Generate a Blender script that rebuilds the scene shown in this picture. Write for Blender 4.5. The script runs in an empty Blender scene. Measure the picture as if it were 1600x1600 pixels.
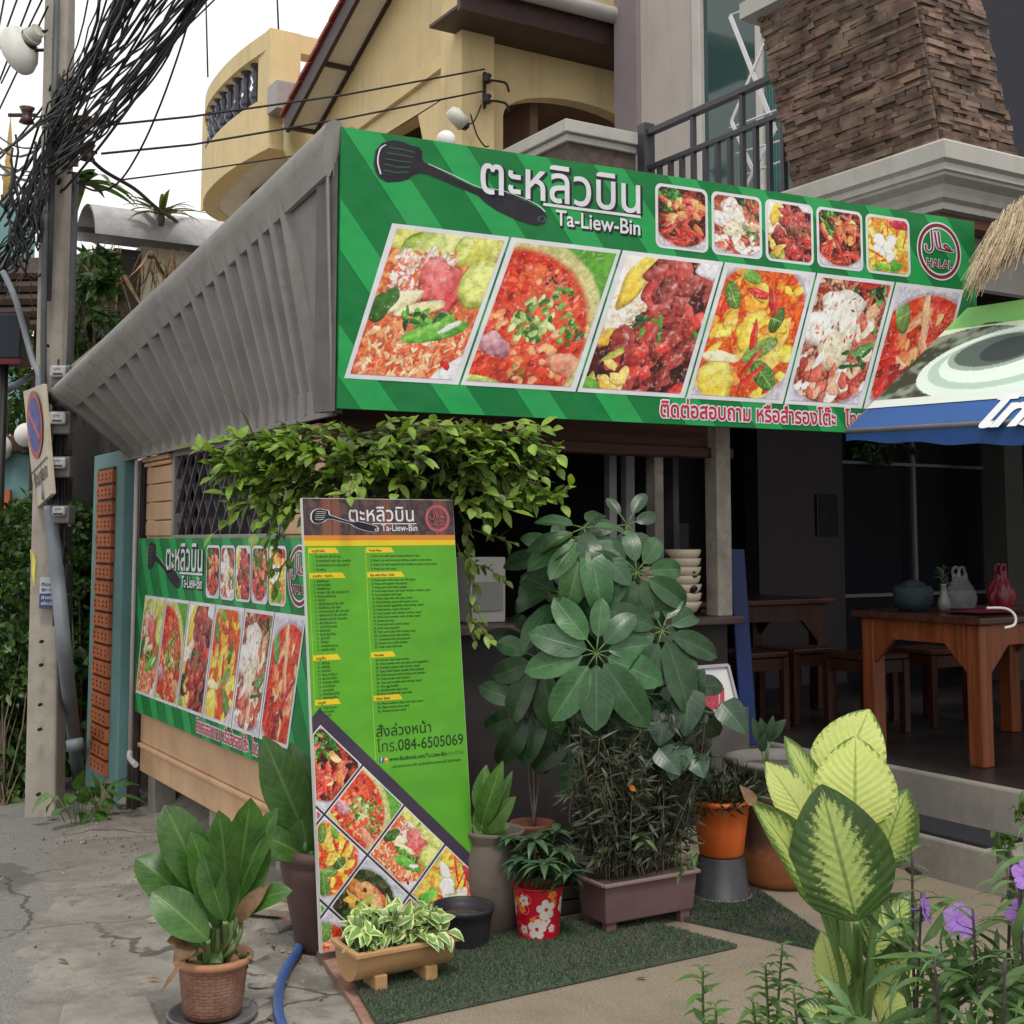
import bpy, math, random
import numpy as np
from mathutils import Vector, Matrix
from mathutils.geometry import tessellate_polygon, interpolate_bezier
SC = bpy.context.scene
COL = SC.collection
R = math.radians
rnd = random.Random(7)

# ------------------------------------------------------------------ camera
CAM_H, PITCH, FPX, PPY, YAW = 1.5, R(5.0), 2000.0, 670.0, R(58.7)
cam = bpy.data.objects.new('camera', bpy.data.cameras.new('camera'))
COL.objects.link(cam)
cam.location = (0, 0, CAM_H)
cam.rotation_euler = (math.pi / 2 + PITCH, 0, YAW - math.pi / 2)
cam.data.sensor_width = 36.0
cam.data.lens = FPX * 36.0 / 1600.0
cam.data.shift_y = -(800 - PPY) / 1600.0
cam.data.clip_end = 500
SC.camera = cam
# ------------------------------------------------------------------ light
w = bpy.data.worlds.new('World'); SC.world = w; w.use_nodes = True
nt = w.node_tree; bg = nt.nodes['Background']
sky = nt.nodes.new('ShaderNodeTexSky'); sky.sky_type = 'NISHITA'; sky.sun_disc = False
SUN_EL, SUN_AZ = R(62), R(-110)        # azimuth measured in the XY plane from +X
sky.sun_elevation = SUN_EL; sky.sun_rotation = math.pi / 2 - SUN_AZ
sky.dust_density = 6.0; sky.air_density = 1.0
mx = nt.nodes.new('ShaderNodeMix'); mx.data_type = 'RGBA'
mx.inputs['Factor'].default_value = 0.86            # the overcast deck hides most of the blue
nt.links.new(sky.outputs[0], mx.inputs['A'])
mx.inputs['B'].default_value = (10.6, 10.45, 10.2, 1)
nt.links.new(mx.outputs['Result'], bg.inputs['Color'])
bg.inputs['Strength'].default_value = 0.1
sl = bpy.data.lights.new('sun', 'SUN'); sl.energy = 1.5; sl.angle = R(12); sl.color = (1, .96, .9)
so = bpy.data.objects.new('sun', sl); COL.objects.link(so)
sd = Vector((math.cos(SUN_EL) * math.cos(SUN_AZ), math.cos(SUN_EL) * math.sin(SUN_AZ), math.sin(SUN_EL)))
so.rotation_euler = sd.to_track_quat('Z', 'Y').to_euler(); so.location = (0, -5, 12)
SC.view_settings.view_transform = 'Standard'; SC.view_settings.look = 'None'
SC.view_settings.exposure = 0.32; SC.view_settings.gamma = 1.0
SC.render.engine = 'CYCLES'
SC.cycles.max_bounces = 6; SC.cycles.diffuse_bounces = 3; SC.cycles.transparent_max_bounces = 12

# ------------------------------------------------------------------ photo geometry: a pixel of the survey photo meets a real plane
FW = Vector((math.cos(YAW), math.sin(YAW), 0)); RT = Vector((math.sin(YAW), -math.cos(YAW), 0))
FP = FW * math.cos(PITCH) + Vector((0, 0, math.sin(PITCH))); UP = -FW * math.sin(PITCH) + Vector((0, 0, math.cos(PITCH)))
C0 = Vector((0, 0, CAM_H))
def ray(px, py): return FP * FPX + RT * (px - 800) + UP * (PPY - py)
def PX(px, py, X): r = ray(px, py); return C0 + r * (X / r.x)
def PY(px, py, Y): r = ray(px, py); return C0 + r * (Y / r.y)
def PZ(px, py, z=0.0): r = ray(px, py); return C0 + r * ((z - CAM_H) / r.z)
def PD(px, py, d): r = ray(px, py); return C0 + r * (d / r.dot(FW))
def PPL(px, py, p0, n): r = ray(px, py); return C0 + r * ((p0 - C0).dot(n) / r.dot(n))

# ------------------------------------------------------------------ mesh builder
def V3(*a): return Vector(a)
class MB:
    def __init__(s): s.V = []; s.F = []; s.C = []; s.T = []; s.M = []; s.S = []
    def v(s, p, c=(1, 1, 1), t=(0, 0)):
        s.V.append((p[0], p[1], p[2])); s.C.append(c); s.T.append(t); return len(s.V) - 1
    def f(s, idx, m=0, sm=False): s.F.append(tuple(idx)); s.M.append(m); s.S.append(sm)
    def quad(s, a, b, c, d, m=0, col=(1, 1, 1)):
        i = [s.v(p, col, t) for p, t in zip((a, b, c, d), ((0, 0), (1, 0), (1, 1), (0, 1)))]; s.f(i, m)
    def poly(s, pts, m=0, col=(1, 1, 1)):
        s.f([s.v(p, col) for p in pts], m)
    def box8(s, p, m=0, col=(1, 1, 1)):   # 4 bottom ccw, 4 top ccw
        i = [s.v(q, col) for q in p]
        for f in ((3, 2, 1, 0), (4, 5, 6, 7), (0, 1, 5, 4), (1, 2, 6, 5), (2, 3, 7, 6), (3, 0, 4, 7)): s.f([i[k] for k in f], m)
    def box(s, x0, x1, y0, y1, z0, z1, m=0, col=(1, 1, 1)):
        s.box8([(x0, y0, z0), (x1, y0, z0), (x1, y1, z0), (x0, y1, z0), (x0, y0, z1), (x1, y0, z1), (x1, y1, z1), (x0, y1, z1)], m, col)
    def slab(s, a, b, c, d, n, th, m=0, col=(1, 1, 1)):  # quad a..d thickened by -n*th
        n = Vector(n); s.box8([Vector(q) - n * th for q in (a, b, c, d)] + [Vector(q) for q in (a, b, c, d)], m, col)
    def bar(s, p, q, wd, h, up=(0, 0, 1), m=0, col=(1, 1, 1)):
        p = Vector(p); q = Vector(q); d = (q - p).normalized(); up = Vector(up)
        if abs(d.dot(up)) > .98: up = Vector((1, 0, 0)) if abs(d.x) < .9 else Vector((0, 1, 0))
        sd_ = d.cross(up).normalized(); u = sd_.cross(d).normalized()
        a = sd_ * wd / 2; b = u * h / 2
        s.box8([p - a - b, p + a - b, q + a - b, q - a - b, p - a + b, p + a + b, q + a + b, q - a + b], m, col)
    def tube(s, pts, r, n=8, m=0, col=(1, 1, 1), caps=True):
        pts = [Vector(p) for p in pts]; N = len(pts)
        rr = r if isinstance(r, (list, tuple)) else [r] * N
        prev = None; rings = []
        for i, p in enumerate(pts):
            d = (pts[min(i + 1, N - 1)] - pts[max(i - 1, 0)])
            if d.length < 1e-9: d = Vector((0, 0, 1))
            d.normalize()
            if prev is None:
                a = d.cross(Vector((0, 0, 1)))
                if a.length < 1e-3: a = d.cross(Vector((1, 0, 0)))
            else: a = prev - d * prev.dot(d)
            a.normalize(); prev = a; b = d.cross(a)
            rings.append([s.v(p + (a * math.cos(t) + b * math.sin(t)) * rr[i], col, (k / n, i / max(1, N - 1))) for k, t in ((k, 2 * math.pi * k / n) for k in range(n))])
        for i in range(N - 1):
            for k in range(n): s.f((rings[i][k], rings[i][(k + 1) % n], rings[i + 1][(k + 1) % n], rings[i + 1][k]), m, True)
        if caps: s.f(rings[0][::-1], m); s.f(rings[-1], m)
    def lathe(s, prof, c, n=24, m=0, col=(1, 1, 1), sx=1, sy=1):
        rings = []
        for (r, z) in prof:
            rings.append([s.v((c[0] + r * sx * math.cos(2 * math.pi * k / n), c[1] + r * sy * math.sin(2 * math.pi * k / n), c[2] + z), col, (k / n, z)) for k in range(n)])
        for i in range(len(prof) - 1):
            for k in range(n): s.f((rings[i][k], rings[i][(k + 1) % n], rings[i + 1][(k + 1) % n], rings[i + 1][k]), m, True)
        if prof[0][0] > 1e-4: s.f(rings[0][::-1], m)
        if prof[-1][0] > 1e-4: s.f(rings[-1], m)
    def sphere(s, c, r, n=12, m=0, col=(1, 1, 1), sc=(1, 1, 1)):
        prof = [(max(1e-5, math.sin(math.pi * i / n)), -math.cos(math.pi * i / n)) for i in range(n + 1)]
        rings = []
        for (a, z) in prof:
            rings.append([s.v((c[0] + r * sc[0] * a * math.cos(2 * math.pi * k / (2 * n)), c[1] + r * sc[1] * a * math.sin(2 * math.pi * k / (2 * n)), c[2] + r * sc[2] * z), col) for k in range(2 * n)])
        for i in range(n):
            for k in range(2 * n): s.f((rings[i][k], rings[i][(k + 1) % (2 * n)], rings[i + 1][(k + 1) % (2 * n)], rings[i + 1][k]), m, True)
    def grid(s, fn, nu, nv, m=0, sm=True, cf=None):
        I = [[s.v(fn(i / nu, j / nv), cf(i / nu, j / nv) if cf else (1, 1, 1), (i / nu, j / nv)) for i in range(nu + 1)] for j in range(nv + 1)]
        for j in range(nv):
            for i in range(nu): s.f((I[j][i], I[j][i + 1], I[j + 1][i + 1], I[j + 1][i]), m, sm)
    def prism(s, poly, o, ex, ey, th, m=0, col=(1, 1, 1)):   # 2-D outline -> plate, front face at o
        o = Vector(o); ex = Vector(ex); ey = Vector(ey); n = ex.cross(ey).normalized()
        tri = tessellate_polygon([[Vector((x, y, 0)) for x, y in poly]])
        a = [s.v(o + ex * x + ey * y, col) for x, y in poly]
        for t in tri:
            p, q, r_ = [poly[k] for k in t]
            ar = (q[0] - p[0]) * (r_[1] - p[1]) - (q[1] - p[1]) * (r_[0] - p[0])
            s.f([a[k] for k in (t if ar > 0 else t[::-1])], m)
        if th > 0:
            b = [s.v(o + ex * x + ey * y - n * th, col) for x, y in poly]
            N = len(poly)
            for k in range(N): s.f((a[k], b[k], b[(k + 1) % N], a[(k + 1) % N]), m)
            for t in tri: s.f([b[k] for k in t], m)
    def leaf(s, base, d, nrm, L, W, bend=.6, fold=.25, nu=1, nv=5, a=.75, tip=1.0, col=(1, 1, 1), wav=0, m=0, twist=0, blunt=1.0):
        p = Vector(base); d = Vector(d).normalized(); nrm = Vector(nrm)
        nrm = (nrm - d * nrm.dot(d))
        if nrm.length < 1e-4: nrm = d.orthogonal()
        nrm.normalize(); sd_ = d.cross(nrm); st = L / nv; rows = []
        ph = rnd.random() * 6
        for j in range(nv + 1):
            t = j / nv
            wd = W / 2 * (max(0.0, math.sin(math.pi * t ** a)) ** blunt) if 0 < j < nv else W * .02
            row = []
            for i in range(-nu, nu + 1):
                u = i / nu
                off = sd_ * (u * wd) + nrm * (abs(u) * wd * fold + wav * W * math.sin(ph + t * 14 + (2 if u > 0 else 0)) * u * u)
                row.append(s.v(p + off, col, (u * .5 + .5, t)))
            rows.append(row)
            ang = -bend / nv
            ca, sa = math.cos(ang), math.sin(ang)
            d2 = d * ca + nrm * sa; nrm = nrm * ca - d * sa; d = d2
            if twist:
                ct, sn = math.cos(twist / nv), math.sin(twist / nv)
                sd2 = sd_ * ct + nrm * sn; nrm = nrm * ct - sd_ * sn; sd_ = sd2
            p = p + d * st
        for j in range(nv):
            for i in range(2 * nu): s.f((rows[j][i], rows[j][i + 1], rows[j + 1][i + 1], rows[j + 1][i]), m, True)
        return p
    def build(s, name, mats, parent=None, bevel=0, vis=True):
        off = WORLD.get(parent, Vector((0, 0, 0)))
        me = bpy.data.meshes.new(name)
        v = np.array(s.V, dtype=np.float32).reshape(-1, 3) - np.array(off, dtype=np.float32)
        me.from_pydata(v.tolist(), [], s.F)
        if not isinstance(mats, (list, tuple)): mats = [mats]
        for mt in mats: me.materials.append(mt)
        if any(s.M): me.polygons.foreach_set('material_index', s.M)
        me.polygons.foreach_set('use_smooth', s.S)
        li = np.empty(len(me.loops), dtype=np.int32); me.loops.foreach_get('vertex_index', li)
        c = np.ones((len(s.V), 4), dtype=np.float32); c[:, :3] = np.array(s.C, dtype=np.float32)
        at = me.color_attributes.new('Col', 'FLOAT_COLOR', 'POINT'); at.data.foreach_set('color', c.ravel())
        uv = me.uv_layers.new(name='UV'); uv.data.foreach_set('uv', np.array(s.T, dtype=np.float32)[li].ravel())
        me.update()
        o = bpy.data.objects.new(name, me); COL.objects.link(o)
        if parent: o.parent = parent
        WORLD[o] = off.copy()
        if bevel:
            b = o.modifiers.new('bevel', 'BEVEL'); b.width = bevel; b.segments = 2; b.limit_method = 'ANGLE'; b.angle_limit = R(40)
            b.harden_normals = False
        return o
WORLD = {}
def tag(o, label, cat, group=None, kind=None):
    if label: o['label'] = label
    if cat: o['category'] = cat
    if group: o['group'] = group
    if kind: o['kind'] = kind
    return o
def thing(name, loc, label, cat, group=None):
    o = bpy.data.objects.new(name, None); COL.objects.link(o); o.location = loc; o.empty_display_size = .1
    WORLD[o] = Vector(loc); return tag(o, label, cat, group)
def dup(o, loc=None, rz=None, label=None, parent=None, scale=None):
    c = o.copy(); COL.objects.link(c)
    if parent: c.parent = parent
    else:
        if loc is not None: c.location = loc
        if rz is not None: c.rotation_euler = (0, 0, rz)
        if scale is not None: c.scale = scale
        if label: c['label'] = label
    for ch in o.children: dup(ch, parent=c)
    return c
def struct(name, mb, mats, **k):
    o = mb.build(name, mats, **k); o['kind'] = 'structure'; return o

# ------------------------------------------------------------------ materials
def s2l(h):
    if isinstance(h, str): h = [int(h[i:i + 2], 16) / 255 for i in (0, 2, 4)]
    return tuple(c / 12.92 if c <= .04045 else ((c + .055) / 1.055) ** 2.4 for c in h)
class NT:
    def __init__(s, name):
        s.m = bpy.data.materials.new(name); s.m.use_nodes = True; s.t = s.m.node_tree
        s.b = s.t.nodes['Principled BSDF']; s.out = s.t.nodes['Material Output']
        s.tc = s.n('ShaderNodeTexCoord')
    def n(s, ty, **k):
        x = s.t.nodes.new(ty)
        for a, b in k.items(): setattr(x, a, b)
        return x
    def l(s, a, b): s.t.links.new(a, b)
    def put(s, sock, val):
        if hasattr(val, 'links') or hasattr(val, 'is_output'): s.l(val, sock)
        elif isinstance(val, tuple) and len(val) == 3 and sock.type == 'RGBA': sock.default_value = (*val, 1)
        else: sock.default_value = val
    def noise(s, scale, det=4, rough=.6, vec=None, dist=0, out='Fac'):
        x = s.n('ShaderNodeTexNoise'); x.inputs['Scale'].default_value = scale; x.inputs['Detail'].default_value = det
        x.inputs['Roughness'].default_value = rough; x.inputs['Distortion'].default_value = dist
        s.l(vec or s.tc.outputs['Object'], x.inputs['Vector']); return x.outputs[out]
    def ramp(s, fac, a, b, c0=(0, 0, 0), c1=(1, 1, 1)):
        x = s.n('ShaderNodeMapRange'); x.inputs['From Min'].default_value = a; x.inputs['From Max'].default_value = b
        x.interpolation_type = 'SMOOTHSTEP'; s.l(fac, x.inputs['Value'])
        if c0 == (0, 0, 0) and c1 == (1, 1, 1): return x.outputs[0]
        return s.mix(x.outputs[0], c0, c1)
    def mix(s, fac, a, b, mode='MIX'):
        x = s.n('ShaderNodeMix', data_type='RGBA', blend_type=mode)
        s.put(x.inputs['Factor'], fac); s.put(x.inputs['A'], a); s.put(x.inputs['B'], b); return x.outputs['Result']
    def math(s, op, a, b=None, c=None):
        x = s.n('ShaderNodeMath', operation=op); s.put(x.inputs[0], a)
        if b is not None: s.put(x.inputs[1], b)
        if c is not None: s.put(x.inputs[2], c)
        return x.outputs[0]
    def attr(s, n='Col'):
        x = s.n('ShaderNodeAttribute', attribute_name=n); return x.outputs['Color']
    def mapping(s, sc=(1, 1, 1), rot=(0, 0, 0), src='Object', loc=(0, 0, 0)):
        x = s.n('ShaderNodeMapping'); s.l(s.tc.outputs[src], x.inputs[0]); x.inputs['Scale'].default_value = sc; x.inputs['Rotation'].default_value = rot
        x.inputs['Location'].default_value = loc; return x.outputs[0]
    def bump(s, h, st=.3, d=.01):
        x = s.n('ShaderNodeBump'); x.inputs['Strength'].default_value = st; x.inputs['Distance'].default_value = d; s.l(h, x.inputs['Height'])
        s.l(x.outputs[0], s.b.inputs['Normal'])
    def fin(s, col, rough=.6, spec=.4, metal=0):
        s.put(s.b.inputs['Base Color'], col); s.put(s.b.inputs['Roughness'], rough); s.b.inputs['Specular IOR Level'].default_value = spec
        s.b.inputs['Metallic'].default_value = metal; return s.m
_mc = {}
def plain(name, c, rough=.6, var=.18, scale=6, bump=.15, spec=.35, metal=0, dirt=None, dscale=2.5, damt=.5, bscale=None, streak=0):
    if name in _mc: return _mc[name]
    t = NT(name); n1 = t.noise(scale, 6, .65); n2 = t.noise(scale * 9, 3, .6)
    c = s2l(c) if isinstance(c, str) else c
    lo = tuple(x * (1 - var) for x in c); hi = tuple(min(1, x * (1 + var)) for x in c)
    col = t.mix(t.ramp(n1, .3, .7), lo, hi)
    col = t.mix(t.math('MULTIPLY', t.ramp(n2, .45, .8), .35 * min(1, var * 4)), col, tuple(x * .6 for x in c))
    if dirt is not None:
        d = s2l(dirt) if isinstance(dirt, str) else dirt
        n3 = t.noise(dscale, 8, .72, dist=.4)
        col = t.mix(t.math('MULTIPLY', t.ramp(n3, .48, .72), damt), col, d)
    if streak:      # rain streaks running down the face
        st = t.noise(1.0, 5, .65, t.mapping((7, 7, .55)), .3); col = t.mix(t.math('MULTIPLY', t.ramp(st, .50, .74), streak), col, tuple(x * .45 for x in c))
    if bump: t.bump(t.noise(bscale or scale * 12, 5, .7), bump, .004)
    rr = t.math('MULTIPLY_ADD', n1, .25, rough - .12)
    _mc[name] = t.fin(col, rr, spec, metal); return _mc[name]
def leafmat(name, c, c2=None, rough=.38, trans=.22, vein=None, veins=9, vstr=.5, spec=.45):
    """leaf: per-leaf tint (Col), blotches, midrib and side veins from the leaf's own UV"""
    t = NT(name); c = s2l(c) if isinstance(c, str) else c
    c2 = s2l(c2) if isinstance(c2, str) else (c2 or tuple(x * .6 for x in c))
    col = t.mix(t.ramp(t.noise(18, 3), .3, .7), c2, c)
    sep = t.n('ShaderNodeSeparateXYZ'); t.l(t.tc.outputs['UV'], sep.inputs[0])
    au = t.math('ABSOLUTE', t.math('MULTIPLY_ADD', sep.outputs[0], 2.0, -1.0))
    if vein is not None:
        vc = s2l(vein) if isinstance(vein, str) else vein
        mid = t.math('SUBTRACT', 1.0, t.ramp(au, .02, .11))
        ph = t.math('SUBTRACT', sep.outputs[1], t.math('MULTIPLY', au, .22))
        sv = t.ramp(t.math('SINE', t.math('MULTIPLY', ph, veins * 6.283)), .86, 1.0)
        k = t.math('MAXIMUM', mid, t.math('MULTIPLY', sv, .45))
        col = t.mix(t.math('MULTIPLY', k, vstr), col, vc)
        t.bump(t.math('SUBTRACT', 1.0, k), .25, .003)
    if vein is not None:     # dry brown tips and edge nicks on some leaves, thin dust on all
        e_ = t.math('ADD', t.math('MAXIMUM', sep.outputs[1], t.math('MULTIPLY', au, .93)), t.math('MULTIPLY_ADD', t.noise(7, 5, .75), .9, -.45))
        col = t.mix(t.math('MULTIPLY', t.ramp(e_, 1.04, 1.10), .85), col, (.20, .12, .045))
        col = t.mix(t.math('MULTIPLY', t.ramp(t.noise(55, 4, .7), .55, .8), .22), col, (.22, .22, .18))
    col = t.mix(1.0, col, t.attr(), 'MULTIPLY')
    t.fin(col, rough, spec)
    tr = t.n('ShaderNodeBsdfTranslucent'); t.l(t.mix(1.0, col, (.9, 1.0, .45), 'MULTIPLY'), tr.inputs[0])
    ms = t.n('ShaderNodeMixShader'); ms.inputs[0].default_value = trans
    t.l(t.b.outputs[0], ms.inputs[1]); t.l(tr.outputs[0], ms.inputs[2]); t.l(ms.outputs[0], t.out.inputs[0])
    return t.m
def printmat(name, rough=.45):
    t = NT(name); col = t.attr(); t.bump(t.noise(2.2, 3, .5), .8, .05); return t.fin(t.mix(t.math('MULTIPLY', t.noise(160, 2), .06), col, (.25, .22, .2)), rough, .2)
def woodmat(name, c, axis=2, rough=.5, k=.45, dirt=None):
    t = NT(name); c = s2l(c) if isinstance(c, str) else c
    sc = [14, 14, 14]; sc[axis] = .9
    n1 = t.noise(2.2, 6, .6, t.mapping(tuple(sc)), .7)
    col = t.mix(t.ramp(n1, .3, .72), tuple(x * (1 - k) for x in c), tuple(min(1, x * (1 + k * .5)) for x in c))
    if dirt: col = t.mix(t.math('MULTIPLY', t.ramp(t.noise(3, 7, .7), .5, .75), .5), col, s2l(dirt))
    t.bump(n1, .25, .003); return t.fin(col, t.math('MULTIPLY_ADD', n1, .3, rough - .15), .35)

# ------------------------------------------------------------------ lettering: text outlines -> flat letter meshes (every contour filled by itself)
_gc = {}
def outlines(txt):
    if txt in _gc: return _gc[txt]
    cu = bpy.data.curves.new('lettering', 'FONT'); cu.body = txt; cu.size = 1.0; cu.resolution_u = 3
    ob = bpy.data.objects.new('lettering', cu); COL.objects.link(ob)
    bpy.context.view_layer.update()
    dg = bpy.context.evaluated_depsgraph_get(); ev = ob.evaluated_get(dg); k = ev.to_curve(dg)
    cs = []
    for sp in k.splines:
        pts = []
        if sp.type == 'BEZIER':
            bp = sp.bezier_points; n = len(bp)
            for i in range(n):
                a, b = bp[i], bp[(i + 1) % n]
                seg = interpolate_bezier(a.co, a.handle_right, b.handle_left, b.co, 5)
                pts += [(p.x, p.y) for p in seg[:-1]]
        else: pts = [(p.co.x, p.co.y) for p in sp.points]
        q = []
        for p in pts:
            if not q or math.hypot(p[0] - q[-1][0], p[1] - q[-1][1]) > 1e-4: q.append(p)
        if len(q) > 2 and math.hypot(q[0][0] - q[-1][0], q[0][1] - q[-1][1]) < 1e-4: q.pop()
        if len(q) > 2: cs.append(q)
    ev.to_curve_clear(); bpy.data.objects.remove(ob); bpy.data.curves.remove(cu)
    _gc[txt] = cs; return cs
def area(p): return sum(p[i][0] * p[(i + 1) % len(p)][1] - p[(i + 1) % len(p)][0] * p[i][1] for i in range(len(p))) / 2
def inside(pt, p):
    x, y = pt; c = False; n = len(p)
    for i in range(n):
        x1, y1 = p[i]; x2, y2 = p[(i + 1) % n]
        if (y1 > y) != (y2 > y) and x < (x2 - x1) * (y - y1) / (y2 - y1) + x1: c = not c
    return c
def grow(p, d):
    if not d: return p
    n = len(p); out = []
    for i in range(n):
        a, b, c = p[i - 1], p[i], p[(i + 1) % n]
        e1 = Vector((b[0] - a[0], b[1] - a[1])); e2 = Vector((c[0] - b[0], c[1] - b[1]))
        if e1.length < 1e-9 or e2.length < 1e-9: out.append(b); continue
        e1.normalize(); e2.normalize(); n1 = Vector((e1.y, -e1.x)); n2 = Vector((e2.y, -e2.x)); m = n1 + n2
        if m.length < .3: m = n1
        m = m.normalized() / max(.5, m.normalized().dot(n1)); out.append((b[0] + m.x * d, b[1] + m.y * d))
    return out
_tc = {}
def text_tris(txt, bold):
    """union of all letter contours: constrained triangulation, triangles kept by winding number"""
    if (txt, bold) in _tc: return _tc[(txt, bold)]
    from mathutils.geometry import delaunay_2d_cdt
    cs = outlines(txt); ars = [area(c) for c in cs]; sign = 1 if sum(ars) > 0 else -1
    cs = [grow(c, bold * sign) for c in cs]
    pts = []; edges = []; S0 = []; S1 = []
    for c in cs:
        k = len(pts); n = len(c); pts += [Vector(p) for p in c]; edges += [(k + i, k + (i + 1) % n) for i in range(n)]
        S0 += c; S1 += c[1:] + c[:1]
    vs, es, fs, *_ = delaunay_2d_cdt(pts, edges, [], 0, 1e-5)
    V = np.array([(v.x, v.y) for v in vs]); F = np.array([f for f in fs if len(f) == 3])
    if not len(F): _tc[(txt, bold)] = ([], []); return [], []
    Ct = V[F].mean(1); S0 = np.array(S0); S1 = np.array(S1); wn = np.zeros(len(F), int)
    for k in range(0, len(F), 400):
        x = Ct[k:k + 400, :1]; y = Ct[k:k + 400, 1:]
        up = (S0[:, 1] <= y) & (S1[:, 1] > y); dn = (S0[:, 1] > y) & (S1[:, 1] <= y)
        cr = (S1[:, 0] - S0[:, 0]) * (y - S0[:, 1]) - (x - S0[:, 0]) * (S1[:, 1] - S0[:, 1])
        wn[k:k + 400] = (up & (cr > 0)).sum(1) - (dn & (cr < 0)).sum(1)
    F = F[wn != 0]; used = sorted(set(F.ravel().tolist())); mp = {u: i for i, u in enumerate(used)}
    r_ = ([tuple(V[u]) for u in used], [tuple(mp[i] for i in f) for f in F.tolist()]); _tc[(txt, bold)] = r_; return r_
def text_mb(mb, txt, o, ex, ey, size, bold=0.0, width=None, align='L', lift=0.0, m=0, col=(1, 1, 1)):
    """letters laid on the plane o + x*ex + y*ey; width: squeeze or stretch the line to that length"""
    V, F = text_tris(txt, bold); base = outlines(txt)
    if not F: return 0
    xs = [p[0] for c in base for p in c]; x0, x1 = min(xs), max(xs); wd = x1 - x0
    kx = size if width is None else width / wd
    sh = {'L': 0, 'C': -wd * kx / 2, 'R': -wd * kx}[align]
    o = Vector(o); ex = Vector(ex); ey = Vector(ey); n = ex.cross(ey).normalized()
    idx = [mb.v(o + ex * ((x - x0) * kx + sh) + ey * (y * size) + n * lift, col) for x, y in V]
    for f in F:
        a, b, c = [V[k] for k in f]; ar = (b[0] - a[0]) * (c[1] - a[1]) - (b[1] - a[1]) * (c[0] - a[0])
        mb.f([idx[k] for k in (f if ar > 0 else f[::-1])], m)
    return wd * kx
def strokes_mb(mb, lines, o, ex, ey, wd, lift=0.0, m=0, n=6):
    """pen strokes on a plane: each a flat ribbon with round ends"""
    o = Vector(o); ex = Vector(ex); ey = Vector(ey); nn = ex.cross(ey).normalized()
    for q, ln in enumerate(lines):
        pts = [Vector(p) for p in ln]; N = len(pts); Lr = []; Rr = []
        for i in range(N):
            d = (pts[min(i + 1, N - 1)] - pts[max(i - 1, 0)]); d = d.normalized() if d.length > 1e-9 else Vector((1, 0))
            nv_ = Vector((-d.y, d.x)) * wd / 2; Lr.append(pts[i] + nv_); Rr.append(pts[i] - nv_)
        L3 = lambda p: o + ex * p.x + ey * p.y + nn * (lift + (q % 4) * .00015)
        a = [mb.v(L3(p)) for p in Lr]; b = [mb.v(L3(p)) for p in Rr]
        for i in range(N - 1): mb.f((a[i], b[i], b[i + 1], a[i + 1]), m)
        for e, k in ((pts[0], 0), (pts[-1], N - 1)):
            c = [mb.v(L3(e + Vector((math.cos(t), math.sin(t))) * wd / 2) + nn * .00006) for t in (2 * math.pi * j / 10 for j in range(10))]
            mb.f(c, m)
def spline(pts, k=8):
    """Catmull-Rom through points"""
    P = [Vector(p) for p in pts]; out = []
    for i in range(len(P) - 1):
        p0 = P[max(i - 1, 0)]; p1 = P[i]; p2 = P[i + 1]; p3 = P[min(i + 2, len(P) - 1)]
        for j in range(k):
            t = j / k
            out.append(.5 * ((2 * p1) + (p2 - p0) * t + (2 * p0 - 5 * p1 + 4 * p2 - p3) * t * t + (3 * p1 - p0 - 3 * p2 + p3) * t ** 3))
    out.append(P[-1]); return out
def gz(x, y):
    """height of the lane: level in front, falling gently along the side wall"""
    k = max(0.0, min(1.0, (2.6 - x) / .3)) if x > 2.3 else 1.0
    return -.068 * max(0.0, min(y, 30) - 5.0) * k
def PG(px, py):
    p = PZ(px, py, 0)
    for _ in range(6): p = PZ(px, py, gz(p.x, p.y))
    return p
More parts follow.
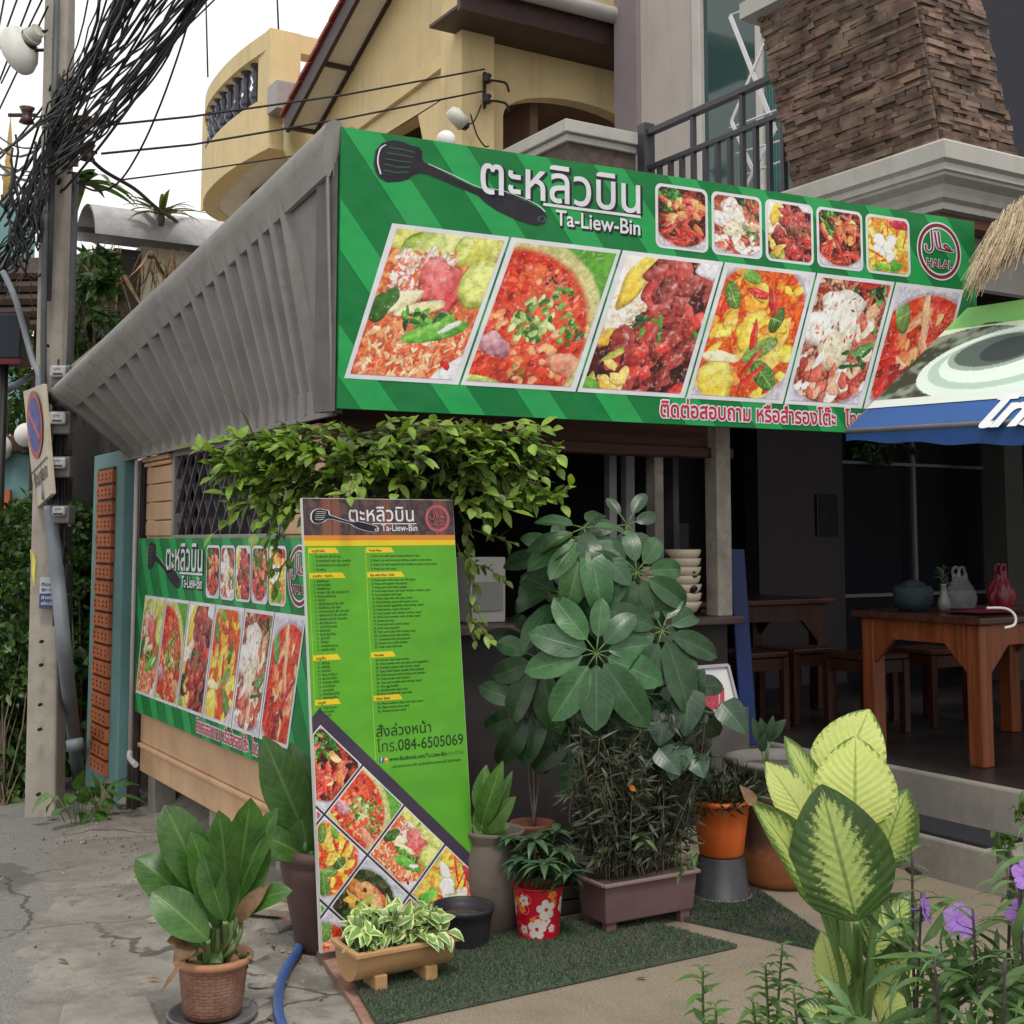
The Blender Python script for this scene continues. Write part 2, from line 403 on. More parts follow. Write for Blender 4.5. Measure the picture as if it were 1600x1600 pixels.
# ================================================================== setting
def ground_mat():
    t = NT('lane_concrete'); n1 = t.noise(.9, 8, .68, dist=.5); n2 = t.noise(7, 8, .72); n3 = t.noise(60, 4, .7)
    col = t.mix(t.ramp(n1, .3, .7), (.15, .14, .122), (.275, .257, .226))
    col = t.mix(t.math('MULTIPLY', t.ramp(n2, .44, .66), .8), col, (.13, .115, .098))
    col = t.mix(t.math('MULTIPLY', t.ramp(n3, .5, .8), .35), col, (.38, .36, .32))
    sep = t.n('ShaderNodeSeparateXYZ'); t.l(t.tc.outputs['Object'], sep.inputs[0])
    # older asphalt strip on the left: edge wanders with noise
    e = t.math('ADD', sep.outputs[0], t.math('MULTIPLY_ADD', t.noise(2.2, 7, .7), .5, -.25))
    e = t.math('MULTIPLY_ADD', sep.outputs[1], -.25, e)
    asp = t.math('SUBTRACT', 1.0, t.ramp(e, -.27, -.245))
    acol = t.mix(t.ramp(t.noise(130, 2, .5), .35, .7), (.10, .099, .10), (.235, .225, .212))
    acol = t.mix(t.math('MULTIPLY', t.ramp(n2, .42, .7), .5), acol, (.17, .165, .155))
    col = t.mix(t.math('MULTIPLY', asp, .8), col, acol)
    # damp stain by the kerb of the old asphalt
    dx = t.math('MULTIPLY', t.math('SUBTRACT', sep.outputs[0], 1.02), 3.0); dy = t.math('MULTIPLY', t.math('SUBTRACT', sep.outputs[1], 6.75), 1.7)
    dd = t.math('ADD', t.math('ADD', t.math('MULTIPLY', dx, dx), t.math('MULTIPLY', dy, dy)), t.math('MULTIPLY_ADD', t.noise(5, 6, .7), 2.0, -1.0))
    col = t.mix(t.math('MULTIPLY', t.math('SUBTRACT', 1.0, t.ramp(dd, .75, 1.0)), .62), col, (.06, .058, .056))
    st = t.ramp(t.noise(1.15, 4, .6, t.mapping(loc=(3.1, 1.7, 0)), dist=.8), .60, .66)
    col = t.mix(t.math('MULTIPLY', st, .5), col, (.085, .08, .072))
    vo = t.n('ShaderNodeTexVoronoi', feature='DISTANCE_TO_EDGE'); vo.inputs['Scale'].default_value = .85
    dv = t.n('ShaderNodeMixRGB'); dv.inputs[0].default_value = .22
    t.l(t.tc.outputs['Object'], dv.inputs[1]); nz = t.n('ShaderNodeTexNoise'); nz.inputs['Scale'].default_value = 3.2; nz.inputs['Detail'].default_value = 7
    t.l(t.tc.outputs['Object'], nz.inputs['Vector']); t.l(nz.outputs['Color'], dv.inputs[2]); t.l(dv.outputs[0], vo.inputs['Vector'])
    cr = t.math('SUBTRACT', 1.0, t.ramp(vo.outputs['Distance'], .002, .008))
    cr = t.math('MULTIPLY', cr, t.ramp(t.noise(.9, 2), .36, .5))
    col = t.mix(t.math('MULTIPLY', cr, .75), col, (.045, .04, .035))
    h = t.math('ADD', t.math('MULTIPLY', n3, .5), t.math('SUBTRACT', n2, t.math('MULTIPLY', cr, 1.5)))
    t.bump(h, .55, .012)
    return t.fin(col, t.math('MULTIPLY_ADD', n2, .3, .62), .3)
mb = MB()
xs = [-250, -60, -15, -4] + [-2 + .15 * i for i in range(60)] + [8, 12, 20, 60, 250]
ys = [-250, -60, -12, -3, 0, 1.5] + [2 + .15 * i for i in range(58)] + [12, 15, 20, 30, 60, 250]
def gh(x, y):
    h = gz(x, y)
    if -2 < x < 2.6 and 2 < y < 10.5:
        h += .010 * math.sin(x * 5.1 + y * 2.3) * math.sin(y * 3.3 - x) + .006 * math.sin(11 * x + 7 * y)
        # broken ridge of rubble and mortar along the foot of the wall
        d = abs(x - (1.95 + .12 * math.sin(y * 4))); h += max(0, .3 - d) * .16 * (.6 + .4 * math.sin(9 * y) * math.sin(5 * y + 1)) * min(1, max(0, (y - 4.9) / .6))
    return h
I = [[mb.v((x, y, gh(x, y))) for x in xs] for y in ys]
for j in range(len(ys) - 1):
    for i in range(len(xs) - 1): mb.f((I[j][i], I[j][i + 1], I[j + 1][i + 1], I[j + 1][i]), 0, True)
struct('ground', mb, ground_mat())

# washed-gravel pavement in front of the shop
t = NT('washed_gravel'); n = t.noise(170, 3, .6)
col = t.mix(t.ramp(n, .3, .7), (.145, .118, .085), (.285, .24, .18)); col = t.mix(t.math('MULTIPLY', t.ramp(t.noise(2.2, 7, .7), .45, .7), .5), col, (.12, .105, .085))
t.bump(n, .5, .004); gravel = t.fin(col, .8, .25)
mb = MB()
edge = [(2.02, 5.3), (1.99, 4.75), (1.93, 4.35), (1.84, 3.9), (1.74, 3.5), (1.6, 2.9), (1.2, 1.5), (.9, .3)]
pl = edge + [(4.56, .3), (4.56, 5.3)]
mb.prism(pl[::-1], (0, 0, .03), (1, 0, 0), (0, 1, 0), .05)
struct('front_pavement', mb, gravel)
red_edge = plain('brick_red_edge', (.27, .15, .11), .85, .3, 14, .4, dirt=(.2, .18, .15))
mb = MB()
for a, b in zip(edge[:-2], edge[1:-1]): mb.bar((a[0] - .035, a[1], .008), (b[0] - .035, b[1], .008), .07, .036)
struct('pavement_edging', mb, red_edge)
conc = plain('pale_concrete', (.25, .232, .205), .8, .16, 3, .3, dirt=(.10, .09, .08), dscale=1.6, streak=.3)
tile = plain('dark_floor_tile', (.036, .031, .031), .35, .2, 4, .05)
mb = MB(); mb.box(4.86, 12, -1, 10, 0, .41); o = struct('dining_platform', mb, [conc], bevel=.012)
mb = MB(); mb.box(4.56, 4.857, -1, 4.75, 0, .205); struct('platform_step', mb, conc, bevel=.012)
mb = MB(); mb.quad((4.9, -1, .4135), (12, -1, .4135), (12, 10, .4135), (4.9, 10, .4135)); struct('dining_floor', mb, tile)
# pale slab with a drain hole in the lane
sl_ = MB(); a = [PG(215, 1548), PG(262, 1620), PG(40, 1640), PG(20, 1585)]
a = [PG(98, 1583), PG(232, 1568), PG(256, 1630), PG(80, 1650)]
sl_.prism([(p.x, p.y) for p in a[::-1]], (0, 0, .028), (1, 0, 0), (0, 1, 0), .06)
struct('drain_cover_slab', sl_, plain('slab_concrete', (.215, .205, .185), .85, .25, 5, .35, dirt=(.17, .15, .13)), bevel=.01)

# ================================================================== shop building on the corner
tan = plain('tan_board_paint', (.53, .335, .195), .62, .07, 5, .12, dirt=(.26, .17, .11), dscale=3, damt=.35, streak=.3)
greyframe = plain('grey_frame_paint', (.25, .235, .22), .6, .12, 6)
darkwood = woodmat('dark_red_wood', (.085, .032, .022), 0)
paleprim = plain('weathered_pale_timber', (.33, .30, .26), .75, .2, 12, .3, dirt=(.12, .10, .085), dscale=5)
void = plain('dark_void_tone', (.03, .026, .03), .8, .3, 2, 0)  # dark tone put in for the unlit room and underfloor
sheet = plain('grey_fibre_cement', (.245, .235, .225), .75, .10, 5, .2, dirt=(.13, .115, .10), dscale=2.2, damt=.4, streak=.25)
sheet2 = plain('pale_cement_ridge', (.40, .40, .40), .8, .14, 10, .4, dirt=(.2, .19, .18), dscale=3)
XW, YF = 2.27, 5.35
shop = thing('shop_building', (2.27, 5.35, 0), 'corner food shop with tan boarded side wall, lattice window and grey corrugated eave', 'shop building')
def side(px0, px1, z0, z1, x0, x1, mb, m=0):
    y0 = PX(px1, 800, XW).y; y1 = PX(px0, 800, XW).y; mb.box(x0, x1, y0, y1, z0, z1, m)
Y = lambda px: PX(px, 900, XW).y
mb = MB()                               # board courses of the side wall
for z0, z1, dx in ((.455, .50, -.035), (.415, .452, -.02), (.235, .412, 0), (.205, .232, -.018), (.055, .202, 0)):
    for y0, y1 in ((5.35, 5.96), (5.963, 7.86), (7.863, 8.26)): mb.box(XW + dx, XW + .06, y0, y1, z0, z1)
mb.box(XW + .01, XW + .05, 5.36, 8.25, .5, 1.53)
mb.build('wall_boards', tan, shop, bevel=.006)
for y0, y1 in ((Y(268), 8.26), (5.35, 5.85)):
    mb = MB(); z = 1.53
    for hh, dx in ((.10, 0), (.115, 0), (.115, 0), (.11, 0), (.03, -.02), (.035, -.035)):
        mb.box(XW + dx, XW + .1, y0 + .001, y1 - .001, z, z + hh - .006); z += hh
    mb.build('pilaster', tan, shop, bevel=.005)
mb = MB(); y0, y1 = 5.85, Y(268)
for (a, b, c, d) in ((y0, y1, 2.005, 2.06), (y0, y1, 1.50, 1.535), (y1 - .045, y1, 1.535, 2.005), (y0, y0 + .045, 1.535, 2.005)): mb.box(XW - .012, XW + .05, a, b, c, d)
wf = mb.build('window_frame', greyframe, shop, bevel=.004)
mb = MB()
def clipseg(p, q, a0, a1, b0, b1):
    t0, t1 = 0, 1; d = (q[0] - p[0], q[1] - p[1])
    for k, lo, hi in ((0, a0, a1), (1, b0, b1)):
        if abs(d[k]) < 1e-9: continue
        s0, s1 = sorted(((lo - p[k]) / d[k], (hi - p[k]) / d[k])); t0, t1 = max(t0, s0), min(t1, s1)
    if t1 - t0 < .02: return None
    return [(p[0] + d[0] * s, p[1] + d[1] * s) for s in (t0, t1)]
lat = plain('purple_grey_steel', (.085, .075, .085), .5, .2, 10)
k = 0
while k < 26:
    for sgn in (1, -1):
        yb = y0 - .6 + k * .155
        s = clipseg((yb, 1.535), (yb + sgn * .36, 2.005), y0 + .04, y1 - .04, 1.535, 2.005)
        if s: mb.bar((XW + .018 + .006 * sgn, s[0][0], s[0][1]), (XW + .018 + .006 * sgn, s[1][0], s[1][1]), .012, .022, up=(1, 0, 0))
    k += 1
mb.build('window_lattice', lat, wf)
mb = MB(); mb.box(XW + .16, XW + .2, 5.5, 8.2, 1.4, 2.1); mb.build('window_backing', void, shop)  # dark panel drawn as the unlit room behind the lattice
# floor slab, stilts, dark sheet in place of the shade underneath
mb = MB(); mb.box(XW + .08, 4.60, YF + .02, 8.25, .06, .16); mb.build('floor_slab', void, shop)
for yy in (8.1, 6.9, 5.9):
    mb = MB(); mb.box(XW + .03, XW + .17, yy - .07, yy + .07, -.4, .06); mb.build('stilt', conc, shop, bevel=.008)
mb = MB(); mb.box(XW + .5, XW + .55, 5.4, 8.2, -.4, .06); mb.build('underfloor_dark_sheet', void, shop)
# ---- corrugated eave: sheet rises from the wall head to an outer rim
Ln, Lf = PX(517, 640, 2.23), PX(205, 712, 2.23)
Rn, Rf = Vector((2.12, 5.03, 3.25)), PX(80, 622, 1.70)
Rn = PPL(521, 207, Vector((2.12, 5.0, 3)), Vector((1, 0, 0)))
def inv(a, b, px):        # parameter on a 3-D line where it meets the image column
    lo, hi = 0, 1
    g = lambda t: (lambda v: 800 + FPX * v.dot(RT) / v.dot(FP))(a.lerp(b, t) - C0)
    for _ in range(40):
        m_ = (lo + hi) / 2
        if (g(m_) < px) == (g(a.lerp(b, 0) is None or 0) < g(1)): lo = m_
        else: hi = m_
    return lo
ribs = 20
def lower(u): return Lf.lerp(Ln, inv(Lf, Ln, 205 + (512 - 205) * u))
def upper(u): return Rf.lerp(Rn, inv(Rf, Rn, 84 + (452 - 84) * u))
cols = []
NS = ribs * 12
for i in range(NS + 1):
    u = i / NS; a, b = lower(u), upper(u); ph = (u * ribs) % 1.0
    hgt = .5 - .5 * math.cos(2 * math.pi * ph); hgt = min(1, max(0, hgt * 4.5 - 3.0))
    tang = (lower(min(1, u + .01)) - lower(max(0, u - .01))).normalized(); nrm = (b - a).cross(tang).normalized()
    if nrm.x > 0: nrm = -nrm
    cols.append((a, b, nrm * .042 * hgt))
mb = MB()
IDX = [[mb.v(a.lerp(b, j / 6) + n_ ) for j in range(7)] for a, b, n_ in cols]
for i in range(NS):
    for j in range(6): mb.f((IDX[i][j], IDX[i + 1][j], IDX[i + 1][j + 1], IDX[i][j + 1]), 0, False)
mb.build('corrugated_sheet', sheet, shop)
mb = MB(); a, b, n_ = cols[-1]
mb.slab(a + n_, Ln, Rn, b + n_, (-1, 0, .2), .006); mb.slab(Vector((2.14, 4.99, 2.05)), Vector((2.24, 5.12, 2.05)), Vector((2.14, 5.12, 3.22)), Vector((2.1, 4.99, 3.22)), (-1, 0, 0), .01)
mb.build('eave_end_panel', sheet, shop)
mb = MB(); NR = 16; prof_ = [(.17, .016), (.165, .035), (.05, .045), (.0, .045), (-.035, .03), (-.05, 0), (-.045, -.03), (-.02, -.05), (.03, -.05)]
rows = []
for i in range(NR + 1):
    t_ = i / NR; p = Rf.lerp(Rn, t_); lo_ = Lf.lerp(Ln, t_); dn_ = (lo_ - p).normalized(); tg = (Rn - Rf).normalized(); ou = dn_.cross(tg).normalized(); ou = -ou if ou.x > 0 else ou; k_ = .85 + .25 * t_
    rows.append([mb.v(p + dn_ * a_ * k_ + ou * b_ * k_) for a_, b_ in prof_])
for i in range(NR):
    for j in range(len(prof_) - 1): mb.f((rows[i][j], rows[i][j + 1], rows[i + 1][j + 1], rows[i + 1][j]), 0, j > 1)
mb.f(rows[-1]); mb.f(rows[0][::-1])
mb.build('eave_rim', plain('galvanised_rim', (.27, .26, .245), .6, .12, 5, .12, dirt=(.14, .13, .12)), shop)
mb = MB(); L0, L1 = Lf + Vector((-.025, .1, 0)), Ln + Vector((-.025, -.1, 0))
mb.bar(L0 + V3(0, 0, .03), L1 + V3(0, 0, .03), .02, .13); mb.build('eave_flashing', sheet, shop)
mb = MB(); mb.slab((1.72, 8.9, 2.5), (5.9, 8.9, 2.5), (5.9, 5.03, 3.2), (2.16, 5.03, 3.2), (0, .18, 1), .03); mb.build('roof', sheet, shop)
# ---- front: beams, posts, counter, inside walls
mb = MB(); mb.box(2.3, 4.66, YF - .02, YF + .10, 1.945, 2.0); mb.box(2.3, 4.66, YF + .01, YF + .08, 2.0, 2.3); mb.build('front_beam', darkwood, shop, bevel=.006)
for px in (1113, ):
    mb = MB(); p = PY(px, 800, YF); mb.box(4.50, 4.60, YF - .06, YF + .04, 1.10, 2.2); mb.build('front_post', paleprim, shop, bevel=.006)
mb = MB(); mb.box(4.40, 4.46, YF + .35, YF + .43, 1.1, 2.1); mb.build('inner_post', paleprim, shop)
for px, pw in ((955, .05), (982, .06)):
    mb = MB(); p = PY(px, 800, 5.9); mb.box(p.x - pw / 2, p.x + pw / 2, 5.88, 5.93, 1.05, 2.3); mb.build('window_mullion', plain('grey_aluminium', (.3, .3, .32), .4, .1, 8, 0), shop)
mb = MB(); mb.box(2.31, 4.63, YF - .12, YF + .45, 1.06, 1.10); mb.build('counter_top', woodmat('dark_counter_wood', (.06, .04, .035), 0), shop, bevel=.006)
mb = MB(); mb.box(2.33, 4.61, YF + .0, YF + .05, .0, 1.06); mb.build('counter_front', plain('dark_counter_paint', (.034, .028, .03), .6, .2, 5), shop)
mb = MB(); mb.box(4.15, 4.61, YF - .014, YF - .002, .72, .80); mb.build('counter_ledge', plain('salmon_board', (.45, .22, .13), .6, .08, 5), shop)
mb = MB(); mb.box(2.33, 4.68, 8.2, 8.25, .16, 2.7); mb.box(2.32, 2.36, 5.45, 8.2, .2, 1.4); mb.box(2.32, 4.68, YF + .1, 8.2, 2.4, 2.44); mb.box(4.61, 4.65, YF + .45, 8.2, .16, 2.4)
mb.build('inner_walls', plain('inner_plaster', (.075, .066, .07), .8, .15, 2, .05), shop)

# ================================================================== two-storey house with stone pier
stonehouse = thing('stone_pier_house', (5.93, 4.98, 0), 'two storey house with brown stacked stone balcony pier and grey mouldings', 'house')
def stone_mat():
    t = NT('stacked_ledge_stone')
    col = t.mix(t.ramp(t.noise(6, 5, .6), .3, .7), (.105, .074, .064), (.235, .168, .138))
    col = t.mix(1.0, col, t.attr(), 'MULTIPLY'); h = t.noise(38, 6, .7)
    col = t.mix(t.math('MULTIPLY', t.ramp(h, .5, .75), .4), col, (.06, .042, .036)); t.bump(h, .8, .012); return t.fin(col, .85, .25)
stone = stone_mat()
mould = plain('grey_moulding', (.42, .41, .375), .7, .07, 3, .08, dirt=(.25, .235, .21), dscale=2, damt=.35, streak=.3)
def stone_face(mb, a, b, c, d, out, seed):
    """quad a,b (bottom) c,d (top) faced with thin ledge stones laid in uneven courses"""
    r = random.Random(seed); a, b, c, d = map(Vector, (a, b, c, d)); out = Vector(out).normalized()
    H = ((d - a).length + (c - b).length) / 2; Wd = ((b - a).length + (c - d).length) / 2
    z = 0.0
    P = lambda u, v: (a.lerp(b, u)).lerp(d.lerp(c, u), v)
    while z < H:
        h = r.uniform(.016, .040); x = -r.uniform(0, .1)
        while x < Wd:
            l = r.uniform(.06, .26); u0, u1 = max(0, x / Wd), min(1, (x + l) / Wd); v0 = z / H; v1 = min(1, (z + h) / H)
            if u1 > u0 + .01:
                dp = r.uniform(.004, .034); k = r.uniform(.55, 1.5); cc = (k * r.uniform(.95, 1.12), k, k * r.uniform(.85, 1.02))
                g = .0016; j = r.uniform(-.006, .006) / H
                q = [P(u0 + g / Wd, v0 + g / H), P(u1 - g / Wd, v0 + g / H), P(u1 - g / Wd, v1 + j), P(u0 + g / Wd, v1 - j)]
                t1 = r.uniform(-.006, .006)
                fr = [q[0] + out * (dp + t1), q[1] + out * (dp - t1), q[2] + out * (dp - t1 + .003), q[3] + out * (dp + t1 + .003)]
                ii = [mb.v(p - out * .01, cc) for p in q] + [mb.v(p, cc) for p in fr]
                mb.f(ii[4:]); 
                for s in range(4): mb.f((ii[s], ii[(s + 1) % 4], ii[4 + (s + 1) % 4], ii[4 + s]))
            x += l
        z += h
    mb.quad(a, b, c, d, 1)
mb = MB()
A = PX(1470, 218, 5.98); B = PX(1243, 292, 5.98); Cc = PY(1584, 236, A.y)
A.z = B.z = Cc.z = 3.84
At = PX(1416, -45, 5.80); Bt = PX(1186, 50, 5.80); zt = 5.08; At.z = Bt.z = zt
Ct = PY(1516, -45, At.y); Ct.z = zt
stone_face(mb, B, A, At, Bt, (-1, 0, -.15), 3); stone_face(mb, A, Cc, Ct, At, (0, -1, -.1), 5)
mb.quad(Cc, Cc + V3(0, 1, 0), Ct + V3(0, 1.2, 0), Ct, 1)
mb.build('stone_pier', [stone, void], stonehouse)
def cornice(mb, prof, X0, Y0, y_end, x_end):
    """moulding wrapped round the corner X0,Y0; prof = (outward, z)"""
    n = len(prof)
    for i in range(n - 1):
        (o0, z0), (o1, z1) = prof[i], prof[i + 1]
        mb.poly([(X0 - o0, y_end, z0), (X0 - o0, Y0 - o0, z0), (X0 - o1, Y0 - o1, z1), (X0 - o1, y_end, z1)])
        mb.poly([(X0 - o0, Y0 - o0, z0), (x_end, Y0 - o0, z0), (x_end, Y0 - o1, z1), (X0 - o1, Y0 - o1, z1)])
    oT = prof[-1][0]; zT = prof[-1][1]; mb.poly([(X0 - oT, Y0 - oT, zT), (x_end, Y0 - oT, zT), (x_end, y_end, zT), (X0 - oT, y_end, zT)])
    oB = prof[0][0]; zB = prof[0][1]; mb.poly([(X0 - oB, y_end, zB), (x_end, y_end, zB), (x_end, Y0 - oB, zB), (X0 - oB, Y0 - oB, zB)])
mb = MB(); cornice(mb, [(-.12, 3.46), (-.07, 3.47), (-.07, 3.51), (-.04, 3.53), (-.03, 3.56), (-.01, 3.60), (.04, 3.635), (.045, 3.65), (.06, 3.66), (.06, 3.70), (.085, 3.72), (.085, 3.82), (.06, 3.84)], 6.0, 4.98, 8.5, 9.5)
mb.build('balcony_cornice', mould, stonehouse)
mb = MB(); cornice(mb, [(.0, zt - .06), (.1, zt - .05), (.1, zt + .06), (.04, zt + .10)], 5.80, At.y + .02, Bt.y + .08, Ct.x + .1)
mb.build('pier_cap', mould, stonehouse)
soff = plain('red_brown_soffit', (.17, .07, .05), .7, .12, 4, .1)
mb = MB(); mb.box(6.1, 9.4, 5.1, 8.4, 3.40, 3.458); mb.build('balcony_soffit', soff, stonehouse)
mb = MB(); mb.box(6.2, 9.4, 5.25, 5.5, 3.0, 3.398); mb.box(6.2, 6.45, 5.51, 8.4, 2.95, 3.398); mb.build('concrete_beam', plain('grey_beam', (.3, .285, .265), .8, .1, 3, .15), stonehouse)
# far small pier beside the railing
mb = MB(); p = PY(884, 184, 7.83); zc = p.z
mb.box(p.x + .06, 5.93, 7.89, 8.9, 3.4, zc - .16, 0); mb.build('end_pier', plain('brown_stone_wall', (.10, .075, .062), .85, .3, 14, .5), stonehouse)
mb = MB(); mb.box(p.x, 5.97, 7.83, 9.0, zc - .10, zc); mb.box(p.x + .03, 5.95, 7.86, 8.95, zc - .16, zc - .102); mb.build('end_pier_cap', mould, stonehouse, bevel=.008)
# railing
rail = plain('dark_grey_steel', (.035, .035, .045), .45, .15, 8, .05, spec=.5)
mb = MB(); yA, yB = 7.76, 6.28
zr = lambda px, py: PX(px, py, 5.96).z
z1, z2 = 4.66, 4.38
mb.bar((5.96, yA, z1), (5.96, yB, z1), .06, .045); mb.bar((5.96, yA, z2), (5.96, yB, z2), .045, .04)
rl = mb.build('balcony_railing', rail, stonehouse, bevel=.004)
mb = MB(); mb.box(5.91, 6.01, 7.74, 7.84, 3.84, 4.74); mb.build('railing_post', rail, stonehouse, bevel=.006)
for i in range(11):
    yy = 7.62 - i * .135; mb = MB(); hi = z1 - .02 if i % 4 == 3 else z2 - .018
    mb.box(5.943, 5.977, yy - .017, yy + .017, 3.84, hi); mb.build('railing_bar', rail, rl)
# upper wall with sliding glass door, facing the balcony
purp = plain('mauve_column_paint', (.235, .195, .21), .7, .05, 3, .05); cream = plain('cream_grey_wall', (.44, .40, .37), .7, .05, 2, .06, dirt=(.33, .30, .27), dscale=1, streak=.22)
XU = 7.4; yu = lambda px: PX(px, 100, XU).y
mb = MB(); mb.box(XU, XU + .2, yu(1083), yu(1001), 3.0, 9); mb.box(XU, XU + .2, 6.72, yu(1083), 6.85, 9); mb.build('upper_wall', cream, stonehouse)
mb = MB(); mb.box(XU - .05, XU + .3, yu(1001) + .003, yu(966), 3.0, 9); mb.build('corner_column', purp, stonehouse)
alum = plain('cream_aluminium', (.5, .48, .45), .4, .05, 5, 0)
mb = MB(); y0, y1 = 6.72, yu(1083)
for a, b, c, d in ((y1 - .12, y1 - .003, 3.8, 6.85), (y0, y1 - .121, 6.72, 6.847), (yu(1187) - .04, yu(1187) + .04, 3.8, 6.72), (y0, y1 - .121, 3.8, 3.9)): mb.box(XU - .02, XU + .08, a, b, c, d)
df = mb.build('door_frame', alum, stonehouse, bevel=.008)
t = NT('green_tinted_glass'); gl = t.fin((.035, .075, .072), .06, .6)
mb = MB(); mb.box(XU + .03, XU + .05, y0, y1 - .1, 3.9, 6.72); mb.build('door_glass', gl, df)
cur = plain('teal_curtain', (.05, .14, .13), .6, .2, 3, 0)
mb = MB(); yy0, yy1 = yu(1222), yu(1193)
mb.grid(lambda u, v: (XU + .012 + .012 * math.sin(u * 40), yy0 + (yy1 - yy0) * u, 3.9 + 2.8 * v), 40, 1); mb.build('door_curtain', cur, df)
# inside of the dining room
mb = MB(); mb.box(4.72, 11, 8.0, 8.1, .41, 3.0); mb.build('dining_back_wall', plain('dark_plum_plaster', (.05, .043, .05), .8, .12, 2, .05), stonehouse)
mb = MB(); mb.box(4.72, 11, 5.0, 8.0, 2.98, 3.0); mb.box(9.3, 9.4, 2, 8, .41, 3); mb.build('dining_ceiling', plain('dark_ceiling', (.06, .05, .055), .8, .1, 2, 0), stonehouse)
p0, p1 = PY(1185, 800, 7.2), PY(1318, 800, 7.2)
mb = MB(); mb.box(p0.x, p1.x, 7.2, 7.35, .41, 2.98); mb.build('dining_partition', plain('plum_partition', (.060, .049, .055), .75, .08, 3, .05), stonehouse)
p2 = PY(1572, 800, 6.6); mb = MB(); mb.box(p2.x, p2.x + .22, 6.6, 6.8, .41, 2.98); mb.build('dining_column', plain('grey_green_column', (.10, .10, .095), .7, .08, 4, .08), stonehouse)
mb = MB(); xx0, xx1 = p1.x + .003, 9.2
for px in (1424, 1535):
    q = PY(px, 800, 7.25); mb.box(q.x - .018, q.x + .018, 7.21, 7.27, 1.05, 2.9)
mb.box(xx0, xx1, 7.21, 7.27, 1.06, 1.085); q = PY(1400, 726, 7.25); mb.box(xx0, xx1, 7.205, 7.275, q.z - .012, q.z + .012)
wf2 = mb.build('dining_window_frame', plain('bright_aluminium', (.22, .225, .24), .35, .08, 8, 0), stonehouse)
t = NT('dark_window_glass'); gl2 = t.fin((.018, .019, .024), .03, .6)
mb = MB(); mb.box(xx0, xx1, 7.235, 7.25, .41, 2.95); mb.build('dining_window_glass', gl2, wf2)
# dark panel standing in for the shade of the open upper room
mb = MB(); mb.box(7.2, 10, 6.6, 6.7, 3.85, 9); mb.build('dark_room_panel', plain('dark_room_shade', (.016, .017, .028), .75, .15, 3, 0), stonehouse)
# ================================================================== yellow house behind
yel = plain('yellow_house_paint', (.68, .535, .285), .75, .05, 2.5, .08, dirt=(.50, .39, .21), dscale=1.2, damt=.3, streak=.28)
brownin = plain('brown_verandah_paint', (.19, .115, .075), .8, .12, 2, 0)
dkb = woodmat('dark_brown_fascia', (.055, .03, .026), 1, .5, .3)
creamp = plain('cream_soffit_panel', (.72, .66, .57), .75, .05, 3, .05)
redtile = plain('red_roof_tile', (.26, .045, .03), .65, .2, 9, .2)
yh = thing('yellow_house', (6, 10.85, 0), 'yellow two storey house with gable eave, arched verandah and brown fascia behind the shop', 'house')
XG, YG = 6.0, 10.85
def wall_holes(mb, outer, holes, o, ex, ey, th, m=0):
    loops = [outer] + holes
    tri = tessellate_polygon([[Vector((x, y, 0)) for x, y in l] for l in loops]); flat = [p for l in loops for p in l]
    o, ex, ey = Vector(o), Vector(ex), Vector(ey); n = ex.cross(ey).normalized()
    a = [mb.v(o + ex * x + ey * y) for x, y in flat]; b = [mb.v(o + ex * x + ey * y - n * th) for x, y in flat]
    for t in tri:
        p, q, r_ = [flat[k] for k in t]; ar = (q[0] - p[0]) * (r_[1] - p[1]) - (q[1] - p[1]) * (r_[0] - p[0])
        tt = t if ar > 0 else t[::-1]; mb.f([a[k] for k in tt], m); mb.f([b[k] for k in tt[::-1]], m)
    s = 0
    for l in loops:
        n_ = len(l)
        for i in range(n_): mb.f((a[s + i], b[s + i], b[s + (i + 1) % n_], a[s + (i + 1) % n_]), m)
        s += n_
def arch(c, hw, z0, zs, rise, n=16):
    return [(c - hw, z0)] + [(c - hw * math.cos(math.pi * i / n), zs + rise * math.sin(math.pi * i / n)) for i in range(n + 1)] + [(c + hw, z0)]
# gable wall faces -X: local x runs toward -Y
gx = lambda px, py: (lambda p: (15.2 - p.y, p.z))(PX(px, py, XG))
pts = {k: gx(*k) for k in ((496, 206), (591, 36), (636, 7), (720, 70), (600, 215), (718, 185))}
slope = (pts[(591, 36)][1] - pts[(496, 206)][1]) / (pts[(591, 36)][0] - pts[(496, 206)][0])
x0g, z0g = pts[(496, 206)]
xr = 15.2 - YG
outer = [(-1.5, 3.5), (xr, 3.5), (xr, z0g + slope * (xr - x0g)), (-1.5, z0g + slope * (-1.5 - x0g))]
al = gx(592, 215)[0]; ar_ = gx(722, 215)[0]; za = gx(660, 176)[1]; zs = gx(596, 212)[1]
mb = MB(); wall_holes(mb, outer, [arch((al + ar_) / 2, (ar_ - al) / 2, 3.7, zs, za - zs)], (XG, 15.2, 0), (0, -1, 0), (0, 0, 1), .18)
mb.build('gable_wall', yel, yh)
mb = MB()            # raised diagonal panel edge under the verge
a = gx(548, 196); b = gx(712, 76); c = gx(712, 96); d = gx(566, 203)
P3 = lambda q, dx: Vector((XG - dx, 15.2 - q[0], q[1]))
mb.slab(P3(a, .055), P3(d, .055), P3(c, .055), P3(b, .055), (-1, 0, 0), .053); mb.build('gable_moulding', yel, yh)
xf0, xf1 = PY(722, 100, YG).x, PY(782, 100, YG).x
mb = MB(); mb.box(5.93, xf1 - .15, YG - .14, YG + .3, 3.5, 8); mb.build('corner_pilaster', yel, yh, bevel=.01)
fx = lambda px, py: (lambda p: (p.x, p.z))(PY(px, py, YG))
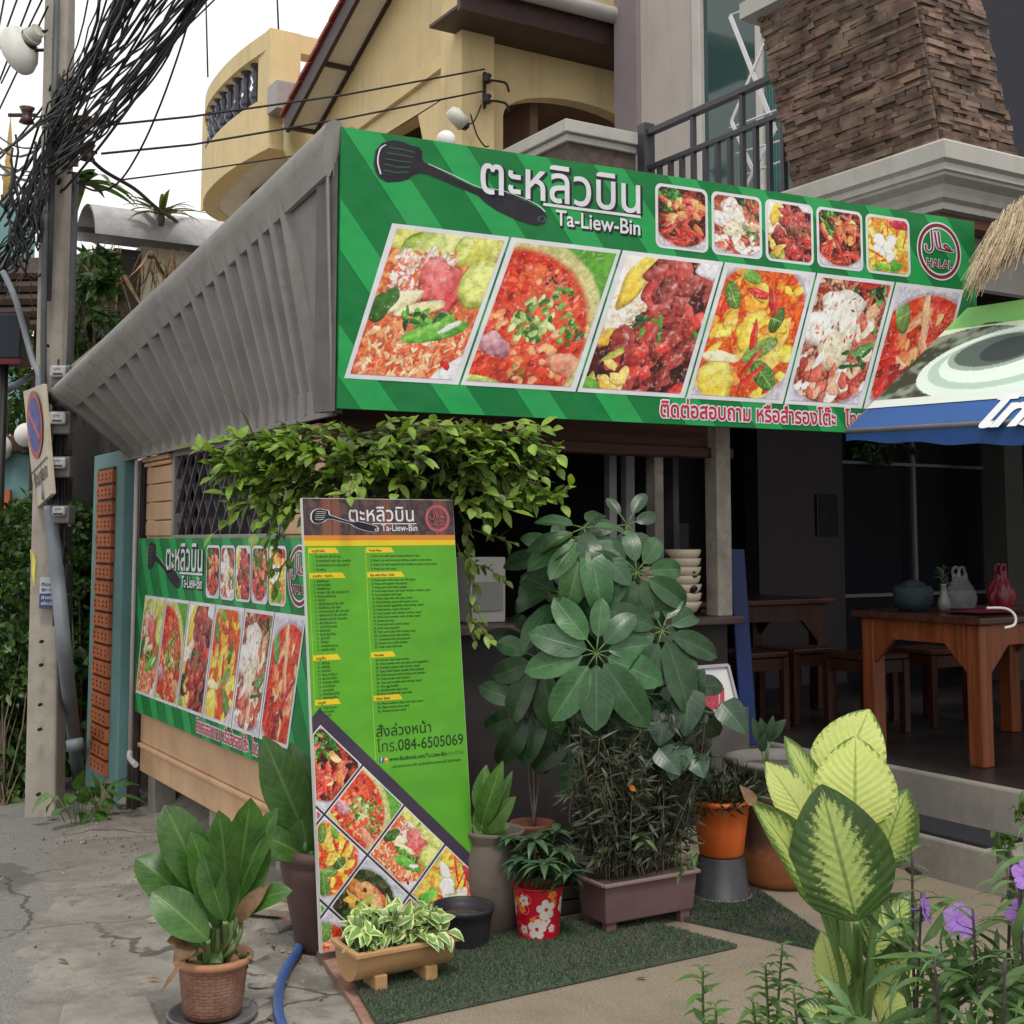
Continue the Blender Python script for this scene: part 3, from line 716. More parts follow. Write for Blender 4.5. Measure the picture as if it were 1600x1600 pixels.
l0 = fx(786, 190)[0]; l1 = fx(1010, 190)[0]; zt_ = fx(900, 158)[1]; zl = fx(786, 180)[1]
mb = MB(); wall_holes(mb, [(xf1 - .147, 3.5), (11, 3.5), (11, 8.2), (xf1 - .147, 8.2)], [arch((l0 + l1) / 2, (l1 - l0) / 2, 3.7, zl, zt_ - zl)], (0, YG, 0), (1, 0, 0), (0, 0, 1), .18)
mb.build('front_wall', yel, yh)
mb = MB(); mb.box(XG + .2, 11, 12.6, 12.7, 3.5, 8); mb.box(XG + .19, 11, YG + .2, 12.6, 6.15, 6.2); mb.box(7.0, 7.1, YG + .3, 12.5, 3.5, 6.1); mb.build('verandah_inside', brownin, yh)
# verge: cream soffit panels in a dark frame, red tiles above
xo = 5.6; S3 = lambda x, yy, dz=0: Vector((x, yy, z0g + slope * ((15.2 - yy) - x0g) + dz))
yl = 15.2 - x0g
mb = MB(); mb.slab(S3(xo, yl), S3(xo, YG - .6), S3(XG, YG - .6), S3(XG, yl), (0, 0, 1), -.03); mb.build('verge_soffit', creamp, yh)
mb = MB()
for (x, wd_, hh) in ((xo, .05, .2), (XG - .02, .05, .09)): mb.bar(S3(x, yl + .02, .02), S3(x, YG - .6, .02), wd_, hh)
for yy in (yl, yl - 1.05, yl - 2.3): mb.bar(S3(xo, yy, -.012), S3(XG, yy, -.012), .07, .04)
mb.build('verge_board', dkb, yh)
mb = MB()
for i in range(14):
    yy = yl + .1 - i * .3; mb.slab(S3(xo - .06, yy, .16 + .02), S3(xo - .06, yy - .32, .16), S3(9, yy - .32, .16), S3(9, yy, .16 + .02), (0, 0, 1), -.05)
mb.build('roof_tiles', redtile, yh)
# front eave
pe0, pe1 = PY(840, 43, 10.22), PY(719, 15, 10.22)
mb = MB(); mb.box(pe1.x, 11, 10.22, 10.28, pe0.z, pe0.z + .30); mb.box(pe1.x, 11, 10.28, YG, pe0.z + .03, pe0.z + .06); mb.build('front_fascia', dkb, yh)
mb = MB(); mb.tube([(pe1.x, 10.13, pe0.z + .28), (11, 10.13, pe0.z + .28)], .085, 12); mb.build('rain_gutter', plain('gutter_grey', (.3, .28, .26), .5, .1, 5), yh)
# wire bracket with insulators on the pilaster
br = thing('insulator_bracket', PY(757, 170, 10.7), 'black service wire bracket with insulators on the yellow corner pilaster', 'bracket')
ins = plain('black_iron', (.02, .018, .018), .5, .2, 10)
mb = MB(); c = PY(757, 125, 10.66); c2 = PY(757, 157, 10.66); mb.bar(c + V3(0, 0, .08), c2 + V3(0, 0, -.08), .035, .02); mb.build('bracket_plate', ins, br)
for q in (c, c2):
    mb = MB(); mb.lathe([(.035, -.045), (.05, -.03), (.03, 0), (.05, .03), (.035, .045)], q + V3(0, -.05, 0), 12); mb.tube(spline([q + V3(.04, -.02, 0), q + V3(.16, -.02, .01), q + V3(.24, -.02, .0), q + V3(.27, -.02, -.08)]), .012, 6); mb.build('insulator', ins, br)
lt = thing('security_light', PY(712, 185, 10.5), 'white cylindrical floodlight tilted on the yellow verandah arch', 'light')
mb = MB(); a, b = PY(703, 172, 10.5), PY(725, 195, 10.5); mb.tube([a, a.lerp(b, .15), a.lerp(b, .2), b], [.05, .06, .075, .075], 14); mb.build('lamp_body', plain('white_plastic', (.6, .58, .52), .5, .06, 6, 0), lt)
mb = MB(); mb.tube([b, b + (b - a) * .25], [.06, .03], 12); mb.build('lamp_nose', ins, lt)
mb = MB(); mb.tube(spline([b, PY(740, 190, 10.6), PY(752, 164, 10.66)]), .008, 6); mb.tube(spline([PY(735, 178, 10.6), PY(745, 210, 10.6), PY(757, 228, 10.6), PY(764, 228, 10.6)]), .008, 6); mb.build('lamp_wire', ins, lt)
gl_ = thing('globe_lamp', PY(696, 228, 6.2), 'white globe lamp peeking above the green banner', 'lamp')
white = plain('opal_globe', (.72, .71, .68), .35, .03, 4, 0)
g = PY(697, 219, 6.2); mb = MB(); mb.sphere(g, .055, 12); mb.build('globe', white, gl_)
mb = MB(); mb.tube([g - V3(0, 0, .05), g - V3(0, 0, .45)], .012, 8); mb.build('lamp_stem', ins, gl_)

# ---------------- round balcony tower
bt = thing('balcony_tower', (5.53, 14.95, 0), 'yellow curved balcony with dark turned balusters against the white sky', 'balcony')
plan = [(7.3, 14.95), (5.53, 14.95), (5.45, 15.86), (5.46, 16.77), (5.58, 17.68), (5.88, 18.5), (6.5, 19.1), (7.5, 19.4)]
curve = [plan[0]] + [tuple(p) for p in spline([Vector(p) for p in plan[1:]], 6)]
zt2, zb = 7.94, 6.40
def shell(mb, pts, z0, z1, th, m=0):
    n = len(pts); ins_ = []
    for i, p in enumerate(pts):
        a = Vector(pts[max(0, i - 1)]); b = Vector(pts[min(n - 1, i + 1)]); d = (b - a).normalized(); ins_.append((p[0] - (-d.y) * -th * -1, p[1] - d.x * th * -1))
    cx, cy = 6.8, 16.9
    ins_ = [(p[0] + (cx - p[0]) / math.hypot(cx - p[0], cy - p[1]) * th, p[1] + (cy - p[1]) / math.hypot(cx - p[0], cy - p[1]) * th) for p in pts]
    for i in range(n - 1):
        mb.box8([(*pts[i], z0), (*pts[i + 1], z0), (*ins_[i + 1], z0), (*ins_[i], z0), (*pts[i], z1), (*pts[i + 1], z1), (*ins_[i + 1], z1), (*ins_[i], z1)][::1], m)
mb = MB(); shell(mb, curve, zb, 7.09, .26); mb.build('parapet', yel, bt)
mb = MB(); shell(mb, curve, 7.70, zt2, .3); mb.build('top_rail', yel, bt)
mb = MB(); mb.box(5.52, 5.93, 14.94, 15.36, 6.395, 7.945); mb.build('corner_pier', yel, bt)
mb = MB(); mb.box(5.82, 6.1, 18.3, 18.6, 6.45, 7.9); mb.build('rear_pier', yel, bt)
blue = plain('dark_glazed_baluster', (.028, .03, .06), .18, .3, 10, 0, spec=.6)
prof = [(.085, 0), (.085, .05), (.045, .08), (.08, .15), (.09, .20), (.04, .31), (.06, .34), (.04, .38), (.07, .48), (.04, .56), (.08, .58), (.08, .62)]
inner = [p for p in curve[1:] ]
def along(pts, s):
    acc = 0
    for a, b in zip(pts[:-1], pts[1:]):
        l = math.hypot(b[0] - a[0], b[1] - a[1])
        if acc + l >= s: k = (s - acc) / l; return (a[0] + (b[0] - a[0]) * k, a[1] + (b[1] - a[1]) * k)
        acc += l
    return pts[-1]
b0 = None; tw = (5.2, 13)
spots = [along(curve, 1.77 + .62 + i * .31) for i in range(11)] + [(6.12, 14.97), (6.5, 14.97)]
for i, p in enumerate(spots):
    q = (p[0] + .13, p[1] + .08)
    if b0 is None:
        mb = MB(); mb.lathe(prof, (0, 0, 0), 14); b0 = mb.build('baluster', blue, bt); b0.location = Vector((*q, 7.09))
    else:
        c = b0.copy(); COL.objects.link(c); c.location = Vector((*q, 7.09))
mb = MB(); mb.poly([(x, y, zb + .02) for x, y in curve]); mb.build('balcony_soffit', creamp, bt)
inn = [(x + .55, y) if i > 0 else (x, y + .3) for i, (x, y) in enumerate(curve)]
mb = MB(); shell(mb, [(7.3, 15.4), (6.1, 15.4), (6.05, 16.1), (6.08, 17.1), (6.3, 18.0), (7.0, 18.6)], 6.36, 6.415, .08); mb.build('soffit_rib', dkb, bt)
mb = MB(); mb.box(6.5, 8.2, 16.2, 18.2, 2, 6.35); mb.build('tower_wall', yel, bt)
pp = plain('cream_drain_pipe', (.55, .47, .27), .5, .06, 4, 0)
mb = MB(); q = [PY(450, 170, 14.8), PY(452, 215, 14.8), PY(452, 232, 14.8), PY(458, 245, 14.8), PY(475, 262, 14.8)]; mb.tube(spline(q), .072, 12); mb.tube([PY(451, 196, 14.8), PY(451, 202, 14.8)], .085, 12); mb.build('drain_pipe', pp, bt)
mb = MB(); a = PY(443, 155, 14.7); mb.box(a.x - .13, a.x + .32, 14.6, 14.93, a.z - .16, a.z + .20); mb.build('hopper_box', plain('galvanised_box', (.33, .31, .29), .5, .1, 5), bt, bevel=.01)
# lightning rods
for nm, px, y0_, y1_, Yd in (('left', 325, 110, -30, 17.5), ('right', 436, 50, -30, 15.2)):
    a, b = PY(px, y0_, Yd), PY(px - 4, y1_, Yd); mb = MB(); mb.tube([a - V3(0, 0, .1), b], .012, 6); o = mb.build('antenna_rod', ins)
    tag(o, 'thin rod rising from the curved rail of the yellow balcony' if nm == 'left' else 'thin rod above the corner pier of the yellow balcony', 'rod')

# ---------------- low cement-roofed outbuilding between the shop and the yellow house
ob = thing('outbuilding', (2.4, 10.5, 0), 'low cream outbuilding with rounded grey cement roof edge behind the corrugated eave', 'outbuilding')
cw = plain('cream_plaster', (.70, .63, .50), .8, .08, 3, .1, dirt=(.3, .26, .2), dscale=2)
mb = MB(); a = PY(128, 362, 10.5); b = PY(345, 408, 10.5); rr = .25
hc = []
for k in range(13):
    an = math.pi * (k / 12) * 1.05 - .15; hc.append((-math.cos(an) * rr, math.sin(an) * rr))
def pipe(u, v):
    k = v * 12; i = min(11, int(k)); f = k - i; dy = hc[i][0] * (1 - f) + hc[i + 1][0] * f; dz = hc[i][1] * (1 - f) + hc[i + 1][1] * f
    return (a.x + (5.2 - a.x) * u + (.05 * (1 - v) if u == 0 else 0), 10.5 + dy, a.z - .02 + dz)
mb.grid(pipe, 10, 12); mb.grid(lambda u, v: (lambda p: (p[0], 10.5 + (p[1] - 10.5) * .93, a.z - .02 + (p[2] - a.z + .02) * .93))(pipe(u, v)), 10, 12); mb.build('cement_roof_edge', sheet2, ob)
mb = MB(); mb.slab((a.x, 10.7, a.z + .1), (5.2, 10.7, a.z + .1), (5.2, 13.5, a.z + .75), (a.x, 13.5, a.z + .75), (0, -.3, 1), .05); mb.build('roof_slope', plain('mossy_roof', (.13, .10, .08), .9, .25, 4, .3), ob)
wx = PY(216, 430, 10.6).x
mb = MB(); mb.box(wx, 5.2, 10.55, 10.7, 0, a.z - .05); mb.build('wall', cw, ob)
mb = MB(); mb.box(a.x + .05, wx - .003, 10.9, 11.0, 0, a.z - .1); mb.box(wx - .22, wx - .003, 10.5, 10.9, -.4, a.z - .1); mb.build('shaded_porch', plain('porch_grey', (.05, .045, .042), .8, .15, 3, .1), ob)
# ================================================================== printed food pictures: painted onto fine grids as vertex colours
class Paint:
    def __init__(s, w, h, seed):
        s.w, s.h = w, h; s.r = np.random.RandomState(seed); s.a = np.zeros((h, w, 3)); s.X, s.Y = np.meshgrid((np.arange(w) + .5) / w, (np.arange(h) + .5) / w)
        s.H = h / w
    def noise(s, cells, octv=4):
        out = np.zeros((s.h, s.w)); amp = 1; tot = 0
        for o in range(octv):
            n = int(cells * 2 ** o) + 2; m = int(cells * s.H * 2 ** o) + 3
            g = s.r.rand(m + 1, n + 1); u = s.X * (n - 1); v = s.Y / s.H * (m - 1); i = u.astype(int); j = v.astype(int); f = u - i; k = v - j
            f = f * f * (3 - 2 * f); k = k * k * (3 - 2 * k)
            out += amp * ((g[j, i] * (1 - f) + g[j, i + 1] * f) * (1 - k) + (g[j + 1, i] * (1 - f) + g[j + 1, i + 1] * f) * k); tot += amp; amp *= .6
        return out / tot
    def base(s, cols, cells=6, contrast=2.4):
        n = np.clip((s.noise(cells) - .5) * contrast + .5, 0, .999) * (len(cols) - 1); c = np.array([s2l(x) for x in cols]); i = n.astype(int); f = (n - i)[..., None]
        s.a = c[i] * (1 - f) + c[i + 1] * f
        s.a *= (.8 + .4 * s.noise(30, 2))[..., None]
    def blob(s, x, y, rx, ry, ang, col, hi=None, edge=.40, wob=.25, soft=.05, gloss=.0, cut=None):
        c, sn = math.cos(ang), math.sin(ang); dx, dy = s.X - x, s.Y - y
        u = (dx * c + dy * sn) / rx; v = (-dx * sn + dy * c) / ry
        R0 = max(rx, ry) * 1.6; m = (abs(dx) < R0) & (abs(dy) < R0)
        if not m.any(): return
        u, v = u[m], v[m]; th = np.arctan2(v, u); p = s.r.rand(4) * 6.28
        rad = np.sqrt(u * u + v * v) * (1 + wob * (.5 * np.sin(2 * th + p[0]) + .35 * np.sin(3 * th + p[1]) + .25 * np.sin(5 * th + p[2])))
        k = np.clip((1 - rad) / soft + .5, 0, 1)
        if cut: k = k * np.clip((rad - cut) / soft + .5, 0, 1)
        col = np.array(s2l(col)); hi = np.array(s2l(hi)) if hi else np.minimum(1, col * 1.7 + .05)
        lit = np.clip(.5 - .45 * (u * .4 + v * .9) + .25 * np.sin(u * 7 + p[3]) * np.sin(v * 6), 0, 1)
        sh = col * edge + (col - col * edge) * np.clip((1.02 - rad) * 3.5, 0, 1)[:, None]
        cc = sh * (1 - lit[:, None] * .75) + hi * lit[:, None] * .75
        if gloss:
            g = np.exp(-(((u + .25) / .22) ** 2 + ((v + .4) / .14) ** 2)) * gloss; cc = cc * (1 - g[:, None]) + g[:, None] * .95
        s.a[m] = s.a[m] * (1 - k[:, None]) + cc * k[:, None]
    def many(s, n, box, rx, ry, cols, hi=None, **k):
        for _ in range(n):
            x = s.r.uniform(box[0], box[1]); y = s.r.uniform(box[2], box[3]) * s.H; q = s.r.uniform(.7, 1.35)
            s.blob(x, y, rx * q, ry * q * s.r.uniform(.8, 1.2), s.r.uniform(0, 3.14), cols[s.r.randint(len(cols))], hi, **k)
    def leaf(s, x, y, l, wd, ang, col='4a8a2a', vein='b8cf80'):
        s.blob(x, y, l, wd, ang, col, wob=.06, edge=.6)
        c, sn = math.cos(ang), math.sin(ang); dx, dy = s.X - x, s.Y - y; u = (dx * c + dy * sn) / l; v = (-dx * sn + dy * c) / wd
        k = np.clip(1 - abs(v) / .09, 0, 1) * (abs(u) < .9) * .8
        sv = (np.sin((u - abs(v) * .35) * 22) > .82) * (u * u + v * v < .75) * .35
        k = np.maximum(k, sv)[..., None]; s.a = s.a * (1 - k) + np.array(s2l(vein)) * k
    def herb(s, x, y, r, n=16, cols=('5f8a3a', '86a85a', '3d6a25')):
        for _ in range(n):
            an = s.r.rand() * 6.28; q = s.r.rand() ** .5 * r; s.blob(x + math.cos(an) * q, y + math.sin(an) * q, r * .25, r * .14, s.r.rand() * 3, cols[s.r.randint(len(cols))], soft=.2)
    def plate(s, x, y, rx, ry, col='d8d6e2', inv=True):
        d = ((s.X - x) / rx) ** 2 + ((s.Y - y) / ry) ** 2; k = np.clip((d - 1) * 9, 0, 1)[..., None]
        rim = np.exp(-((d - 1.12) / .05) ** 2)[..., None] * .25
        c = np.array(s2l(col)) * (1 - rim); s.a = s.a * (1 - k) + c * k
RED = ('c8321e', 'a81c14', 'd8482a', 'e05a38', '8c1410')
def dish(kind, w, h, seed):
    P = Paint(w, h, seed); H = P.H; r = P.r
    if kind == 'rice':
        P.base(('d9743c', 'e09060', 'c85a30', 'e8b080'), 7)
        P.many(260, (0, 1, .68, 1), .034, .012, ('e8926a', 'f0b08a', 'dc6a44', 'f2c8a8', 'c84a30'), soft=.25)
        P.blob(.5, .06 * H, .6, .16 * H, .05, 'c8c860', 'eef0a0', wob=.1); P.many(5, (.25, 1, 0, .2), .17, .1, ('c2d060', 'd8dc86', 'a8c050'), 'f0f2b8', wob=.1, soft=.05)
        P.many(190, (.1, .62, .12, .45), .036, .013, ('f2d8d0', 'f6eae6', 'e8a898', 'd8705e'), soft=.25)
        P.blob(.5, .33 * H, .22, .16, .9, 'd85a58', 'f6b8b4', gloss=.35, wob=.15); P.blob(.62, .38 * H, .15, .22, -.3, 'cc4248', 'f0a0a0', gloss=.3)
        P.blob(.92, .33 * H, .2, .22, .2, 'b8c850', 'e0e690', wob=.03); P.blob(.92, .33 * H, .16, .18, .2, 'd6dc80', 'f0f2b0', wob=.02)
        P.blob(.26, .49 * H, .2, .07, -.5, 'e4dcb0', 'f8f4dc', wob=.1); P.blob(.45, .53 * H, .22, .06, -.25, 'e0d8a0', 'f8f4da', wob=.1); P.blob(.1, .52 * H, .1, .15, .6, '3e6a28')
        P.many(26, (.3, .85, .55, .68), .06, .022, ('2e6a24', '4a8a34', '6aa648', '1e4a18')); P.blob(.66, .68 * H, .3, .085, -.25, '5aa83a', 'a8dc78', wob=.08); P.blob(.78, .64 * H, .1, .03, -.5, 'd8ecd0')
        P.blob(1.02, .97 * H, .26, .17, -.6, 'd8d4da', 'f0eef2', wob=.1); P.blob(.86, .9 * H, .06, .03, .4, 'b81c20')
    elif kind == 'curry':
        P.base(('b8241a', 'd23a26', 'e05a38', 'c83020', 'ec7a50'), 8); P.blob(.5, .6 * H, .42, .4, 0, 'dc5a3a', 'e8805a', soft=.9, wob=.3)
        P.many(90, (0, 1, .15, 1), .035, .025, RED + ('e88060', 'f0a080'), soft=.5); P.many(40, (0, 1, .5, 1), .05, .03, ('e8825a', 'f0a478', 'd84a30'), soft=.4)
        P.herb(.42, .55 * H, .2, 40, ('7a9a4a', 'a0b878', '4a7030', 'c0d098')); P.herb(.8, .62 * H, .13, 22); P.herb(.5, .25 * H, .08, 9, ('4a3020', '5a7a3a')); P.herb(.62, .42 * H, .15, 14)
        P.herb(.42, .92 * H, .08, 9); P.blob(.14, .74 * H, .15, .1, .3, 'b87a88', 'e8c8d0', gloss=.3); P.blob(.85, .84 * H, .17, .1, .4, 'd88a6a', 'f0c8b0')
        d = np.hypot((P.X - .1) / 1.0, (P.Y - .72 * H) / (.76 * H)); k = np.clip((d - .86) * 16, 0, 1)[..., None]; P.a = P.a * (1 - k * .9) + np.array(s2l('cdd29a')) * k * .9
        k = np.clip((d - 1.0) * 30, 0, 1)[..., None]; P.a = P.a * (1 - k) + np.array(s2l('6fae46')) * k
        P.blob(.05, 1.0 * H, .3, .06, .1, 'a8b468', wob=.05)
    elif kind == 'stirfry':
        P.base(('3a1410', '6a1a16', '2a100e', '8a2a20'), 6); P.blob(.12, .25 * H, .32, .3 * H, .1, 'ece4d4', 'f8f4ec'); P.many(120, (0, .42, .3, .62), .03, .012, ('e8dcc8', 'f4ece0', 'd8b898'), soft=.25)
        P.blob(.2, .16 * H, .12, .25 * H, .3, 'e0c040', 'f4e488'); P.blob(.1, .62 * H, .16, .07, -.4, 'd8a830', 'ecd070')
        P.many(26, (.35, 1, .02, .45), .13, .085, ('8a1c1c', 'a83024', '6a1414', 'c04038'), 'e08a80', gloss=.35); P.many(26, (.2, 1, .5, .98), .12, .085, ('7a1616', '9a2420', '5a1010', 'b02c28'), 'd87068', gloss=.35)
        P.many(6, (.2, 1, .45, 1), .09, .08, ('c81c1c', 'd83830'), 'f08878', gloss=.5); P.many(8, (.3, 1, .4, .6), .07, .02, ('2e5a24', '5a8a3a')); P.many(7, (0, .35, .72, 1), .12, .05, ('c8a048', 'a8a850', 'd8b870'))
        P.blob(.95, .03 * H, .2, .09 * H, 0, 'd8d4dc', 'eceaf0'); P.blob(.02, .98 * H, .2, .07, .2, '6a9a3a')
    elif kind == 'yellow':
        P.base(('d8541c', 'e07a28', 'c83c18', 'eca040', 'e8b858'), 6); P.many(40, (0, 1, .05, .95), .09, .05, ('e8962c', 'd85020', 'f0b84a', 'c43a1a', 'f2c860'), soft=.2)
        P.many(9, (.05, .95, .1, .75), .14, .1, ('e2c030', 'ecd24a', 'd8a828'), 'f6ec90', gloss=.2); P.blob(.22, .88 * H, .22, .2, .6, 'e4c838', 'f8f0a0'); P.blob(.2, .7 * H, .2, .06, .1, 'ecdcb0', 'fff8e0')
        P.leaf(.14, .22 * H, .16, .08, .9, '5a7a2a'); P.leaf(.62, .62 * H, .2, .09, -.55, '6a8e48'); P.leaf(.72, .38 * H, .08, .13, .2, '3e6426'); P.leaf(.74, .82 * H, .2, .1, .7, '4a7a34'); P.leaf(.3, .06 * H, .12, .06, .4, '6a9a38')
        P.many(5, (.4, .9, .05, .9), .12, .035, ('c81c18', 'b01414'), 'f07060', gloss=.4); P.plate(.45, .5 * H, .62, .56 * H, 'd2cfd8')
    elif kind == 'squid':
        P.base(('b04a38', '8a3428', 'd89078', '5a2a1c', 'e0b8a0'), 7); P.many(24, (.5, 1, 0, .4), .1, .04, ('2c5a24', '4a7e38', '1c3a18', '6a9a48', '3a2018')); P.many(6, (.6, 1, .0, .5), .12, .03, ('a82820', 'c84838'))
        P.many(12, (.55, 1, .2, .6), .1, .07, ('d8a890', 'b86a54', 'e8ccb8')); P.blob(.4, .24 * H, .26, .22, .5, 'd0c4ba', 'f4eee8', wob=.25); P.many(10, (.2, .6, .1, .42), .10, .05, ('e4dcd4', 'd8ccc0', 'ece6e0'), 'f8f4f0', edge=.7); P.blob(.55, .36 * H, .13, .26, -.2, 'dcd4c8', 'f6f2ec', wob=.15); P.blob(.16, .42 * H, .26, .16, .4, 'ded6d2', 'faf8f6', wob=.12)
        P.blob(.45, .58 * H, .24, .19, .1, 'd8cdb4', 'f4ecd8', wob=.15); P.many(36, (0, 1, .66, 1), .09, .055, ('c86a58', 'e0a894', 'ecd4c4', 'a84438', 'f0e4d8'), gloss=.25); P.many(34, (.1, .75, .1, .6), .022, .009, ('b83c30', '8a2c20', 'c86a50'), soft=.3); P.many(9, (.6, 1, .5, .75), .08, .025, ('2e6030', '6a9a60')); P.plate(.5, .44 * H, .72, .56 * H, 'd0cedb')
    elif kind == 'prawn':
        P.base(('c83a1c', 'dc5a2c', 'a82414', 'e87a48'), 6); P.many(46, (.05, 1, .12, .95), .12, .065, ('d8582c', 'e88050', 'c23418', 'f0a878', 'b82418'), gloss=.2)
        P.many(8, (.2, .9, .2, .75), .19, .055, ('e08a58', 'f0b080', 'd8623a'), 'fadcc0', gloss=.2); P.blob(.75, .62 * H, .32, .04, -.7, 'a81830', 'e05070', gloss=.4); P.leaf(.18, .25 * H, .11, .19, -.5, '6a8a4a'); P.herb(.55, .7 * H, .12, 14); P.many(10, (0, .7, .7, 1), .15, .06, ('b01c14', '8c120e', 'c83420'), gloss=.3)
        P.plate(.62, .56 * H, .8, .5 * H, 'cfccd8')
    elif kind == 'salad':
        P.base(('e0b040', 'd88838', 'ecd070', 'a8b848'), 7); P.many(34, (0, 1, .1, .9), .11, .06, ('e8c048', 'f2d878', 'dc8a38', 'c8c050'), gloss=.2); P.many(8, (0, 1, 0, .9), .22, .022, ('d82828', 'c81c38', 'e05a50'))
        P.many(7, (.1, .9, .3, .7), .13, .11, ('ece8d8', 'f6f4ea', 'e0dcc0')); P.many(4, (0, 1, .78, 1), .16, .09, ('5aa038', '78b84a')); P.blob(.8, .08 * H, .25, .12, .1, 'c01838', 'e86080')
    elif kind == 'shrimp':
        P.base(('2c3a24', '54402a', '3a5a30', '6a6a48'), 5); P.many(10, (.1, .7, .35, .7), .12, .09, ('d8a850', 'e0c070', 'b87a38')); P.blob(.55, .36 * H, .26, .1, .1, 'd0542c', 'f09868', gloss=.3)
        P.blob(.62, .55 * H, .24, .22, .2, 'e0884c', 'f8d8a8', cut=.42, gloss=.3); P.blob(.3, .45 * H, .18, .16, .4, 'dc9458', 'f4d0a0', cut=.35); P.herb(.45, .82 * H, .25, 40, ('2e7a30', '4a9a3c', '1c5a24')); P.blob(.42, .62 * H, .05, .26, .3, 'a8b838', 'd8e070'); P.plate(.45, .6 * H, .6, .52 * H, 'c8ccd4')
    elif kind == 'pepper':
        P.base(('6a1c14', '3a1610', '8a3420', 'b85a38'), 6); P.herb(.25, .2 * H, .25, 40, ('3e7a2c', '6aa848', '2a5a20')); P.many(12, (.1, .95, .1, .7), .2, .045, ('d01c18', 'e03828', 'b01010'), 'f8a090', gloss=.4); P.many(12, (.1, .9, .2, .7), .1, .06, ('d89860', 'c07a48', 'e8b888')); P.many(14, (.05, .9, .55, .95), .17, .04, ('c81818', 'a81414', 'd83c28'), 'f08070', gloss=.3); P.plate(.5, .42 * H, .62, .56 * H, 'd4d0d8')
    f1 = P.noise(22, 4); f2 = P.noise(80, 2); P.a *= (.62 + .76 * f1)[..., None] * (.82 + .36 * f2)[..., None]
    sp_ = np.clip((P.noise(30, 3) - .66) * 3, 0, .3)[..., None]; P.a = P.a * (1 - sp_) + sp_ * np.array([.85, .78, .68])
    l = P.a.mean(2, keepdims=True); P.a = l + (P.a - l) * .97
    return np.clip(P.a ** 1.25 * 1.02, 0, .80)
_shape_cache = {}
def picture(name, img, corners, mat, parent, keep=None, roundr=0.0, org=None):
    """a printed picture on the quad corners (tl, tr, br, bl); roundr cuts rounded corners"""
    h, w_, _ = img.shape; tl, tr, br, bl = [np.array(c) for c in corners]
    u = np.linspace(0, 1, w_)[None, :, None]; v = np.linspace(0, 1, h)[:, None, None]
    P = (tl * (1 - u) + tr * u) * (1 - v) + (bl * (1 - u) + br * u) * v
    off = np.array(WORLD.get(parent, Vector((0, 0, 0)))) if org is None else np.array(org)
    V = (P.reshape(-1, 3) - off).astype(np.float32)
    i = np.arange(h * w_).reshape(h, w_); q = np.stack([i[:-1, :-1], i[1:, :-1], i[1:, 1:], i[:-1, 1:]], -1).reshape(-1, 4)
    if keep is not None or roundr:
        uc = (np.arange(w_ - 1) + .5) / (w_ - 1); vc = (np.arange(h - 1) + .5) / (h - 1); U, W = np.meshgrid(uc, vc)
        if roundr:
            ww = np.linalg.norm(tr - tl); hh = np.linalg.norm(bl - tl); ax = np.maximum(0, roundr - np.minimum(U, 1 - U) * ww); ay = np.maximum(0, roundr - np.minimum(W, 1 - W) * hh); k = np.hypot(ax, ay) <= roundr
        else: k = keep(U, W)
        q = q[k.ravel()]
    me = bpy.data.meshes.new(name); me.vertices.add(len(V)); me.vertices.foreach_set('co', V.ravel())
    me.loops.add(len(q) * 4); me.loops.foreach_set('vertex_index', q.ravel().astype(np.int32)); me.polygons.add(len(q)); me.polygons.foreach_set('loop_start', np.arange(0, len(q) * 4, 4, dtype=np.int32))
    me.update(calc_edges=True); me.materials.append(mat)
    c = np.ones((h * w_, 4), np.float32); c[:, :3] = img.reshape(-1, 3); at = me.color_attributes.new('Col', 'FLOAT_COLOR', 'POINT'); at.data.foreach_set('color', c.ravel()); me.validate()
    o = bpy.data.objects.new(name, me); COL.objects.link(o); o.parent = parent; WORLD[o] = WORLD.get(parent, Vector((0, 0, 0))).copy(); return o
vinyl = printmat('printed_vinyl', .42)
def flat(name, c, rough=.5):
    if name in _mc: return _mc[name]
    t = NT(name); n1 = t.noise(2.2, 3, .5); n2 = t.noise(5, 6, .7)
    col = t.mix(t.ramp(n2, .35, .75), c, tuple(min(1, x * .86 + .012) for x in c)); t.bump(n1, .8, .05); _mc[name] = t.fin(col, rough, .25); return _mc[name]
g_dark, g_light = flat('banner_green', (.0, .165, .036)), flat('banner_light_green', (.014, .31, .075))
wht, blk, crim = flat('print_white', (.66, .66, .70)), flat('print_black', (.012, .010, .018)), flat('print_crimson', (.47, .015, .05))
maroon = flat('print_maroon', (.19, .014, .02))
SPAT = {'head': [(.225, .82), (.215, .70), (.155, .635), (.07, .65), (.035, .72), (.012, .83), (.015, .93), (.06, .985), (.12, .975), (.21, .90)]}
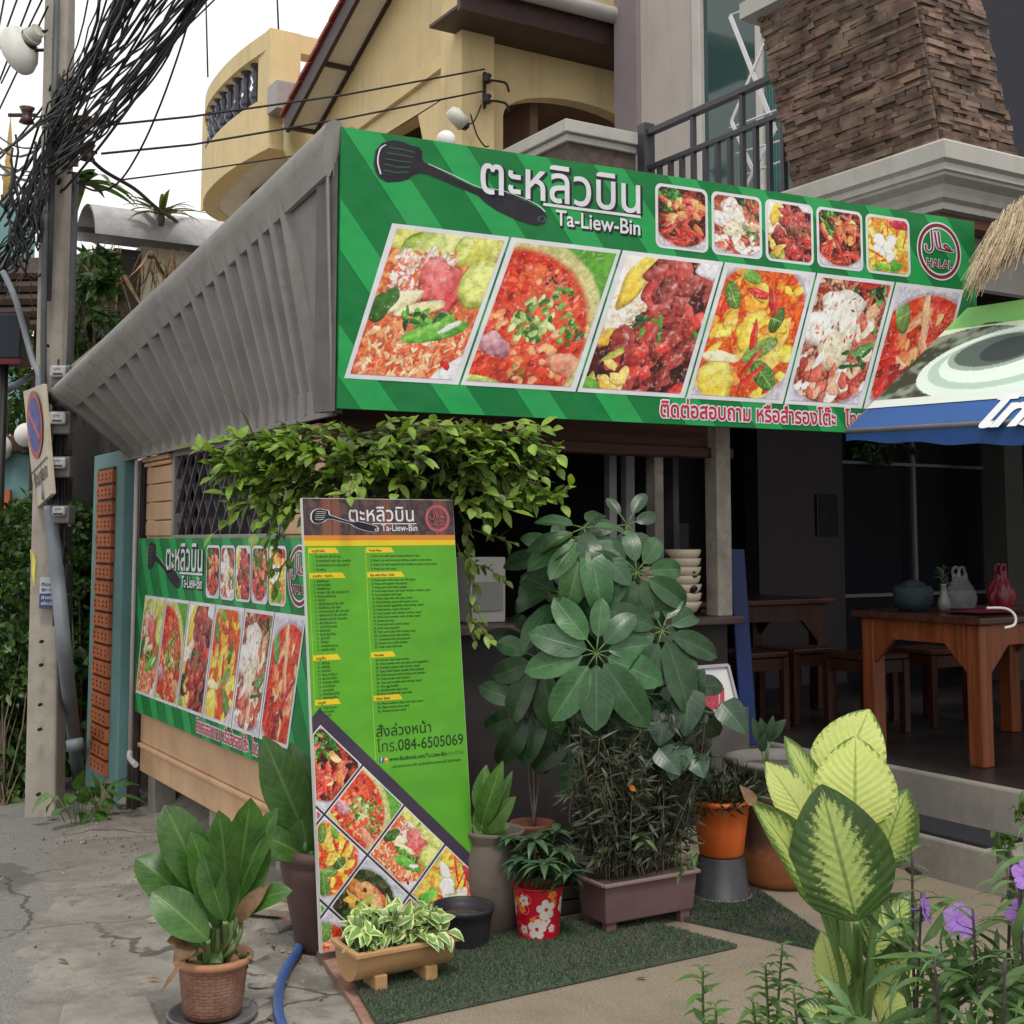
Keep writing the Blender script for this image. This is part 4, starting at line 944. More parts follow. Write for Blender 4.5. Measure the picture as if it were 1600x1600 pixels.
def spatula(mb, o, ex, ey, lift, m=0, grow_=0.0, slots=True, ms=1):
    """turner outline in unit box: blade, slots, neck and grip"""
    body = [(.0, .80), (.01, .92), (.045, .985), (.10, 1.0), (.155, .975), (.20, .93), (.245, .905), (.262, .865), (.262, .80), (.275, .755), (.315, .715), (.44, .58), (.56, .46), (.63, .41), (.68, .405), (.73, .37), (.86, .255), (.965, .15), (1.0, .07), (.985, .01), (.94, .0), (.89, .03), (.80, .10), (.70, .20), (.625, .30), (.59, .37), (.50, .455), (.39, .56), (.30, .64), (.255, .665), (.215, .655), (.185, .62), (.14, .61), (.07, .62), (.03, .67), (.01, .73)]
    sq = lambda l: [(x, (y + .45 * x - .45) / .62) for x, y in l]
    body = sq(body); p = grow(body, -grow_) if area(body) < 0 else grow(body, grow_)
    mb.prism(p, Vector(o) + Vector(ex).cross(Vector(ey)).normalized() * lift, ex, ey, 0, m)
    if slots:
        sl = [[(.085, .935), (.15, .905), (.215, .865)], [(.075, .885), (.14, .855), (.21, .82)], [(.065, .835), (.13, .80), (.20, .775)], [(.06, .785), (.125, .745), (.19, .73)], [(.06, .73), (.12, .695), (.18, .688)]]
        strokes_mb(mb, [[Vector(q) for q in sq(l)] for l in sl], o, ex, ey, .017, lift + .0008, ms)
        strokes_mb(mb, [sq([(.965 + .022 * math.cos(t), .055 + .028 * math.sin(t)) for t in np.linspace(0, 6.283, 14)])], o, ex, ey, .012, lift + .0008, ms)
ARAB = [[(1.0, .30), (.93, .30), (.86, .42), (.76, .50), (.68, .47), (.72, .40), (.84, .33), (.9, .28)],      # haa
        [(.90, .27), (.80, .30), (.62, .31), (.56, .36), (.52, .62), (.49, .95)],                                  # lam
        [(.56, .36), (.50, .32), (.44, .40), (.40, .62), (.36, .92)],                                                                # alef
        [(.24, .98), (.26, .6), (.27, .38), (.22, .22), (.12, .16), (.03, .24), (.02, .40)]]                                 # lam
def halal(root, o, ex, ey, R_, cols, lift, inner=None):
    """ring, arabic word and the word HALAL"""
    (ring, ringlight, ink, halo) = cols; c = Vector(o); n = Vector(ex).cross(Vector(ey)).normalized()
    def annulus(mb, r0, r1, lf, m=0):
        N = 44; a = [mb.v(c + n * lf + (Vector(ex) * math.cos(t) + Vector(ey) * math.sin(t)) * r0) for t in np.linspace(0, 2 * math.pi, N, endpoint=False)]
        b = [mb.v(c + n * lf + (Vector(ex) * math.cos(t) + Vector(ey) * math.sin(t)) * r1) for t in np.linspace(0, 2 * math.pi, N, endpoint=False)]
        for i in range(N): mb.f((a[i], b[i], b[(i + 1) % N], a[(i + 1) % N]), m)
    mb = MB(); annulus(mb, R_ * .80, R_ * 1.04, lift, 0); annulus(mb, R_ * .86, R_ * .985, lift + .0006, 1); mb.build('emblem_ring', [ringlight, ring], root)
    mb = MB(); oo = c - Vector(ex) * R_ * .66 - Vector(ey) * R_ * .22; L = [spline([Vector(p) for p in l], 6) for l in ARAB]
    strokes_mb(mb, L, oo, Vector(ex) * R_ * 1.3, Vector(ey) * R_ * .95, .13, lift + .0004, 0); strokes_mb(mb, L, oo, Vector(ex) * R_ * 1.3, Vector(ey) * R_ * .95, .065, lift + .0012, 1)
    q = c - Vector(ey) * R_ * .58
    text_mb(mb, 'HALAL', q, ex, ey, R_ * .40, bold=.065, align='C', lift=lift + .0004, m=0); text_mb(mb, 'HALAL', q, ex, ey, R_ * .40, bold=.012, align='C', lift=lift + .0016, m=1)
    mb.build('emblem_lettering', [halo, ink], root)
TITLE = 'ตะหลิวบิน'
def food_banner(name, o, ex, W, H, label, lay=(.041, .23, .179, .228, .265, .283, .124, .431, .089, .083, .927)):
    su, sw2, tu, tw0, lu, au_, aw_, u0s, pit, wds, hu = lay
    """hanging vinyl shop banner: o = top-left corner, ex = unit vector along its width"""
    o = Vector(o); ex = Vector(ex).normalized(); ey = Vector((0, 0, 1)); n = ex.cross(ey)
    root = thing(name, o, label, 'banner', None)
    P = lambda u, v, l=0.0: o + ex * (u * W) - ey * (v * H) + n * l
    mb = MB(); mb.grid(lambda u, v: P(u, v, .006 * math.sin(u * 9 + v * 3) * math.sin(v * 3.14) * 0 ), 60, 20); 
    mb.box8([P(0, 1, -.04), P(1, 1, -.04), P(1, 1, -.001), P(0, 1, -.001), P(0, 0, -.04), P(1, 0, -.04), P(1, 0, -.001), P(0, 0, -.001)][::1])
    mb.build('sheet', g_dark, root)
    # slanting light stripes, cut to the sheet
    mb = MB(); sw = .046; k = W / H
    for i in range(13):
        u0 = -.334 + i * .112; sl = .25            # stripe leans right going down
        poly = [(u0, 0), (u0 + sw, 0), (u0 + sw + sl, 1), (u0 + sl, 1)]
        for ax, lim, sg in ((0, 0, 1), (0, 1, -1)):
            out = []
            for a, b in zip(poly, poly[1:] + poly[:1]):
                ia, ib = sg * (a[ax] - lim) >= 0, sg * (b[ax] - lim) >= 0
                if ia: out.append(a)
                if ia != ib:
                    t = (lim - a[ax]) / (b[ax] - a[ax]); out.append((a[0] + (b[0] - a[0]) * t, a[1] + (b[1] - a[1]) * t))
            poly = out
            if not poly: break
        if len(poly) > 2: mb.poly([P(a, b, .0012) for a, b in poly][::-1])
    mb.build('stripes', g_light, root)
    # spatula
    mb = MB(); so_ = P(su, .258); sx, sy = ex * (W * sw2), ey * (H * .246)
    spatula(mb, so_ + ex * 0, sx, sy, .0022, 0, .006, False); spatula(mb, so_, sx, sy, .003, 1, 0, True, 0)
    sq = lambda l: [(x, (y + .45 * x - .45) / .62) for x, y in l]
    strokes_mb(mb, [spline([Vector(p) for p in sq(((.035, .70), (.018, .82), (.03, .93), (.06, .965)))]), spline([Vector(p) for p in sq(((.30, .735), (.44, .60), (.58, .46), (.66, .42), (.75, .37), (.92, .22), (.985, .12)))])], so_ + n * .0008 + ey * .0, sx, sy, .008, .0038, 2)
    mb.build('spatula_print', [flat('spatula_edge', (.03, .10, .06)), blk, wht], root)
    # title
    tw = tw0 * W
    mb = MB(); to = P(tu, .170)
    text_mb(mb, TITLE, to + ex * .009 - ey * .007, ex, ey, H * .200, bold=.034, width=tw, lift=.0030, m=0)
    text_mb(mb, TITLE, to, ex, ey, H * .200, bold=.010, width=tw, lift=.0042, m=1)
    le = tu + tw0 + .001; mb.quad(P(lu, .190, .004), P(le, .190, .004), P(le, .179, .004), P(lu, .179, .004), 1)
    text_mb(mb, 'Ta-Liew-Bin', P(au_, .258) + ex * .008 - ey * .008, ex, ey, H * .085, bold=.03, width=aw_ * W, lift=.0030, m=0)
    text_mb(mb, 'Ta-Liew-Bin', P(au_, .258), ex, ey, H * .085, bold=.014, width=aw_ * W, lift=.0042, m=1)
    mb.build('shop_name_lettering', [blk, wht], root)
    # six slanted pictures
    mbw = MB(); edges_t = [.064, .221, .381, .541, .698, .842, .977]; edges_b = [.007, .153, .313, .476, .636, .775, .908]
    vt, vb = .326, .894
    kinds = ['rice', 'curry', 'stirfry', 'yellow', 'squid', 'prawn']
    for i in range(6):
        a, b, c, d = (edges_t[i], vt), (edges_t[i + 1] - .003, vt), (edges_b[i + 1] - .003, vb), (edges_b[i], vb)
        mbw.poly([P(*d, .0024), P(*c, .0024), P(*b, .0024), P(*a, .0024)])
        e = .007; ev = .017
        cs = [P(a[0] + e * .9, a[1] + ev, .0038), P(b[0] - e, b[1] + ev, .0038), P(c[0] - e * .9, c[1] - ev, .0038), P(d[0] + e, d[1] - ev, .0038)]
        picture('dish_picture', dish(kinds[i], 190, 240, 20 + i), cs, vinyl, root)
    mbw.build('picture_borders', wht, root)
    mbw = MB(); uu = [u0s + pit * i_ for i_ in range(5)]
    for i, kd in enumerate(['pepper', 'squid', 'stirfry', 'pepper', 'salad']):
        u0, u1, v0, v1 = uu[i], uu[i] + wds, .036, .298
        def rr(u0, u1, v0, v1, rad, l):
            pts = []
            for cx, cy, a0 in ((u1 * W - rad, v0 * H + rad, -90), (u1 * W - rad, v1 * H - rad, 0), (u0 * W + rad, v1 * H - rad, 90), (u0 * W + rad, v0 * H + rad, 180)):
                for t in range(7): an = R(a0 + t * 15); pts.append(P((cx + rad * math.cos(an)) / W, (cy + rad * math.sin(an)) / H, l))
            return pts
        mbw.poly(rr(u0, u1, v0, v1, .035, .0026)[::-1])
        e, f_ = .0042, .0125
        im = dish(kd, 96, 116, 50 + i)
        picture('small_dish_picture', im, [P(u0 + e, v0 + f_, .004), P(u1 - e, v0 + f_, .004), P(u1 - e, v1 - f_, .004), P(u0 + e, v1 - f_, .004)], vinyl, root, roundr=.028)
    mbw.build('small_picture_borders', wht, root)
    halal(root, P(hu, .162), ex, ey, H * .128, (maroon, wht, maroon, wht), .003)
    mb = MB(); t0 = P(.436, .972)
    text_mb(mb, 'ติดต่อสอบถาม หรือสำรองโต๊ะ', t0, ex, ey, H * .088, bold=.085, width=.288 * W, lift=.0026, m=0); text_mb(mb, 'ติดต่อสอบถาม หรือสำรองโต๊ะ', t0, ex, ey, H * .088, bold=.02, width=.288 * W, lift=.004, m=1)
    mb.build('booking_lettering', [wht, crim], root); mb = MB()
    t0 = P(.742, .972)
    text_mb(mb, 'โทร.', t0, ex, ey, H * .088, bold=.085, width=.035 * W, lift=.0026, m=0); text_mb(mb, 'โทร.', t0, ex, ey, H * .088, bold=.02, width=.035 * W, lift=.004, m=1)
    mb.build('phone_lettering', [wht, crim], root)
    mb = MB()
    for u in (.004, .996):
        for v in (.015, .985): mb.lathe([(.008, 0), (.014, .003), (.008, .006)], P(u, v, .002), 10)
    return root
tl, tr = PY(533, 198, 4.95), PD(1522, 350, 6.98)
tr.z = tl.z
ban_ex = (tr - tl).normalized(); BW = (tr - tl).length; BH = tl.z - PY(533, 638, 4.95).z
front_banner = food_banner('shop_banner', tl, ban_ex, BW, BH, 'large green food banner hanging over the shop front above the counter opening')
# the same print again, smaller, on the side wall
y1, y0 = 8.235, 5.36
sb = food_banner('shop_banner', (XW - .046, y1, 1.515), (0, -1, 0), y1 - y0, 1.08, 'smaller green food banner fixed flat along the tan side wall under the lattice window', (.07, .245, .215, .24, .31, .325, .13, .478, .083, .078, .945))
# steel end frame of the front banner
fr = plain('banner_frame_steel', (.11, .10, .095), .6, .15, 8, .1)
mb = MB(); nB = ban_ex.cross(Vector((0, 0, 1))); e = tl - nB * .045
mb.box8([e + V3(-.02, .16, -BH - .0), e + V3(-.0, 0, -BH), e + V3(.0, .16, -BH), e + V3(.02, .17, -BH), e + V3(-.02, .16, 0), e + V3(0, 0, 0), e + V3(0, .16, 0), e + V3(.02, .17, 0)])
mb.box8([tl + V3(-.055, .13, -BH - .01), tl + V3(-.004, .02, -BH - .01), tl + V3(-.004, .14, -BH - .01), tl + V3(-.04, .14, -BH - .01), tl + V3(-.055, .13, .01), tl + V3(-.004, .02, .01), tl + V3(-.004, .14, .01), tl + V3(-.04, .14, .01)])
mb.build('banner_frame', fr, front_banner)
mb = MB(); q0 = tl - nB * .07; q1 = tr - nB * .07
for zz in (-.05, -BH * .5, -BH + .05): mb.bar(q0 + V3(0, 0, zz), q1 + V3(0, 0, zz), .03, .03)
mb.build('banner_rail', fr, front_banner)

# ================================================================== leaning menu board
BL, BR_, TLb = PD(502, 1490, 4.64), PD(746, 1446, 4.96), PD(472, 778, 4.72)
TRb = PPL(706, 770, BL, (BR_ - BL).cross(TLb - BL).normalized()); TRb = TLb + (BR_ - BL)
board = thing('menu_board', BL, 'tall bright green menu board with dark wood header standing by the brown pots', 'menu board')
bx = (BR_ - BL); bw = bx.length; bxn = bx.normalized(); byv = (TLb - BL); bh = byv.length; byn = byv.normalized(); bn = bxn.cross(byn).normalized()
def B(u, v, l=0.0):
    """u 0..1 left to right, v 0..1 from the top"""
    return (TLb.lerp(TRb, u)).lerp(BL.lerp(BR_, u), v) + bn * l
bgreen = flat('board_green', (.092, .345, .022)); bor = flat('board_orange', (.60, .22, .03)); byel = flat('board_yellow', (.68, .50, .02)); bink = flat('board_ink', (.012, .035, .012)); bline = flat('board_line', (.28, .55, .03))
mb = MB(); mb.box8([B(0, 1, -.022), B(1, 1, -.022), B(1, 1, 0), B(0, 1, 0), B(0, 0, -.022), B(1, 0, -.022), B(1, 0, 0), B(0, 0, 0)], 0); panel = mb.build('panel', plain('board_edge_foam', (.6, .6, .58), .6, .05, 5, 0), board)
q = lambda mb, u0, u1, v0, v1, l, m=0: mb.quad(B(u0, v1, l), B(u1, v1, l), B(u1, v0, l), B(u0, v0, l), m)
hv = .086
mb = MB(); q(mb, .002, .998, .108, .999, .0008); mb.build('green_print', bgreen, board)
t = NT('printed_planks'); sepn = t.n('ShaderNodeSeparateXYZ'); t.l(t.tc.outputs['UV'], sepn.inputs[0])
plk = t.math('FRACT', t.math('MULTIPLY', sepn.outputs[0], 5.6)); n1 = t.noise(3, 6, .6, t.mapping((9, 1.2, 9), src='UV'), .8)
col = t.mix(t.ramp(n1, .3, .7), (.028, .017, .024), (.10, .058, .058)); bd = t.ramp(t.noise(1.0, 2, .5, t.mapping((5.6, 0, 0), src='UV', loc=(.6, 0, 0))), .50, .62)
col = t.mix(t.math('MULTIPLY', bd, .6), col, (.26, .09, .04)); gap = t.math('SUBTRACT', 1.0, t.ramp(plk, .0, .04)); col = t.mix(gap, col, (.008, .006, .008)); planks = t.fin(col, .42, .35)
mb = MB(); q(mb, .002, .998, .001, hv, .0008); mb.build('wood_header', planks, board)
mb = MB(); q(mb, .002, .998, hv + .0, hv + .0115, .0012, 0); q(mb, .002, .998, hv + .0117, .1105, .0012, 1); mb.build('header_bands', [bor, byel], board)
eu = B(.5, .5) - B(.4, .5); EX = lambda v=0: (B(1, v) - B(0, v)).normalized(); EY = byn
U1 = (B(1, .1) - B(0, .1)).length; V1 = bh
mb = MB(); so_ = B(.05, .076); sx, sy = EX(.05) * (U1 * .43), EY * (V1 * .053)
spatula(mb, so_, sx, sy, .0014, 0, .012, False); spatula(mb, so_, sx, sy, .0022, 1, -.006, True, 0)
text_mb(mb, TITLE, B(.29, .053), EX(.05), EY, V1 * .048, bold=.008, width=U1 * .43, lift=.0026, m=0)
mb.quad(B(.44, .0600, .0026), B(.735, .0600, .0026), B(.735, .0578, .0026), B(.44, .0578, .0026), 0)
text_mb(mb, 'Ta-Liew-Bin', B(.50, .076), EX(.05), EY, V1 * .022, bold=.008, width=U1 * .24, lift=.0026, m=0)
mb.build('header_lettering', [wht, blk], board)
pinkish = flat('print_pink', (.42, .10, .13)); halal(board, B(.885, .046), EX(.05), EY, U1 * .082, (pinkish, pinkish, pinkish, flat('print_dark_plum', (.05, .02, .03))), .0014)
# menu columns
mb = MB()
q(mb, .022, .026, .118, .48, .0012, 2); q(mb, .385, .389, .118, .60, .0012, 2)
LEFT = [('เมนูข้าวผัด', ['1. ข้าวผัดหมึก กุ้ง ไก่ รวม', '2. ข้าวผัดต้มยำ หมึก กุ้ง ปลาหมึก', '3. ข้าวผัดเขียวหวาน หมึก กุ้ง ไก่', '4. ข้าวผัดปู']),
        ('ราดข้าว / กับข้าว', ['5. ผัดพริกเผา', '6. กุ้งกระเทียม', '7. ผัดพริกไทย', '8. กะเพรา เนื้อ กุ้ง ปลาหมึก ไก่', '9. ผัดกระเพราทะเล', '10. ผัดฉ่า', '11. ผัดน้ำมันหอย กุ้ง หมึก', '12. ผัดผักรวม กุ้ง หมึก', '13. ทอดกระเทียม กุ้ง ปลาหมึก', '14. พริกแกง ไก่ กุ้ง ปลาหมึก', '15. ผัดผงกะหรี่ กุ้ง ปลาหมึก', '16. ผัดเปรี้ยวหวาน', '17. คะน้าน้ำมันหอย', '18. ผัดผักบุ้ง', '19. ต้มยำกุ้งน้ำข้น', '20. ต้มข่าไก่', '21. ไข่เจียว', '22. แกงเขียวหวาน', '23. แกงจืดเต้าหู้']),
        ('เมนูเส้น', ['24. ผัดไทย', '25. ผัดซีอิ๊ว', '26. ราดหน้า', '27. ผัดมาม่าขี้เมา', '28. ผัดมักกะโรนี', '29. ก๋วยเตี๋ยวคั่วไก่', '30. มาม่าต้มยำ', '31. บะหมี่แห้ง', '32. ก๋วยเตี๋ยวน้ำใส', '33. เส้นหมี่ลูกชิ้น']),
        ('เมนูยำ', ['34. ยำรวมทะเล', '35. ยำวุ้นเส้น', '36. ลาบไก่'])]
RIGHT = [('Fried Rice', ['1. Fried rice with squid shrimp chicken meat', '2. Fried rice with tom yum shrimp, squid in spicy sauce', '3. Fried rice with squid shrimp chicken in green curry sauce', '4. Fried rice with crab']),
         ('Eat with Rice / Dish', ['5. Fried squid with roast red chili paste', '6. Prawn with garlic and pepper', '7. Fried pork with black pepper', '8. Fried basil leaves with beef, shrimp, chicken, squid', '9. Fried seafood with basil', '10. Fried crispy fish with spicy herbs', '11. Fried shrimp, squid with oyster sauce', '12. Fried mixed vegetables with shrimp, squid', '13. Fried shrimp, squid with garlic', '14. Curry paste with chicken, shrimp, squid', '15. Fried curry powder with shrimp, squid', '16. Sweet and sour', '17. Fried kale with oyster sauce', '18. Fried morning glory', '19. Tom yum kung with creamy soup', '20. Coconut soup with chicken', '21. Omelette with minced pork', '22. Green curry with chicken', '23. Clear soup with tofu']),
         ('Noodle', ['24. Pad thai with fresh shrimp', '25. Fried noodle with soy sauce and vegetables', '26. Noodle in gravy with shrimp, squid', '27. Spicy fried instant noodle with seafood', '28. Fried macaroni with shrimp and chicken', '29. Fried noodle with chicken', '30. Tom yum noodle with shrimp, squid', '31. Dry egg noodle', '32. Noodle with clear soup', '33. Rice noodle with meat balls']),
         ('Spicy Salad', ['34. Mixed seafood salad with spicy sauce', '35. Glass noodle spicy salad', '36. Minced chicken salad'])]
heads = [(.1145, 4), (.172, 19), (.357, 10), (.456, 3)]
for (cu0, cu1, blocks) in ((.045, .375, LEFT), (.412, .985, RIGHT)):
    for (v0, nl), (hd, its) in zip(heads, blocks):
        ul = .105 + .006 * len(hd)
        mb.poly([B(cu0 - .02, v0 + .0125, .0014), B(cu0 + ul, v0 + .0125, .0014), B(cu0 + ul - .02 - .0, v0, .0014), B(cu0 - .02, v0, .0014)], 1)
        text_mb(mb, hd, B(cu0, v0 + .0098), EX(.3), EY, V1 * .0078, bold=.016, lift=.0022)
        for k, tx in enumerate(its):
            vv = v0 + .0125 + (.0100 if nl == 4 else .0086) * (k + 1)
            text_mb(mb, tx, B(cu0 + .005, vv), EX(.3), EY, V1 * .0072, bold=.012, lift=.0018)
text_mb(mb, 'สั่งล่วงหน้า', B(.40, .549), EX(.7), EY, V1 * .033, bold=.006, width=U1 * .36, lift=.0018); text_mb(mb, 'โทร.084-6505069', B(.40, .584), EX(.7), EY, V1 * .036, bold=.006, width=U1 * .575, lift=.0018)
text_mb(mb, 'www.facebook.com/Ta-Liew-Bin-ตะหลิวบิน', B(.475, .606), EX(.7), EY, V1 * .014, bold=.016, width=U1 * .50, lift=.0018)
text_mb(mb, 'บริการอาหารตามสั่ง และจัดเลี้ยงนอกสถานที่ มีบริการส่ง', B(.49, .622), EX(.7), EY, V1 * .0085, bold=.008, width=U1 * .46, lift=.0018)
mb.build('menu_lettering', [bink, byel, bline], board)
fb = flat('icon_blue', (.02, .06, .25)); mb = MB(); mb.prism([(.012 * math.cos(t), .012 * math.sin(t)) for t in np.linspace(0, 6.283, 4, endpoint=False) + .785], B(.425, .602, .0016), EX(.7), EY, 0, 0)
text_mb(mb, 'f', B(.419, .606), EX(.7), EY, V1 * .014, bold=.02, lift=.0024, m=1); c = B(.455, .601)
mb.prism([(.0085 * math.cos(t), .0085 * math.sin(t)) for t in np.linspace(-.6, 3.74, 14)] + [(0, -.017)], c + bn * .0016, EX(.7), EY, 0, 2); mb.prism([(.0035 * math.cos(t), .0035 * math.sin(t)) for t in np.linspace(0, 6.28, 10, endpoint=False)], c + bn * .0022, EX(.7), EY, 0, 1)
mb.build('contact_icons', [fb, wht, bor], board)
# diagonal mosaic of dishes in the lower left
dk = flat('mosaic_gap', (.045, .035, .06))
def D(a, b):   # mosaic axes in board metres: origin at the apex, a runs down-right, b runs down-left
    ux, vy = .052 * bw, .508 * bh; s2 = .7071
    x = ux + (a - b) * .7071; y = vy + (a + b) * .7071; return x / bw, y / bh
def clip(poly, lim):
    for f in lim:
        out = []
        for p, r_ in zip(poly, poly[1:] + poly[:1]):
            fp, fr_ = f(p), f(r_)
            if fp >= 0: out.append(p)
            if (fp >= 0) != (fr_ >= 0): k = fp / (fp - fr_); out.append((p[0] + (r_[0] - p[0]) * k, p[1] + (r_[1] - p[1]) * k))
        poly = out
        if not poly: return []
    return poly
lim = [lambda p: p[0] - .003, lambda p: .997 - p[0], lambda p: .998 - p[1]]
mb = MB()
band = [(-.06 + .0, -.0), (1.0, 0), (1.0, .052), (-.06, .052)]
bp = clip([D(*p) for p in [(-.038, -.038), (1.2, -.038), (1.2, 1.2), (-.038, 1.2)]], lim); mb.poly([B(u, v, .0014) for u, v in bp][::-1], 0)
mb.build('mosaic_ground', dk, board)
cell = .226; kinds = {(0, 0): 'pepper', (1, 0): 'curry', (2, 0): 'rice', (3, 0): 'salad', (0, 1): 'salad', (1, 1): 'yellow', (2, 1): 'shrimp', (3, 1): 'squid', (4, 0): 'prawn', (4, 1): 'prawn', (2, 2): 'prawn', (3, 2): 'rice', (1, 2): 'curry', (3, 3): 'yellow', (2, 3): 'stirfry'}
mbw = MB(); pics = []
cor = {}
for (i, j), kd in kinds.items():
    a0, b0_ = i * cell, j * cell; g = .004; pl_ = clip([D(a0 + g, b0_ + g), D(a0 + cell - g, b0_ + g), D(a0 + cell - g, b0_ + cell - g), D(a0 + g, b0_ + cell - g)], lim)
    if len(pl_) < 3: continue
    mbw.poly([B(u, v, .002) for u, v in pl_][::-1], 0)
    g = .0085; cs = [D(a0 + g, b0_ + g), D(a0 + cell - g, b0_ + g), D(a0 + cell - g, b0_ + cell - g), D(a0 + g, b0_ + cell - g)]
    def kp(U, W, cs=cs):
        x = (cs[0][0] * (1 - U) + cs[1][0] * U) * (1 - W) + (cs[3][0] * (1 - U) + cs[2][0] * U) * W; y = (cs[0][1] * (1 - U) + cs[1][1] * U) * (1 - W) + (cs[3][1] * (1 - U) + cs[2][1] * U) * W
        return (x > .008) & (x < .992) & (y < .996)
    im = np.rot90(dish(kd, 120, 120, 80 + i * 7 + j), 0); picture('dish_picture', im, [B(u, v, .0032) for u, v in cs], vinyl, board, keep=kp)
mbw.build('mosaic_borders', wht, board)
mb = MB(); mb.tube([B(.5, .12, -.02), B(.5, .6, -.2) * 1, Vector((B(.5, .6).x - bn.x * .55, B(.5, .6).y - bn.y * .55, .02))], .012, 8); mb.build('rear_strut', fr, board)
# ================================================================== left side of the lane
polec = plain('weathered_pole_concrete', (.33, .30, .255), .85, .14, 4, .35, dirt=(.14, .125, .105), dscale=2.5, damt=.55, bscale=40)
black = plain('black_cable', (.014, .014, .017), .55, .25, 20, .05)
pipeg = plain('blue_grey_conduit', (.16, .185, .215), .5, .12, 6, .1, dirt=(.10, .10, .10))
pb, pt_ = PD(70, 1268, 8.40), PD(94, 0, 8.30); pd_ = (pt_ - pb).normalized()
pole = thing('utility_pole', pb, 'tall weathered concrete pole carrying tangled black cables beside the corrugated eave', 'pole')
mb = MB(); ptop = pb + pd_ * 9.0; s0, s1 = .100, .066
ax, ay = RT, FW
mb.box8([pb + (ax * a + ay * b) * s0 - pd_ * .3 for a, b in ((-1, -1), (1, -1), (1, 1), (-1, 1))] + [ptop + (ax * a + ay * b) * s1 for a, b in ((-1, -1), (1, -1), (1, 1), (-1, 1))])
mb.build('pole_shaft', polec, pole, bevel=.018)
def on_pole(px, py, out=.13): return PD(px, py, 8.34 - out)
mb = MB()
for y_ in (75, 282, 410, 545, 1000, 1036, 1097, 1135, 1235): p = on_pole(93 - (y_ / 1268) * 26 + 4, y_, -.0); mb.tube([p - FW * (.155 - y_ * 2e-5) + FW * .02, p - FW * .145], .011, 8)
mb.build('bolt_hole', plain('hole_black', (.01, .01, .01), .9, .1, 3, 0), pole)
mb = MB(); a = on_pole(99, 228, .02); mb.bar(a + pd_ * .14, a - pd_ * .14, .20, .03, up=-FW); mb.build('steel_plate', plain('dull_steel_plate', (.22, .19, .18), .5, .15, 8, .1), pole, bevel=.004)
cd = thing('conduit_pipe', PG(128, 1228), 'blue grey plastic conduit pipe leaning up against the concrete pole', 'pipe')
mb = MB(); mb.tube(spline([PG(124, 1228), PD(104, 1050, 8.1), PD(90, 900, 8.08), PD(80, 790, 8.08)]), .045, 14); mb.build('pipe_run', pipeg, cd); mb = MB(); mb.tube(spline([PD(76, 800, 8.12), PD(68, 560, 8.14), PD(72, 330, 8.14)]), .02, 8); mb.build('thin_riser', plain('dark_riser', (.06, .06, .065), .5, .2, 6), cd)
mb = MB(); mb.tube([PD(118, 1172, 8.1), PD(116, 1155, 8.1)], .052, 14); mb.build('pipe_joint', pipeg, cd)
for i, (px, y0_, y1_) in enumerate(((83, -10, 470), (112, 270, 700))):
    mb = MB(); mb.tube([PD(px + 6, y0_, 8.17), PD(px, (y0_ + y1_) / 2, 8.16), PD(px - 8, y1_, 8.17)], .022, 8); o = mb.build('riser_pipe', plain('dark_riser', (.06, .06, .065), .5, .2, 6), pole)
# meters
glassm = plain('meter_glass', (.33, .34, .33), .25, .2, 30, .1, spec=.6); metb = plain('meter_casing', (.15, .15, .155), .5, .12, 6)
lb_m = ['grey electricity meter highest on the pole above the eave tip', 'grey electricity meter just below the eave tip on the pole', 'grey electricity meter in the middle of the pole below the wire tangle', 'small grey electricity meter lowest on the pole beside the no parking sign']
for (px, py, sc_), lb in zip(((92, 582, 1), (91, 655, 1.05), (92, 725, .95), (93, 800, .8)), lb_m):
    m_ = PD(px, py, 7.98); t_ = thing('electricity_meter', m_, lb, 'meter', 'electricity meters on the pole'); k = .058 * sc_
    mb = MB(); mb.box8([m_ + RT * a * k * 1.1 + FW * b + V3(0, 0, c * k) for c in (-1.5, .9) for a, b in ((-1, .02), (1, .02), (1, .15), (-1, .15))]); mb.build('meter_box', metb, t_, bevel=.012)
    mb = MB(); mb.box8([m_ + RT * a * k * .88 + FW * b + V3(0, 0, c * k) for c in (-.55, .75) for a, b in ((-1, -.025), (1, -.025), (1, .018), (-1, .018))]); mc_ = mb.build('meter_cover', glassm, t_, bevel=.012)
    mb = MB(); text_mb(mb, 'kWh', m_ + V3(0, 0, .012) - FW * .0262, RT, V3(0, 0, 1), .02, align='C'); mb.quad(*[m_ + RT * a * .03 - FW * .0262 + V3(0, 0, c) for a, c in ((-1, -.018), (1, -.018), (1, -.006), (-1, -.006))]); mb.build('meter_dial', flat('dial_black', (.03, .03, .03)), mc_)
# black boxes and tangle among the meters
mb = MB()
for k in range(26):
    a = PD(rnd.uniform(86, 108), rnd.uniform(560, 1000), 8.13); b = PD(rnd.uniform(86, 108), rnd.uniform(560, 1000), 8.1); mb.tube(spline([a, a.lerp(b, .4) + RT * rnd.uniform(-.04, .04) - FW * .05, b], 5), .008, 5)
for y_ in (690, 760, 845, 905, 955): p = PD(98, y_, 8.14); mb.box8([p + RT * a * .045 + FW * b * .05 + V3(0, 0, c * .09) for c in (-1, 1) for a, b in ((-1, -1), (1, -1), (1, 1), (-1, 1))])
tag(mb.build('wire_tangle', black), 'tangle of black meter wires and boxes running down the concrete pole', 'wires')
